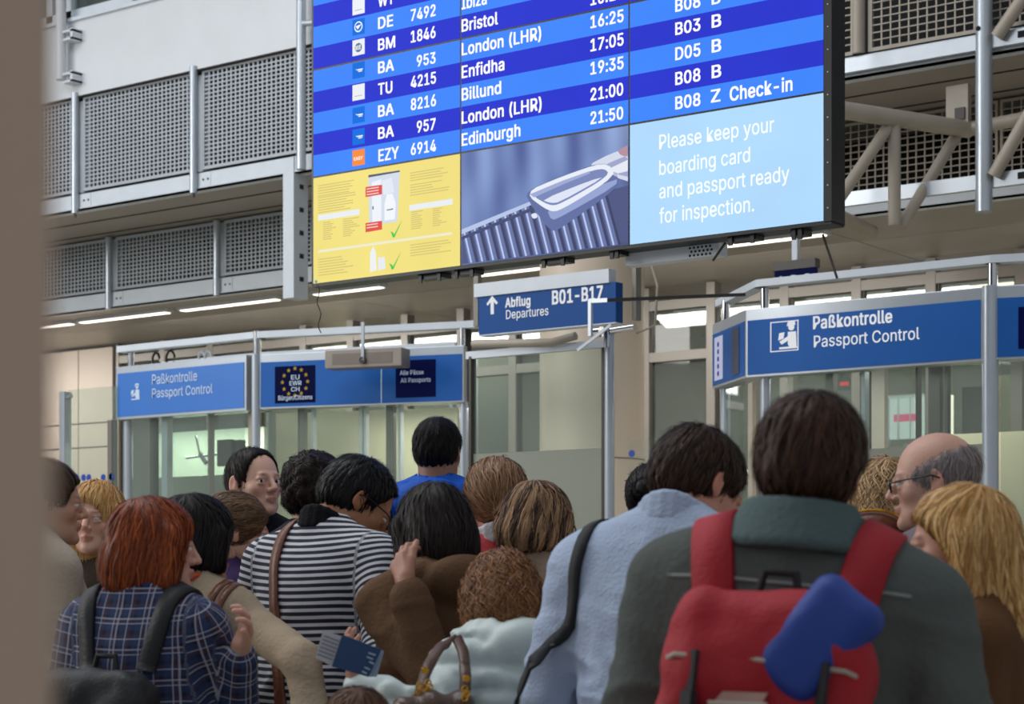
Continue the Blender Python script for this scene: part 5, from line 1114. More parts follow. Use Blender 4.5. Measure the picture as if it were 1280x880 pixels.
def make_person(sp):
    P = Person(); P.sp = sp; roll = sp.get('roll', 0); fem = sp.get('fem', False); bw = sp.get('w', 1.0)*(.92 if fem else 1.0)
    lean = sp.get('lean', 4); RU = rot('y', roll)@rot('x', -lean); c0 = np.array([0, 0, .98])
    U = lambda v: RU@(np.array(v, float)-c0)+c0
    nk = U((0, -.03, 1.50)); RH = RU@rot('z', -sp.get('hyaw', 0))@rot('x', -sp.get('hpitch', 0))@rot('y', sp.get('hroll', 0))
    hs = sp.get('hs', 1.0)
    hc = nk+RU@rot('x', -sp.get('nfwd', 0))@np.array([0, .02, .045]) + RH@np.array([0, .012, .09])
    P.RH, P.hc, P.hs, P.U, P.RU = RH, hc, hs, U, RU
    H = lambda v: hc+hs*(RH@np.array(v, float))
    P.H = H
    # place the figure: head top at pixel row, head centre at pixel column
    Z = sp['Z']; zt = zat(sp['top'], Z); ztl = hc[2]+hs*(np.sqrt(((RH[2]*np.array([.075, .096, .084]))**2).sum())+(RH@np.array([0, -.014, .028]))[2])+sp.get('hairh', .014)
    s = zt/ztl; rz = TH-math.radians(sp.get('face', 0)); cz, sz = math.cos(rz), math.sin(rz)
    g = G(sp['x'], Z); hx = hc+RH@np.array([0, -.01, 0]); root = (g[0]-s*(cz*hx[0]-sz*hx[1]), g[1]-s*(sz*hx[0]+cz*hx[1]), 0)
    P.s, P.rz, P.root = s, rz, root
    t = thing(sp.get('kind', 'person'), sp['label'], 'person', root, sp.get('group'), rz, s); P.t = t
    P.tolocal = lambda w: rot('z', -math.degrees(rz))@((np.array(w)-np.array(root))/s)
    # joints
    sh = {q: U((q*.178*bw, -.012, 1.42)) for q in (-1, 1)}
    arms = {}
    for q, nm in ((-1, 'L'), (1, 'R')):
        a = sp.get('arm'+nm)
        if a is None:
            e = sh[q]+np.array([q*.055, -.02, -.285]); w = e+np.array([-q*.01, .11, -.235])
        elif a[0] == 'w': e, w = P.tolocal(W(*a[1])), P.tolocal(W(*a[2]))
        else: e, w = np.array(a[0], float), np.array(a[1], float)
        v = e-sh[q]; e = sh[q]+v/np.linalg.norm(v)*.29; v = w-e; w = e+v/np.linalg.norm(v)*.255
        arms[q] = (e, w)
    P.sh, P.arms = sh, arms
    g_ = 1.0 if not fem else .96
    torso = [('e', (0, 0, .93), (.165*bw*(1.04 if fem else 1), .118, .13), I3), ('e', U((0, .004, 1.09)), (.142*bw, .102, .15), RU), ('e', U((0, .008, 1.27)), (.162*bw, .118, .185), RU),
             ('e', U((0, -.022, 1.36)), (.155*bw, .092, .12), RU), ('c', U((-.135*bw, -.015, 1.425)), U((.135*bw, -.015, 1.425)), .062, .062),
             ('c', U((-.12*bw, -.02, 1.44)), U((-.02, -.032, 1.515)), .044, .042), ('c', U((.12*bw, -.02, 1.44)), U((.02, -.032, 1.515)), .044, .042)]
    if fem: torso += [('e', U((q*.07, .098, 1.25)), (.062, .052, .062), RU) for q in (-1, 1)]
    belly = sp.get('belly', 0)
    if belly: torso += [('e', U((0, .04, 1.06)), (.15*bw+belly*.4, .10+belly, .15), RU)]
    torso_k = .05
    am = []
    for q in (-1, 1):
        e, w = arms[q]; am += [('c', sh[q], e, .053*g_, .043*g_), ('c', e, w, .042*g_, .028*g_)]
    legs = []
    for q in (-1, 1):
        hp, kn, an = (q*.088, 0, .90), (q*.095, .02, .50), (q*.095, -.02, .09)
        legs += [('c', hp, kn, .085, .056), ('c', kn, an, .054, .036)]
    # ---- body: one continuous skin mesh (trunk and limbs coarse, head and hands fine)
    Vs, Fs, nv = [], [], 0
    def take(f):
        nonlocal nv
        V, F = f.mesh(); Vs.append(V); Fs.append(F+nv); nv += len(V); return V
    ext = [a for q in (-1, 1) for a in arms[q]]+[sh[-1], sh[1]]
    lo = np.minimum(np.min(ext, axis=0)-.09, (-.26, -.22, 0)); hi = np.maximum(np.max(ext, axis=0)+.09, (.26, .22, 1.5)); hi[2] = max(hi[2], nk[2]+.04); lo[2] = 0
    P.lo, P.hi = lo, hi
    f = Field(lo-.02, hi+.02, .028)
    for p in torso: f.add(p, -.006, torso_k)
    for p in legs+am: f.add(p, -.004, .03)
    for q in (-1, 1): f.add(('c', (q*.095, -.03, .045), (q*.10, .14, .03), .034, .028), 0, .02)
    f.add(('c', U((0, -.035, 1.44)), nk, .055, .052), -.004, .03)
    take(f)
    f = Field(np.minimum(hc-.135, nk-.11), np.maximum(hc+.135, nk+.11), sp.get('hres', .0054 if sp.get('eyes') else .0068))
    hp, hcuts, hp2, hc2 = head_prims(fem)
    S = lambda p: (('c', p[1], p[2], p[3]*hs, p[4]*hs) if p[0] == 'c' else ('e', p[1], tuple(np.array(p[2])*hs), p[3]))
    def hx_(p):
        p = xf(p, RH*1.0, np.zeros(3))
        if p[0] == 'c': return ('c', hc+hs*p[1], hc+hs*p[2], p[3]*hs, p[4]*hs)
        return ('e', hc+hs*p[1], tuple(np.array(p[2])*hs), p[3])
    for p, k in hp: f.add(hx_(p), 0, k)
    for p, k in hcuts: f.cut(hx_(p), 0, k)
    for p, k in hp2: f.add(hx_(p), 0, k)
    for p, k in hc2: f.cut(hx_(p), 0, k)
    nr = sp.get('neck', .056 if not fem else .047)
    f.add(('c', nk-RU@np.array([0, .0, .07]), H((0, -.028, -.055)), nr*1.08, nr), 0, .025)
    f.add(('c', H((0, .0, -.10)), nk+RU@np.array([0, .035, -.01]), nr*.8, nr*.7), 0, .02)
    Vh = take(f)
    hands = {}
    for q, nm in ((-1, 'L'), (1, 'R')):
        e, w = arms[q]; hd = sp.get('hand'+nm)
        a = (w-e); n = np.array([-q*1.0, .25, 0.0]); curl, thumb = 32, 38
        if hd:
            a = P.tolocal(W(*hd['tip']))-w if 'tip' in hd else a
            n = rot('z', -math.degrees(rz))@(RV*hd['n'][0]+UV*hd['n'][1]+FV*hd['n'][2]) if 'n' in hd else n
            curl, thumb = hd.get('curl', 30), hd.get('thumb', 38)
        sd = hd.get('side') if hd and 'side' in hd else (q if True else 1)
        pr = hand_prims(w, a, n, sd*(1 if not hd or 'side' in hd else 1), curl, 7, thumb, .95 if fem else 1.04)
        hands[q] = (w, a/np.linalg.norm(a))
        fine = .0045 if hd else .009
        pts = np.array([p[0][1] for p in pr]+[p[0][2] for p in pr]); f = Field(pts.min(0)-.03, pts.max(0)+.03, fine)
        for p, k in pr: f.add(p, 0 if hd else .001, k)
        take(f)
    P.hands = hands
    V = np.concatenate(Vs); F = np.concatenate(Fs)
    # reddish lips, cheeks and ears as skin colour of their own
    tint = np.ones((len(V), 4)); q = (V-hc)@RH/hs
    def blob(c, r, colr, amt):
        w_ = amt*np.exp(-(((q-np.array(c))/np.array(r))**2).sum(1))[:, None]; tint[:, :3] = tint[:, :3]*(1-w_)+tint[:, :3]*np.array(colr)*w_
    blob((0, .1, -.061), (.02, .016, .0075), (.78, .42, .42), 1.0 if fem else .7)
    blob((-.042, .075, -.03), (.02, .02, .018), (1.0, .78, .74), .5); blob((.042, .075, -.03), (.02, .02, .018), (1.0, .78, .74), .5); blob((0, .108, -.028), (.012, .012, .012), (1, .8, .76), .5)
    for s_ in (-1, 1): blob((s_*.085, -.01, -.005), (.012, .03, .04), (1, .74, .7), .6)
    if sp.get('stubble'): blob((0, .07, -.08), (.06, .05, .035), (.72, .70, .70), .6)
    for s_ in (-1, 1): blob((s_*.032, .088, .0205), (.021, .016, .0058), (.3, .22, .18), .95 if sp.get('brows', 1) else .0)
    body = mk('body', V, F, skin_mat(sp.get('skin', 'c79a80')), t, {'tint': ('FLOAT_COLOR', tint)})
    # eyes
    if sp.get('eyes'):
        for s_ in (-1, 1):
            m = MB(); c = np.array([s_*.031, .0785, -.001]); vs = []; n1, n2 = 8, 12
            for i in range(n1+1):
                th = math.pi*i/n1
                for j in range(n2): ph_ = 2*math.pi*j/n2; vs.append(H(c+.0118*np.array([math.sin(th)*math.cos(ph_), math.cos(th), math.sin(th)*math.sin(ph_)])))
            fs = [(i*n2+j, i*n2+(j+1) % n2, (i+1)*n2+(j+1) % n2, (i+1)*n2+j) for i in range(n1) for j in range(n2)]
            e_ = mk('eye', vs, fs, M_eyew, t)
            c2 = c+np.array([sp.get('gaze', 0)*.004, .0106, -.0005]); vs = [H(c2+np.array([0, .0016, 0]))]+[H(c2+np.array([.0066*math.cos(a_), -.0012, .0066*math.sin(a_)])) for a_ in np.linspace(0, 2*math.pi, 12, endpoint=False)]
            mk('iris', vs, [(0, 1+i, 1+(i+1) % 12) for i in range(12)], M_iris, e_)
    # ---- trousers and shoes
    f = Field((-.24, -.2, .03), (.24, .2, 1.1), .026)
    for p in legs: f.add(p, .014, .03)
    f.add(('e', (0, 0, .93), (.168*bw, .12, .13), I3), .008, .04); f.halfspace((0, 0, 1.02), (0, 0, 1)); f.halfspace((0, 0, .07), (0, 0, -1))
    V, F = f.mesh(); mk('trousers', V, F, weave_mat('trouser_cloth', sp.get('trousers', '23262e')), t)
    for q in (-1, 1):
        f = Field((q*.1-.07, -.1, -.01), (q*.1+.07, .22, .13), .012); f.add(('c', (q*.095, -.035, .045), (q*.102, .145, .036), .042, .036), 0, .02); f.add(('c', (q*.095, -.025, .05), (q*.095, -.02, .11), .044, .042), 0, .02); f.halfspace((0, 0, .004), (0, 0, -1))
        V, F = f.mesh(); mk('shoe', V, F, M_shoe, t)
    # ---- upper garment
    gt = sp.get('top_', {}); inf = gt.get('inf', .014); res = gt.get('res', .013)
    hem = gt.get('hem', .84)
    f = Field(lo-.05, hi+.06, res)
    for p in torso: f.add(p, inf, .05)
    if gt.get('skirt'): f.add(('e', (0, 0, .80), (.19*bw, .15, .28), I3), inf, .05)
    si = gt.get('armi', inf*.75)+gt.get('slv', .002)
    cut_w = gt.get('cuff', .88)
    for q in (-1, 1):
        e, w = arms[q]; f.add(('c', sh[q], e, .055*g_, .046*g_), si, .03)
        if gt.get('sleeve', 'long') == 'long': f.add(('c', e, e+(w-e)*cut_w, .046*g_, .035*g_), si, .02)
        else: pass
    f.halfspace((0, 0, hem), (0, 0, -1))
    amp = gt.get('fold', .005)*1.35; sd = sp.get('seed', 1)*1.7
    def folds(X):                       # creases: ridged noise, long across the back, tighter lower down and at the sleeves
        Y = X+.05*np.stack([noise3(X*6+sd), noise3(X*6+sd+7), noise3(X*6+sd+13)], -1)
        n1 = 1-np.abs(noise3(Y*np.array([4.5, 4.5, 11.0])+sd))*1.6; n2 = 1-np.abs(noise3(Y*np.array([9, 9, 24.0])+sd*3))*1.6
        n3 = 1-np.abs(noise3(Y*np.array([16, 16, 8.0])+sd*5))*1.6
        low = np.clip((1.42-X[..., 2])/.25, .35, 1.0)
        return -amp*low*(1.3*np.clip(n1, -.2, 1)**2+.7*np.clip(n2, -.2, 1)**2+.45*np.clip(n3, 0, 1)**2)+amp*.6
    if gt.get('puff'):
        def folds(X):
            return -.018*np.abs(np.sin(X[..., 2]*math.pi/.068+.5*np.sin(X[..., 0]*9)))**.6+.012*noise3(X*np.array([34, 34, 18.0]))+.008
    f.disp(folds)
    # collar / neckline
    cr = gt.get('collar', 'band')
    nb = U((0, -.03, 1.485)); up = RU@np.array([0, -.0, 1.0])
    if cr == 'band' or cr == 'stand':
        hgt = .03 if cr == 'band' else .055
        for a_ in np.linspace(0, 2*math.pi, 17)[:-1]:
            p0 = nb+RU@np.array([.068*math.sin(a_), -.066*math.cos(a_)+.012, .02*math.cos(a_)-.0]); p1 = p0+RU@np.array([.0, 0, hgt+.012*math.cos(a_)])
            a2 = a_+2*math.pi/16; p2 = nb+RU@np.array([.068*math.sin(a2), -.066*math.cos(a2)+.012, .02*math.cos(a2)])
            for u_ in np.linspace(0, 1, 3): f.add(('c', p0+(p1-p0)*u_, p2+(p1-p0)*u_, .011, .011), 0, .01)
    elif cr == 'hood':
        f.add(('e', U((0, -.12, 1.47)), (.115, .065, .075), RU@rot('x', 25)), 0, .02)
        for q in (-1, 1): f.add(('c', U((q*.10, -.08, 1.50)), U((q*.05, .07, 1.42)), .035, .02), 0, .02)
    f.cut(('c', U((0, -.03, 1.47)), U((0, -.02, 1.62)), .053 if not fem else .049, .062), 0, .008)
    V, F = f.mesh(); P.gf = f
    # cloth coordinates: u along the limb or trunk, v around it
    def seg(a, b):
        a, b = np.array(a), np.array(b); d = b-a; L = np.linalg.norm(d); d = d/L; r = V-a; tt = np.clip(r@d, 0, L); pt = a+tt[:, None]*d
        ref = np.array([0, -1.0, .2]); ref -= d*(ref@d); ref /= np.linalg.norm(ref); o = np.cross(d, ref); an = np.arctan2(r@o, r@ref); return np.linalg.norm(V-pt, axis=1), r@d, an
    tc = np.zeros((len(V), 3)); loc = (V-c0)@RU; tc[:, 0] = loc[:, 2]+.02*np.cos(loc[:, 0]*8); tc[:, 1] = np.where(np.abs(loc[:, 0]) < .2, loc[:, 0], loc[:, 0])
    best = np.where(np.abs(loc[:, 0]) < .150*bw, 0.0, .12)
    for q in (-1, 1):
        e, w = arms[q]; d1, u1, a1_ = seg(sh[q], e); d2, u2, a2_ = seg(e, w)
        outer = (q*loc[:, 0] > .160*bw) | ((d1 < .085) & (V[:, 2] < sh[q][2]-.10) & (q*loc[:, 0] > .12*bw)) | (d2 < .075)
        m1 = outer & (d1 <= d2) & (d1 < .12); m2 = outer & (d2 < d1) & (d2 < .10)
        tc[m1, 0] = u1[m1]; tc[m1, 1] = a1_[m1]*.055; tc[m2, 0] = .29+u2[m2]; tc[m2, 1] = a2_[m2]*.05
    P.garment = mk(gt.get('name', 'jacket'), V, F, gt['mat'], t, {'cloth': ('FLOAT_VECTOR', tc)})
    if gt.get('undercollar'):                 # a collar in a colour of its own
        f2 = Field(nb-.14, nb+.16, .007)
        for a_ in np.linspace(0, 2*math.pi, 21)[:-1]:
            a2 = a_+2*math.pi/20; hgt = .032+.016*math.cos(a_)
            g1 = nb+RU@np.array([.072*math.sin(a_), -.074*math.cos(a_)+.010, .026*math.cos(a_)+.0]); g2 = nb+RU@np.array([.072*math.sin(a2), -.074*math.cos(a2)+.010, .026*math.cos(a2)+.0])
            for u_ in np.linspace(0, 1, 4): d_ = RU@np.array([-.004*math.sin(a_), .004, 1])*hgt*u_; f2.add(('c', g1+d_, g2+d_, .0095, .0095), 0, .008)
        V2, F2 = f2.mesh(); mk('collar', V2, F2, gt['undercollar'], t)
    if sp.get('hair'): make_hair(P, sp['hair'])
    return P
# ------------------------------------------------------------------ hair
def make_hair(P, hr):
    st = hr['style']; seed = P.sp.get('seed', 1); r_ = np.random.default_rng(seed+50)
    res = hr.get('res', .006); vol = hr.get('vol', 0.0)
    lo, hi = np.array([-.17, -.2, -.2]), np.array([.17, .17, .17])
    if st in ('long', 'ponytail'): lo = np.array([-.2, -.26, -.46])
    f = Field(lo, hi, res); E = lambda c, r, R=I3: ('e', c, r, R)
    hl = hr.get('hairline', 0.0)
    if st in ('short', 'crop', 'curlyshort'):
        b = .007 if st == 'crop' else .012; b += vol
        f.add(E((0, -.016, .031), (.076+b, .097+b, .084+b)), 0, .02); f.add(E((0, -.03, -.01), (.070+b*.7, .083+b*.8, .070)), 0, .02)
        f.halfspace((0, 0, hr.get('nape', -.03)), np.array([0, .50, -1])/1.118, .012)
        f.cut(E((0, .122, -.026+hl), (.112, .084, .110)), 0, .012)
        if hr.get('open'): f.cut(E((0, .120, -.015+hl), (.12, .098, .115)), 0, .012)
        for s_ in (-1, 1): f.cut(E((s_*.092, .032, -.034), (.034, .046, .050)), 0, .01); f.cut(E((s_*.094, -.012, -.016), (.022, .026, .034)), 0, .006)
        if st == 'short' and hr.get('quiff'): f.add(E((0, .072, .088), (.05, .028, .022)), 0, .02)
    elif st in ('bob', 'curlybob', 'long'):
        b = .015+vol
        f.add(E((0, -.016, .034), (.076+b, .097+b, .085+b*.8)), 0, .02)
        if st == 'long':
            f.add(('c', (0, -.045, -.02), (0, -.075, -.17), .088+vol, .085+vol), 0, .04); f.add(('c', (0, -.075, -.17), (0, -.11, -.34), .085+vol, .055), 0, .04)
            oy = -.035 if hr.get('open') else 0
            for s_ in (-1, 1): f.add(('c', (s_*.078, .02+oy, .01), (s_*.085, .02+oy, -.16), .028, .03), 0, .02); f.add(('c', (s_*.085, .02, -.16), (s_*.09, -.02, -.30), .03, .02), 0, .02)
        else:
            L = hr.get('len', .11); f.add(E((0, -.028, -.045), (.088+b, .098+b, .07+L*.45)), 0, .03)
            for s_ in (-1, 1): f.add(('c', (s_*.082, .025, .02), (s_*.084, .03, -L+.02), .024, .026), 0, .02)
            f.halfspace((0, 0, -L), np.array([0, hr.get('tilt', .15), -1]), .015)
        f.cut(E((0, .14, -.045+hl), (.068, .092, .125)), 0, .012)
        if hr.get('open'): f.cut(E((0, .125, -.050), (.13, .125, .125)), 0, .012); f.cut(('c', (0, .02, -.13), (0, .12, -.13), .05, .06), 0, .015); f.cut(('c', (0, -.01, -.12), (0, -.015, -.30), .040, .05), 0, .02)
        if hr.get('part'): f.cut(E((.012, .03, .128+vol), (.008, .09, .012)), 0, .01)
        if hr.get('fringe'): f.add(E((.0, .082, .050), (.064, .030, .030)), 0, .015)
    elif st in ('ponytail', 'bun'):
        b = .014+vol; f.add(E((0, -.018, .030), (.076+b, .097+b, .084+b)), 0, .02); f.add(E((0, -.03, -.015), (.070, .080, .065)), 0, .02)
        f.halfspace((0, 0, -.055), np.array([0, .55, -1])/1.14, .012); f.cut(E((0, .14, -.028), (.100, .080, .098)), 0, .012)
        for s_ in (-1, 1): f.cut(E((s_*.09, .004, -.02), (.018, .030, .036)), 0, .01)
        pz = hr.get('pz', -.01)
        if st == 'ponytail':
            w = hr.get('pw', .03); f.add(('c', (0, -.115, pz), (0, -.148, pz-.04), w*.7, w), 0, .015); f.add(('c', (0, -.148, pz-.04), (hr.get('px', 0), -.135, pz-.22), w, w*.9), 0, .02); f.add(('c', (hr.get('px', 0), -.135, pz-.22), (hr.get('px', 0)*1.2, -.12, pz-.33), w*.9, w*.4), 0, .02)
        else: f.add(E((0, -.13, hr.get('pz', .04)), (.038, .034, .036)), 0, .01)
    elif st == 'balding':
        f.add(E((0, -.018, .020), (.081, .102, .082)), 0, .02); f.halfspace((0, 0, -.045), np.array([0, .5, -1])/1.118, .012); f.cut(E((0, .06, .09), (.10, .16, .085)), 0, .01); f.cut(E((0, .14, -.02), (.11, .10, .11)), 0, .01)
    nz = hr.get('noise', .0016); wl = hr.get('wave', 0)
    ph = seed*2.1
    def rough(X):
        x, y, z = X[..., 0], X[..., 1], X[..., 2]; an = np.arctan2(x, y)
        d = nz*np.sin(an*22+6*np.sin(z*18+ph)+ph)*.7+nz*.6*np.sin(an*41+z*30+ph)
        if wl: d = d+wl*(np.sin(x*85+3*np.sin(z*40+ph))*np.sin(z*78+2*np.sin(y*50))*np.sin(y*80+ph))
        return d
    f.disp(rough)
    V, F = f.mesh()
    if not len(V): return
    an = np.arctan2(V[:, 0], V[:, 1]+.02)
    hv = .25+.18*np.sin(an*31+3*np.sin(V[:, 2]*14))+.18*np.sin(an*67+2*V[:, 2]*30)
    VV, FF, HV = [V], [F], [hv]; nv = len(V)
    # locks: thin ribbons combed over the surface
    n = int(hr.get('locks', 1500)*1.6); wd = hr.get('width', .0022)*.70; L = hr.get('lock', .075); ns = 5
    seeds = V[r_.integers(0, len(V), n)]+r_.normal(0, res*.5, (n, 3))
    crown = np.array(hr.get('crown', (0, -.055, .115))); p = seeds.copy(); rows = []; tone = np.clip(r_.normal(.42, .32, n), 0, 1)
    if hr.get('streak'): tone = np.clip(.5+.5*np.sin(np.arctan2(p[:, 0], p[:, 1]+.02)*hr['streak']+ph)+r_.normal(0, .2, n), 0, 1)
    phs = r_.uniform(0, 6.28, n); wave = hr.get('curl', 0.0); tgt = np.array([0, -.125, hr.get('pz', 0)])
    for k in range(ns+1):
        g = f.grad(p); d = f.sample(p); p = p-g*(np.clip(d, -.02, .02)-.0018-.0015*np.sin(phs))[:, None]
        rows.append((p.copy(), g))
        dr = p-crown
        if st in ('bob', 'long', 'curlybob'): dr = dr*np.array([1, 1, .3]); dr /= np.linalg.norm(dr, axis=1, keepdims=True)+1e-6; dn = np.clip((.10-p[:, 2])/.06, 0, 1)[:, None]; dr = dr*(1-dn*.9)+np.array([0, 0, -1.0])*dn
        elif st in ('ponytail', 'bun'): dd = tgt-p; back = (p[:, 1] < -.115)[:, None]; dr = np.where(back & (st == 'ponytail'), np.array([0, .05, -1.0]), dd)
        elif hr.get('combed'): dr = dr*.3+np.array(hr['combed'])
        dr = dr/(np.linalg.norm(dr, axis=1, keepdims=True)+1e-6)
        dr = dr-g*(dr*g).sum(1, keepdims=True); dr /= np.linalg.norm(dr, axis=1, keepdims=True)+1e-6
        if wave: side = np.cross(dr, g); dr = dr+side*(wave*np.sin(phs+k*1.7))[:, None]
        else: side = np.cross(dr, g); dr = dr+side*(.22*np.sin(phs)+.10*np.sin(phs*3+k))[:, None]
        p = p+dr*(L/ns)
    pts = np.stack([r[0] for r in rows], 1); nrm = np.stack([r[1] for r in rows], 1)
    tg = np.gradient(pts, axis=1); tg /= np.linalg.norm(tg, axis=2, keepdims=True)+1e-9
    sd = np.cross(tg, nrm); sd /= np.linalg.norm(sd, axis=2, keepdims=True)+1e-9
    tp_ = np.array([.5, .95, 1, 1, .75, .25])[None, :, None]*wd
    lf = r_.uniform(.3, 2.2, n); fly = r_.random(n) < .06; lf[fly] = r_.uniform(3, 7, fly.sum()); lift = (np.array([0, .8, 1.3, 1.5, 1.6, 2.2])*.0009)[None, :, None]*nrm*lf[:, None, None]
    if wave: lift = lift+nrm*.004*np.abs(np.sin(phs[:, None]+np.arange(ns+1)*1.3))[..., None]
    A, B = pts-sd*tp_+lift, pts+sd*tp_+lift; rib = np.stack([A, B], 2).reshape(-1, 3); m_ = 2*(ns+1)
    q = np.arange(n)[:, None]*m_+2*np.arange(ns)[None]; q = q.ravel(); Fr = np.stack([q, q+1, q+3, q+2], 1)+nv
    VV.append(rib); FF.append(Fr); HV.append(np.repeat(tone, m_))
    V = np.concatenate(VV); F = np.concatenate(FF); V = P.hc+P.hs*(V@P.RH.T)
    P.hair = mk('hair', V, F, hair_mat(*hr['cols'], hr.get('rough', .5)), P.t, {'hv': ('FLOAT', np.concatenate(HV))})
# ------------------------------------------------------------------ straps, bags and worn things
def strap(P, guides, width, thick, m, parent, name='strap', off=.004, n=36, label=None, field=None, base=None):
    """band that lies on the garment; guides are local points, pulled onto the cloth where close to it"""
    gs = np.array(guides, float); d = np.r_[0, np.cumsum(np.linalg.norm(np.diff(gs, axis=0), axis=1))]; u = np.linspace(0, d[-1], n)
    p = np.stack([np.interp(u, d, gs[:, i]) for i in range(3)], 1)
    for _ in range(6): p[1:-1] = (p[:-2]+2*p[1:-1]+p[2:])/4
    f = field or P.gf
    for _ in range(3):
        dd = f.sample(p); g = f.grad(p); pull = np.where(dd < .06, dd-off, 0); p = p-g*pull[:, None]; p[1:-1] = (p[:-2]+3*p[1:-1]+p[2:])/5
    g = f.grad(p); t_ = np.gradient(p, axis=0); t_ /= np.linalg.norm(t_, axis=1, keepdims=True); sd = np.cross(t_, g); sd /= np.linalg.norm(sd, axis=1, keepdims=True)+1e-9
    nn = np.cross(sd, t_); w = width/2
    ring = [p-sd*w-nn*thick*.3, p-sd*w*.9+nn*thick, p+sd*w*.9+nn*thick, p+sd*w-nn*thick*.3]
    V = np.stack(ring, 1).reshape(-1, 3); k = 4
    F = [(i*k+j, i*k+(j+1) % k, (i+1)*k+(j+1) % k, (i+1)*k+j) for i in range(n-1) for j in range(k)]+[(0, 1, 2, 3), ((n-1)*k+3, (n-1)*k+2, (n-1)*k+1, (n-1)*k)]
    return mk(name, V, F, m, parent, label=label, smooth=False, base=base)
def worn_thing(P, name, label, cat, at=(0, 0, 0)):
    """a thing of its own carried by a person: same frame, its empty at local point `at`"""
    a = np.array(at, float); R = rot('z', math.degrees(P.rz)); t = thing(name, label, cat, np.array(P.root)+P.s*(R@a), None, P.rz, P.s); return t, a
# ================================================================== the crowd
def wm(n, c, **k): return weave_mat(n, c, **k)
M_leather_dk = mat('dark_brown_leather', '2e1f17', .35, vary=.15, scale=20, bump=.2, bscale=90)
M_leather_br = mat('chestnut_leather', '6a3b26', .4, vary=.12, scale=20, bump=.15, bscale=90)
M_strapblack = mat('black_webbing', '0f1014', .7, vary=.1, bump=.2, bscale=300)
DK = ('0b0807', '221a17'); SK1, SK2 = 'd0a08a', 'c4937a'
stripe = stripe_mat('striped_jersey', 'c4c6cc', '121327', .0188, .46)
PEOPLE = {}
def person(key, **sp): PEOPLE[key] = make_person(sp); return PEOPLE[key]
# left edge man
person('hoodie', label='man in grey-beige hoodie facing right, at the far left behind the blurred pole', x=54, Z=5.25, top=571, face=62, hyaw=14, lean=3, w=1.05, hpitch=4, seed=1, skin=SK2, eyes=1,
       top_=dict(mat=wm('grey_beige_fleece', 'b0a494', vary=.08), collar='hood', inf=.03, name='hoodie', fold=.007, hem=.8), hair=dict(style='short', cols=('3a2a1e', '6b4f38'), locks=1500, width=.0018, vol=-.004))
# blonde woman
person('blonde', label='blonde woman in olive parka looking towards the camera, beside the hoodie man', x=121, Z=5.9, top=600, face=205, hyaw=-18, lean=2, fem=True, seed=2, skin='dcab95', eyes=1, hres=.0046,
       top_=dict(mat=wm('olive_parka_cloth', '3d3428'), collar='hood', inf=.03, name='parka', fold=.006), hair=dict(style='bob', cols=('b07a3e', 'e6bd7c'), len=.16, locks=2200, width=.0024, vol=-.006, tilt=0, hairline=.008))
# red-haired woman in plaid
person('redhead', label='woman with auburn bob in navy plaid shirt raising her right hand', x=190, Z=4.35, top=621, face=20, hyaw=54, hpitch=2, lean=8, fem=True, w=1.1, seed=3, skin='cf9e8a', eyes=1,
       armR=('w', (283, 868, 4.35), (300, 812, 4.25)), handR=dict(tip=(312, 770, 4.2), n=(-.7, .2, -.5), curl=40, thumb=30, side=1),
       top_=dict(mat=plaid_mat(), collar='band', inf=.016, name='plaid_shirt', fold=.005, hem=.78, res=.009), hair=dict(style='bob', cols=('54200e', 'a8501f'), len=.125, locks=3600, width=.0026, vol=-.004, lock=.09, res=.005, rough=.42))
# woman in trench coat
person('trench', label='dark-haired woman in beige trench coat with orange scarf, behind auburn woman', x=243, Z=4.85, top=619, face=24, hyaw=34, lean=6, fem=True, w=1.35, roll=6, armR=('w', (358, 812, 4.62), (392, 905, 4.5)), seed=4, skin=SK2,
       top_=dict(mat=wm('beige_trench_cotton', 'a89680', vary=.07), collar='stand', inf=.026, armi=.008, name='trench_coat', fold=.008, hem=.45, skirt=1), hair=dict(style='bob', cols=DK, len=.09, locks=2000, width=.0024))
# light-brown haired woman with ponytail
person('ponytail', label='light-brown haired woman in purple top facing right, hair tied back', x=294, Z=5.75, top=615, face=62, hyaw=20, hpitch=6, lean=4, fem=True, seed=5, skin='d6a892', eyes=1,
       top_=dict(mat=wm('purple_knit', '33224c'), collar='band', inf=.014, name='sweater'), hair=dict(style='ponytail', cols=('4a3626', '8a6b4c'), locks=2600, width=.002, pz=-.03, pw=.036))
# smiling man
person('smiling', label='smiling dark-haired man in black jacket facing the queue', x=316, Z=6.65, top=556, face=136, hyaw=0, lean=1, hpitch=-2, seed=6, skin='d8ab96', eyes=1, stubble=1, hres=.0044, gaze=1,
       top_=dict(mat=wm('black_jacket_cloth', '14151c'), collar='stand', inf=.02, name='jacket'), hair=dict(style='short', cols=('0e0908', '2a1e18'), locks=1600, width=.0016, vol=-.010, hairline=.022, open=1))
# curly dark hair
person('curly', label='person with curly dark brown hair, behind the striped shirt man', x=392, Z=6.1, top=567, face=20, lean=3, seed=7,
       top_=dict(mat=wm('charcoal_sweater', '24242a')), hair=dict(style='curlyshort', cols=('100a08', '30201a'), vol=.004, wave=.009, curl=1.3, locks=2400, width=.0022, lock=.05, nape=-.08))
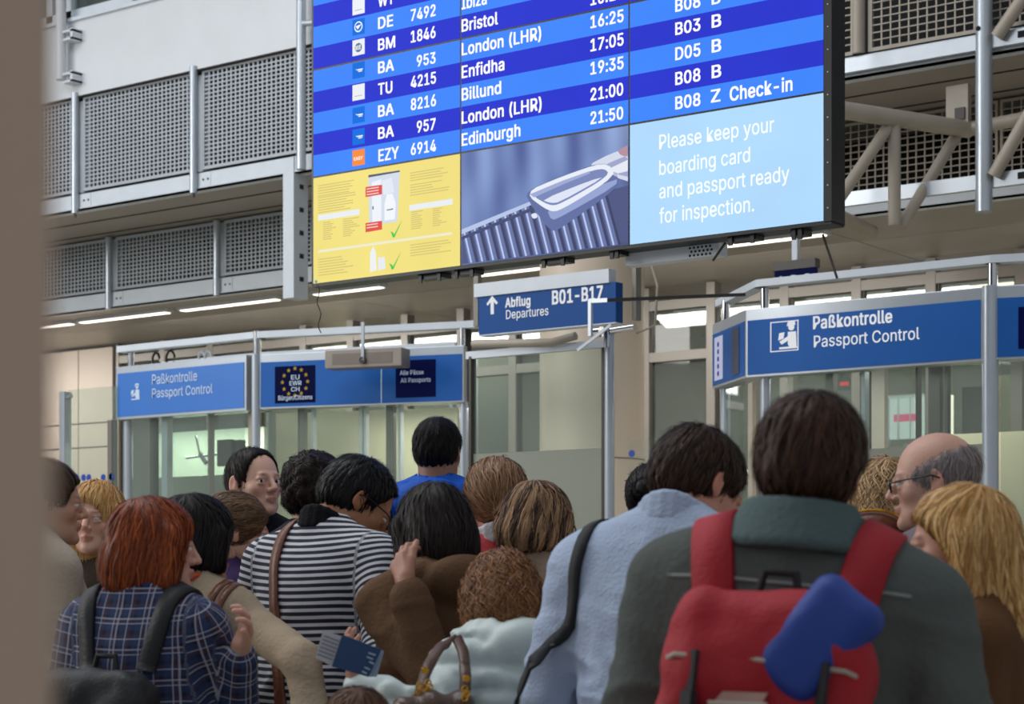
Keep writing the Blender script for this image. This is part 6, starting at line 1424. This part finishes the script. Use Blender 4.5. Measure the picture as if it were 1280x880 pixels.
# striped man
person('striped', label='black-haired man in navy and white striped shirt, head bowed', x=444, Z=5.2, top=568, face=38, hyaw=34, hpitch=28, nfwd=22, lean=13, w=1.2, belly=.04, seed=8, skin='a87453', hres=.0048, eyes=1,
       armR=((.33, -.02, 1.16), (.30, .20, 1.0)), armL=((-.27, .06, 1.14), (-.12, .26, 1.08)),
       top_=dict(mat=stripe, collar='none', undercollar=wm('black_knit_collar', '0e0f14'), inf=.016, name='striped_shirt', fold=.005, hem=.74, res=.009, slv=.010), hair=dict(style='short', cols=('060607', '191618'), locks=3200, width=.0017, vol=-.003, lock=.03, nape=-.045, rough=.4, open=1))
# blue jacket man
M_royal = wm('royal_blue_tracksuit', '0f4fb0', vary=.06, rough=.6)
person('bluejacket', label='tall black-haired man in royal blue track jacket seen from behind', x=547, Z=6.6, top=520, face=8, hyaw=8, lean=2, w=1.5, seed=9, skin='9a6e58', hs=.86,
       top_=dict(mat=M_royal, collar='hood', inf=.022, name='track_jacket', fold=.006), hair=dict(style='crop', cols=('060506', '131011'), locks=2400, width=.0014, lock=.025, nape=-.07, vol=.002, rough=.6))
# brown jacket
person('brownjacket', label='dark-haired person in brown jacket with patterned scarf, hand at the mouth', x=542, Z=4.72, top=603, face=-32, hyaw=-8, hpitch=12, nfwd=6, lean=7, fem=True, w=1.15, seed=10, skin='a87660',
       armL=('w', (518, 812, 4.5), (507, 728, 4.46)), handL=dict(tip=(494, 684, 4.52), n=(.5, .1, .6), curl=55, thumb=25, side=-1),
       top_=dict(mat=wm('brown_jacket_cotton', '5f4632', vary=.08), collar='hood', inf=.026, name='jacket', fold=.009, hem=.72, res=.009), hair=dict(style='bob', cols=('0d0706', '231511'), len=.13, locks=2600, width=.0024, vol=-.004, rough=.5))
# pink top woman
person('pinktop', label='woman with long straight brown ponytail in pink top and white collar', x=619, Z=5.7, top=574, face=-12, hyaw=-6, lean=2, fem=True, seed=11, skin='cf9f88',
       top_=dict(mat=wm('coral_pink_jersey', 'd8545c'), collar='none', undercollar=wm('white_cotton', 'c9c9cc'), inf=.014, name='top'), hair=dict(style='ponytail', cols=('6a4a34', 'a98464'), locks=3200, width=.002, pz=-.045, pw=.038, vol=.004, px=.03))
# highlighted bob
person('highlights', label='woman with streaked brown and blonde bob wearing glasses, from behind', x=672, Z=5.2, top=602, hs=.95, face=34, hyaw=14, hpitch=8, lean=4, fem=True, seed=12, skin='d3a590', eyes=1,
       top_=dict(mat=wm('taupe_sweater', '8a7666'), collar='band', inf=.018), hair=dict(style='bob', cols=('2c1c17', 'b08a66'), len=.085, locks=3600, width=.0026, streak=13, vol=-.002, lock=.085, tilt=.3))
# curly auburn, white puffer
M_puffer = mat('white_quilted_nylon', 'c6d2ce', .5, vary=.04, bump=.1, bscale=60)
person('puffer', label='curly auburn-haired woman in white quilted jacket reaching out to the left', x=627, Z=4.36, top=690, face=-25, hyaw=-8, hpitch=12, nfwd=6, lean=12, fem=True, w=1.12, seed=13, skin='c4917a',
       armL=('w', (562, 852, 4.2), (474, 866, 4.08)), handL=dict(tip=(440, 824, 4.13), n=(.75, .65, 0), curl=20, thumb=42, side=-1),
       top_=dict(mat=M_puffer, collar='hood', inf=.034, name='quilted_jacket', puff=1, hem=.72, res=.009, cuff=.93, armi=.004), hair=dict(style='curlybob', cols=('52301c', 'a8764c'), len=.12, vol=.0, wave=.009, curl=1.1, locks=4200, width=.0024, lock=.09))
# child's head at the bottom
person('child', label='brown-haired child whose crown peeks over the bottom frame edge', x=447, Z=3.7, top=861, face=0, lean=2, fem=True, seed=14, hs=1.12, w=.9,
       top_=dict(mat=wm('grey_child_top', '6a6a70')), hair=dict(style='bob', cols=('3c2617', '7a5638'), len=.10, locks=3000, width=.0026, lock=.09))
# light blue shirt man
M_chambray = mat('light_blue_chambray', 'a9b7cf', .85, vary=.06, scale=5, bump=.35, bscale=140, spec=.15)
person('bluelinen', label='brown-haired man in light blue chambray shirt, head bowed to the right', x=870, Z=3.95, top=530, face=26, hyaw=30, hpitch=22, nfwd=24, lean=13, w=1.2, seed=15, skin='c68c74', hres=.0046,
       top_=dict(mat=M_chambray, collar='none', undercollar=M_chambray, inf=.018, name='chambray_shirt', fold=.009, hem=.74, res=.0085), hair=dict(style='short', cols=('1a100b', '4a3122'), locks=4200, width=.0017, vol=-.003, lock=.038, nape=-.035))
# bun
person('bun', label='person with a small black hair bun, mostly hidden behind blue shirt man', x=818, Z=6.2, top=580, face=20, lean=2, fem=True, seed=16, top_=dict(mat=wm('black_top', '1b1b20')),
       hair=dict(style='bun', cols=DK, locks=1500, pz=.03))
# backpack man
M_grayjk = mat('dark_green_grey_jacket', '555a57', .9, vary=.10, scale=4, bump=.3, bscale=80, spec=.15)
person('backpacker', label='brown-haired man in dark grey jacket carrying a red backpack', x=1012, Z=3.05, top=492, face=18, hyaw=2, hpitch=3, lean=5, roll=5, w=1.22, seed=17, skin='c4937a', hres=.005,
       top_=dict(mat=M_grayjk, collar='stand', inf=.03, name='jacket', fold=.009, hem=.76, res=.0085), hair=dict(style='short', cols=('20120b', '553724'), locks=5200, width=.002, vol=.002, lock=.05, nape=-.08))
# blonde curls
person('curls', label='woman with wavy blonde hair and brown hair clip, behind the red backpack', x=1106, Z=5.25, top=569, face=8, lean=3, fem=True, seed=18, top_=dict(mat=wm('black_coat', '131318'), collar='stand', inf=.02),
       hair=dict(style='long', cols=('6b4c30', 'd8b483'), locks=3800, width=.0022, curl=.9, lock=.10, wave=.004, vol=-.012))
# balding man
person('bald', label='balding man with glasses and greyish jacket turned left, at the right', x=1172, Z=4.6, top=541, face=-55, hyaw=-20, hpitch=6, lean=3, w=1.05, seed=19, skin='c79a86', eyes=1, hairh=.0,
       top_=dict(mat=wm('mauve_grey_jacket', '6c6468'), collar='stand', inf=.02), hair=dict(style='balding', cols=('7a7070', 'a69a96'), locks=900, width=.0014, vol=-.01, lock=.03))
# blonde woman right edge
person('blonderight', label='woman with long straight golden hair facing left at the right frame edge', x=1204, Z=3.5, top=604, face=-74, hyaw=-2, hpitch=2, nfwd=3, lean=4, fem=True, seed=20, skin='cf9a84', eyes=1, hres=.0044,
       top_=dict(mat=wm('brown_cardigan', '5a3d26'), collar='band', inf=.018), hair=dict(style='long', cols=('a87438', 'f0c888'), locks=6000, width=.0022, lock=.11, vol=-.006, res=.005, rough=.4, open=1))
Q = PEOPLE
# --- scarves
def scarf(P, m, label=None, name='scarf', r=.028):
    nb = P.U((0, -.03, 1.49)); f = Field(nb-.17, nb+.17, .008)
    for a_ in np.linspace(0, 2*math.pi, 25)[:-1]:
        a2 = a_+2*math.pi/24; h1, h2 = .012*math.sin(a_*3), .012*math.sin(a2*3)
        f.add(('c', nb+np.array([.078*math.sin(a_), -.078*math.cos(a_)+.01, .02+h1]), nb+np.array([.078*math.sin(a2), -.078*math.cos(a2)+.01, .02+h2]), r, r), 0, .012)
    f.disp(lambda X: .004*np.sin(X[..., 2]*220+8*np.arctan2(X[..., 0], X[..., 1]))); V, F = f.mesh(); mk(name, V, F, m, P.t, label=label)
scarf(Q['trench'], wm('orange_scarf', 'c25a3a'), 'orange scarf')
scarf(Q['brownjacket'], stripe_mat('patterned_scarf', '2f3552', 'b4b2b4', .006, .6), 'blue and grey patterned scarf', r=.022)
# --- glasses
def glasses(P, m):
    b = MB(); H = P.H
    for s_ in (-1, 1): b.tube([H((s_*.033+.021*math.cos(a_), .104, -.002+.016*math.sin(a_))) for a_ in np.linspace(0, 2*math.pi, 17)], .0022, 6, False); b.tube([H((s_*.054, .102, .004)), H((s_*.082, .07, .004)), H((s_*.089, .0, .004)), H((s_*.086, -.02, -.006))], .0022, 6)
    b.tube([H((-.012, .105, .0)), H((0, .110, .003)), H((.012, .105, .0))], .002, 6)
    mk2(b, 'glasses', m, P.t)
def mk2(b, name, m, parent, label=None, base=(0, 0, 0), **kw):
    me = bpy.data.meshes.new(name); me.from_pydata((np.array(b.v)-np.array(base)).tolist(), [], b.f); me.materials.append(m); me.update(); me.shade_smooth()
    try: me.set_sharp_from_angle(angle=math.radians(40))
    except Exception: pass
    o = bpy.data.objects.new(name, me); col.objects.link(o); o.parent = parent
    if label: o['label'] = label
    for k, v in kw.items(): o[k] = v
    return o
for k in ('striped', 'highlights', 'bald'): glasses(Q[k], M_black)
# --- shoulder bag of the striped man (brown strap over the left of the back)
def bag(P, name, label, at, size, m, straps, sm, cat='bag', width=.03):
    t, a = worn_thing(P, name, label, cat, at); f = Field(a-np.array(size)-.06, a+np.array(size)+.06, .010)
    sx, sy, sz = size
    for q in (-1, 1):
        for w in (-1, 1): f.add(('c', a+np.array([q*(sx-sy*.8), 0, w*(sz-sy*.8)]), a+np.array([-q*(sx-sy*.8), 0, w*(sz-sy*.8)]), sy*.8, sy*.8), 0, .03)
        f.add(('c', a+np.array([q*(sx-sy*.8), 0, -(sz-sy*.8)]), a+np.array([q*(sx-sy*.8), 0, sz-sy*.8]), sy*.8, sy*.8), 0, .03)
    f.add(('e', a, (sx*.95, sy, sz*.95), I3), 0, .03); f.disp(lambda X: .004*np.sin(30*X[..., 0]+20*X[..., 2])*np.sin(25*X[..., 2]))
    V, F = f.mesh(); mk('bag_body', V, F, m, t, base=a)
    b = MB(); b.box(a+np.array([-sx*.8, -sy*1.02, sz*.55]), a+np.array([sx*.8, -sy*.9, sz*.62])); mk2(b, 'zip', M_brass, t, base=a)
    for g in straps: strap(P, g, width, .005, sm, t, base=a)
    return t, a
U = Q['striped'].U
bag(Q['striped'], 'shoulder_bag', 'brown leather shoulder bag of the striped shirt man', (.12, -.20, .93), (.14, .045, .10), M_leather_br,
    [[U((-.07, .06, 1.50)), U((-.09, -.03, 1.52)), U((-.085, -.11, 1.44)), U((-.05, -.15, 1.30)), U((.0, -.14, 1.14)), (.06, -.19, 1.0)]], M_leather_br, width=.035)
U = Q['bluelinen'].U
bag(Q['bluelinen'], 'shoulder_bag', 'black shoulder bag hanging from the blue chambray shoulder', (-.30, -.06, .86), (.13, .05, .12), M_leather_dk,
    [[U((-.13, .09, 1.42)), U((-.145, .02, 1.505)), U((-.155, -.07, 1.47)), U((-.20, -.12, 1.32)), (-.27, -.10, 1.15), (-.30, -.08, .97)]], M_strapblack, width=.030)
U = Q['brownjacket'].U
bag(Q['brownjacket'], 'crossbody_bag', 'dark bag worn on a wide strap across the brown jacket', (-.22, -.05, .86), (.12, .05, .10), M_leather_dk,
    [[U((.12, .09, 1.42)), U((.13, .0, 1.50)), U((.09, -.10, 1.43)), U((.0, -.14, 1.30)), U((-.12, -.13, 1.12)), (-.2, -.08, .95)]], M_leather_dk, width=.045)
U = Q['trench'].U
bag(Q['trench'], 'shoulder_bag', 'brown leather bag hanging at the side of the trench coat', (.27, .0, .92), (.05, .13, .12), M_leather_br,
    [[U((.155, .10, 1.38)), U((.16, .0, 1.49)), U((.165, -.09, 1.42)), U((.20, -.12, 1.25)), (.25, -.08, 1.03)], [U((.13, .10, 1.38)), U((.135, .0, 1.50)), U((.14, -.09, 1.42)), U((.18, -.13, 1.25)), (.25, -.10, 1.03)]], M_leather_br, width=.022)
# --- backpacks
def backpack(P, label, m, size=(.155, .085, .23), zc=1.20, sw=.06, colr2=None, sport=False, sm=None):
    U, RU = P.U, P.RU; a = U((0, -.118-size[1]-.015, zc)); t, a = worn_thing(P, 'backpack', label, 'backpack', a)
    sx, sy, sz = size; f = Field(a-np.array([sx, sy, sz])-.09, a+np.array([sx, sy, sz])+.09, .009)
    B = lambda v: a+RU@np.array(v, float)
    f.add(('b', B((0, 0, -.02)), (sx, sy, sz-.02), RU, .055), 0, .02); f.add(('b', B((0, -.005, sz-.07)), (sx*.86, sy*.9, .075), RU, .05), 0, .05)
    f.disp(lambda X: .010*noise3(X*np.array([11, 11, 14.0])+3)+.005*noise3(X*26.0)); V, F = f.mesh(); mk('main_compartment', V, F, m, t, base=a)
    f2 = Field(a-np.array([sx, sy, sz])-.14, a+np.array([sx, sy, sz])+.09, .009)
    f2.add(('b', B((0, -sy-.015, -sz*.40)), (sx*.78, .045, sz*.50), RU, .035), 0, .02); f2.disp(lambda X: .007*noise3(X*np.array([13, 13, 16.0])+9)); V, F = f2.mesh(); mk('front_pocket', V, F, colr2 or m, t, base=a)
    for q in (-1, 1):
        f2 = Field(a-.30, a+.30, .010); f2.add(('b', B((q*(sx+.012), .0, -sz*.5)), (.03, sy*.8, sz*.38), RU, .025), 0, .02); V, F = f2.mesh(); mk('side_pocket', V, F, colr2 or m, t, base=a)
    def band(z_, y_, xw, nm, mt, r_=.0045):
        b = MB(); b.tube([B((-xw, y_+.02, z_-.006)), B((-xw*.9, y_, z_)), B((0, y_-.004, z_+.004)), B((xw*.9, y_, z_)), B((xw, y_+.02, z_-.006))], r_, 6); mk2(b, nm, mt, t, base=a)
    band(sz-.11, -sy-.006, sx*.9, 'zip', M_cream if sport else M_strapblack, .004); band(-sz*.40+sz*.5-.045, -sy-.062, sx*.7, 'pocket_zip', M_strapblack); band(.03, -sy-.010, sx*.98, 'seam_piping', M_strapblack, .0035)
    for q in (-1, 1):
        b = MB(); b.beam(B((q*sx*.62, -sy-.012, sz-.10)), B((q*sx*.62, -sy-.012, -.02)), .022, .006); b.beam(B((q*sx*.62, -sy-.016, .06)), B((q*sx*.62, -sy-.016, .035)), .03, .012); mk2(b, 'compression_strap', M_strapblack, t, base=a)
    b = MB(); b.tube([B((-.035, .03, sz-.01)), B((-.025, .03, sz+.04)), B((.025, .03, sz+.04)), B((.035, .03, sz-.01))], .008, 8); mk2(b, 'grab_handle', M_strapblack, t, base=a)
    w_ = P.sp.get('w', 1)*.105
    for q in (-1, 1):
        strap(P, [U((q*w_*.8, .155, 1.15)), U((q*w_, .14, 1.35)), U((q*w_, .03, 1.51)), U((q*w_, -.08, 1.49)), U((q*w_*.9, -.13, 1.40)), U((q*w_*.8, -.15, 1.30))], sw, .010, sm or m, t, 'shoulder_strap', base=a)
    return t, a, B
M_redbag = mat('red_nylon', 'a31021', .7, vary=.08, scale=5, bump=.2, bscale=120); M_redbag2 = mat('dark_red_nylon', '7c1222', .65, vary=.08, bump=.2, bscale=120); M_bluebag = mat('blue_nylon', '173a8e', .6, vary=.06)
P = Q['backpacker']
t, a, B = backpack(P, 'large red backpack with a blue side flap and pale logo patch', M_redbag, (.165, .075, .225), 1.175, .075, M_redbag, True)
f = Field(a-.35, a+.35, .009); f.add(('b', B((.085, -.045, .160)), (.062, .044, .095), P.RU@rot('y', 34), .03), 0, .02); f.disp(lambda X: .008*noise3(X*16.0))
V, F = f.mesh(); mk('side_flap', V, F, M_bluebag, t, label='blue side flap', base=a)
b = MB(); q = [B((x, -.088, z)) for x, z in ((-.085, .015), (.0, .025), (.02, .07), (-.05, .065))]; q2 = [B((x, -.078, z)) for x, z in ((-.085, .015), (.0, .025), (.02, .07), (-.05, .065))]
b.add(q+q2, [(0, 1, 2, 3), (4, 7, 6, 5), (0, 4, 5, 1), (1, 5, 6, 2), (2, 6, 7, 3), (3, 7, 4, 0)]); mk2(b, 'logo_patch', mat('pale_worn_patch', 'b08f84', .6, vary=.2), t, label='pale logo patch', base=a)
b = MB()
for z_, x0_, x1_ in ((-.09, -.13, -.09), (.045, -.06, .03)): b.tube([B((x0_, -.140, z_)), B((x1_, -.140, z_+.006))], .004, 6)
mk2(b, 'pale_trim', mat('pale_piping', 'a89a90', .5), t, base=a)
strap(P, [P.U((-.20, -.10, 1.425)), P.U((-.1, -.14, 1.43)), P.U((0, -.15, 1.43)), P.U((.1, -.14, 1.43)), P.U((.20, -.10, 1.425))], .006, .002, mat('pale_seam', '8a908c', .8), P.t, 'yoke_seam', off=.001)
f = Field(P.U((0, -.03, 1.50))-.16, P.U((0, -.03, 1.50))+.16, .008)
for a_ in np.linspace(math.pi*.55, math.pi*1.45, 15):
    p0 = P.U((.122*math.sin(a_), -.03+.112*math.cos(a_), 1.495)); p1 = P.U((.088*math.sin(a_), -.028+.088*math.cos(a_), 1.560)); f.add(('c', p0, p1, .012, .010), 0, .02)
V, F = f.mesh(); mk('collar', V, F, mat('teal_grey_collar', '4a5c5c', .9, bump=.3, bscale=90), P.t, label='folded teal-grey collar')
M_blackbag = mat('black_nylon', '101116', .6, vary=.1, bump=.2, bscale=120)
P = Q['redhead']
t, a, B = backpack(P, 'black backpack on the plaid shirt, hanging low', M_blackbag, (.16, .075, .19), 1.10, .05)
P = Q['bluejacket']
t, a, B = backpack(P, 'black and blue backpack of the man in the blue track jacket', M_blackbag, (.14, .075, .19), 1.18, .05)
b = MB(); b.box(B((-.15, -.04, .05)), B((-.06, .02, .085))); mk2(b, 'green_tab', mat('bright_green_tab', '1fae4e', .5), t, base=a)
# white stripes on the track jacket shoulders
for q in (-1, 1):
    for k in range(3):
        x_ = q*(.155+.018*k); strap(P, [P.U((x_-.0, .06, 1.46)), P.U((x_, .0, 1.50)), P.U((x_+q*.01, -.06, 1.45)), P.U((x_+q*.02, -.085, 1.36))], .009, .0015, mat('white_piping', 'd4dae2', .7) if False else M_white, P.t, 'shoulder_stripe', off=.001, n=18)
# --- handbag of the puffer woman
P = Q['puffer']; U = P.U
aw = P.tolocal(W(545, 912, 3.92)); t, a = worn_thing(P, 'handbag', 'brown leather handbag with gold rings held against the white quilted jacket', 'handbag', aw)
f = Field(a-.26, a+.22, .009); f.add(('e', a, (.105, .06, .085), I3), 0, .02); f.add(('c', a+np.array([-.065, 0, .045]), a+np.array([.065, 0, .045]), .045, .045), 0, .04)
f.disp(lambda X: .008*np.sin(70*X[..., 0]+10*X[..., 2])*np.clip((X[..., 2]-a[2]+.05)*8, 0, 1)); V, F = f.mesh(); mk('bag_body', V, F, mat('brown_bag_leather', '4d3526', .35, vary=.15, scale=20, bump=.2, bscale=90), t, base=a)
L = lambda x, y, Z: P.tolocal(W(x, y, Z))
M_bagstrap = mat('brown_strap_leather', '55392a', .4, vary=.12, scale=20, bump=.2, bscale=90)
strap(P, [L(525, 866, 3.93), L(534, 835, 3.97), L(548, 812, 4.05), L(566, 798, 4.14)], .030, .007, M_bagstrap, t, 'handle', base=a, off=.004)
strap(P, [L(580, 874, 3.95), L(582, 845, 3.98), L(579, 815, 4.05), L(571, 798, 4.14)], .030, .007, M_bagstrap, t, 'handle', base=a, off=.004)
for (x, y) in ((535, 858), (524, 862), (581, 866)):
    b = MB()
    for k in range(3): c_ = L(x+(k % 2)*2, y+k*5-4, 3.90); b.tube([c_+np.array([.008*math.cos(q), 0, .009*math.sin(q)]) for q in np.linspace(0, 2*math.pi, 11)], .0024, 6, False)
    mk2(b, 'gold_ring', M_brass, t, base=a)
for (x, y) in ((531, 838), (583, 848), (519, 872)):
    b = MB(); c_ = L(x, y, 3.91); b.tube([c_+np.array([0, -.004, 0]), c_+np.array([0, .006, 0])], .009, 12); mk2(b, 'gold_stud', M_brass, t, base=a)
# --- passport and boarding pass in her hand
def sheet(px4, Z4, th, name_parent, m, name, base):
    q = [W(x, y, z) for (x, y), z in zip(px4, Z4)]; n = np.cross(q[1]-q[0], q[3]-q[0]); n /= np.linalg.norm(n); n *= -np.sign(n@FV)
    b = MB(); b.add([p+n*th for p in q]+[p for p in q], [(0, 1, 2, 3), (4, 7, 6, 5), (0, 4, 5, 1), (1, 5, 6, 2), (2, 6, 7, 3), (3, 7, 4, 0)])
    return b, q, n
cpos = W(440, 830, 4.02); t = thing('travel_document', 'blue passport booklet with a boarding pass, held out in a hand', 'passport', cpos)
sheet([(428, 793), (477, 812), (461, 846), (415, 833)], (4.03, 4.03, 4.03, 4.03), .006, t, None, '', None)[0].build('passport_cover', mat('passport_blue', '16406e', .45, vary=.06), t)
sheet([(404, 788), (430, 796), (418, 834), (394, 822)], (4.045, 4.045, 4.045, 4.045), .002, t, None, '', None)[0].build('boarding_pass', mat('paper_white', 'b9bac2', .7, vary=.03), t)
sheet([(474, 811), (480, 814), (471, 846), (459, 846)], (4.05, 4.05, 4.05, 4.05), .003, t, None, '', None)[0].build('inner_sheet', mat('paper_pale_blue', 'a3b6cc', .7, vary=.03), t)
b = MB()
for k, (x, y, l) in enumerate(((461, 815, 9), (459, 820, 8), (462, 826, 6), (456, 833, 7), (453, 838, 6))):
    bb, _, _ = sheet([(x, y), (x+l, y+3), (x+l-1, y+5), (x-1, y+2)], (4.022,)*4, .0005, t, None, '', None); b.add(bb.v, bb.f)
b.build('cover_print', mat('pale_blue_print', '9db4cc', .6), t, kind='stuff')
b = MB()
for k in range(6):
    bb, _, _ = sheet([(405-k*1.6, 794+k*4.6), (424-k*1.6, 801+k*4.6), (423.6-k*1.6, 802.2+k*4.6), (404.6-k*1.6, 795.2+k*4.6)], (4.042,)*4, .0004, t, None, '', None); b.add(bb.v, bb.f)
b.build('pass_print', mat('grey_print', '6d7078', .7), t, kind='stuff')
# hair clip
P = Q['curls']; c_ = P.tolocal(W(1090, 660, 4.7)); t, a = worn_thing(P, 'leather_bag', 'round brown leather bag top behind the red backpack', 'bag', c_)
f = Field(a-.14, a+.14, .009); f.add(('e', a, (.085, .05, .045), I3), 0, .02); V, F = f.mesh(); mk('bag_body', V, F, M_leather_br, t, base=a)
b = MB(); b.tube([a+np.array([.08*math.cos(q), -.03, .045*math.sin(q)]) for q in np.linspace(0, math.pi, 12)], .004, 6); mk2(b, 'piping', M_brass, t, base=a)
print('people', {k: (round(p.s, 3), [round(float(v), 2) for v in p.root[:2]]) for k, p in PEOPLE.items()})
# repeats share a group
for o in bpy.data.objects:
    if o.parent is None and 'category' in o:
        g_ = {'person': 'travellers queuing for passport control', 'ceiling_light': 'light strips under the lower gallery', 'ceiling_luminaire': 'luminaires inside behind the glass wall', 'partition': 'partitions behind the glass wall',
              'glass_barrier': 'glass barriers beside the booths', 'downpipe': 'white pipes in front of the fascia', 'backpack': 'backpacks worn in the queue', 'shoulder_bag': 'shoulder bags worn in the queue', 'passport_sign': 'passport control signs', 'passport_booth': 'passport booths'}.get(o.name.split('.')[0])
        if g_: o['group'] = g_
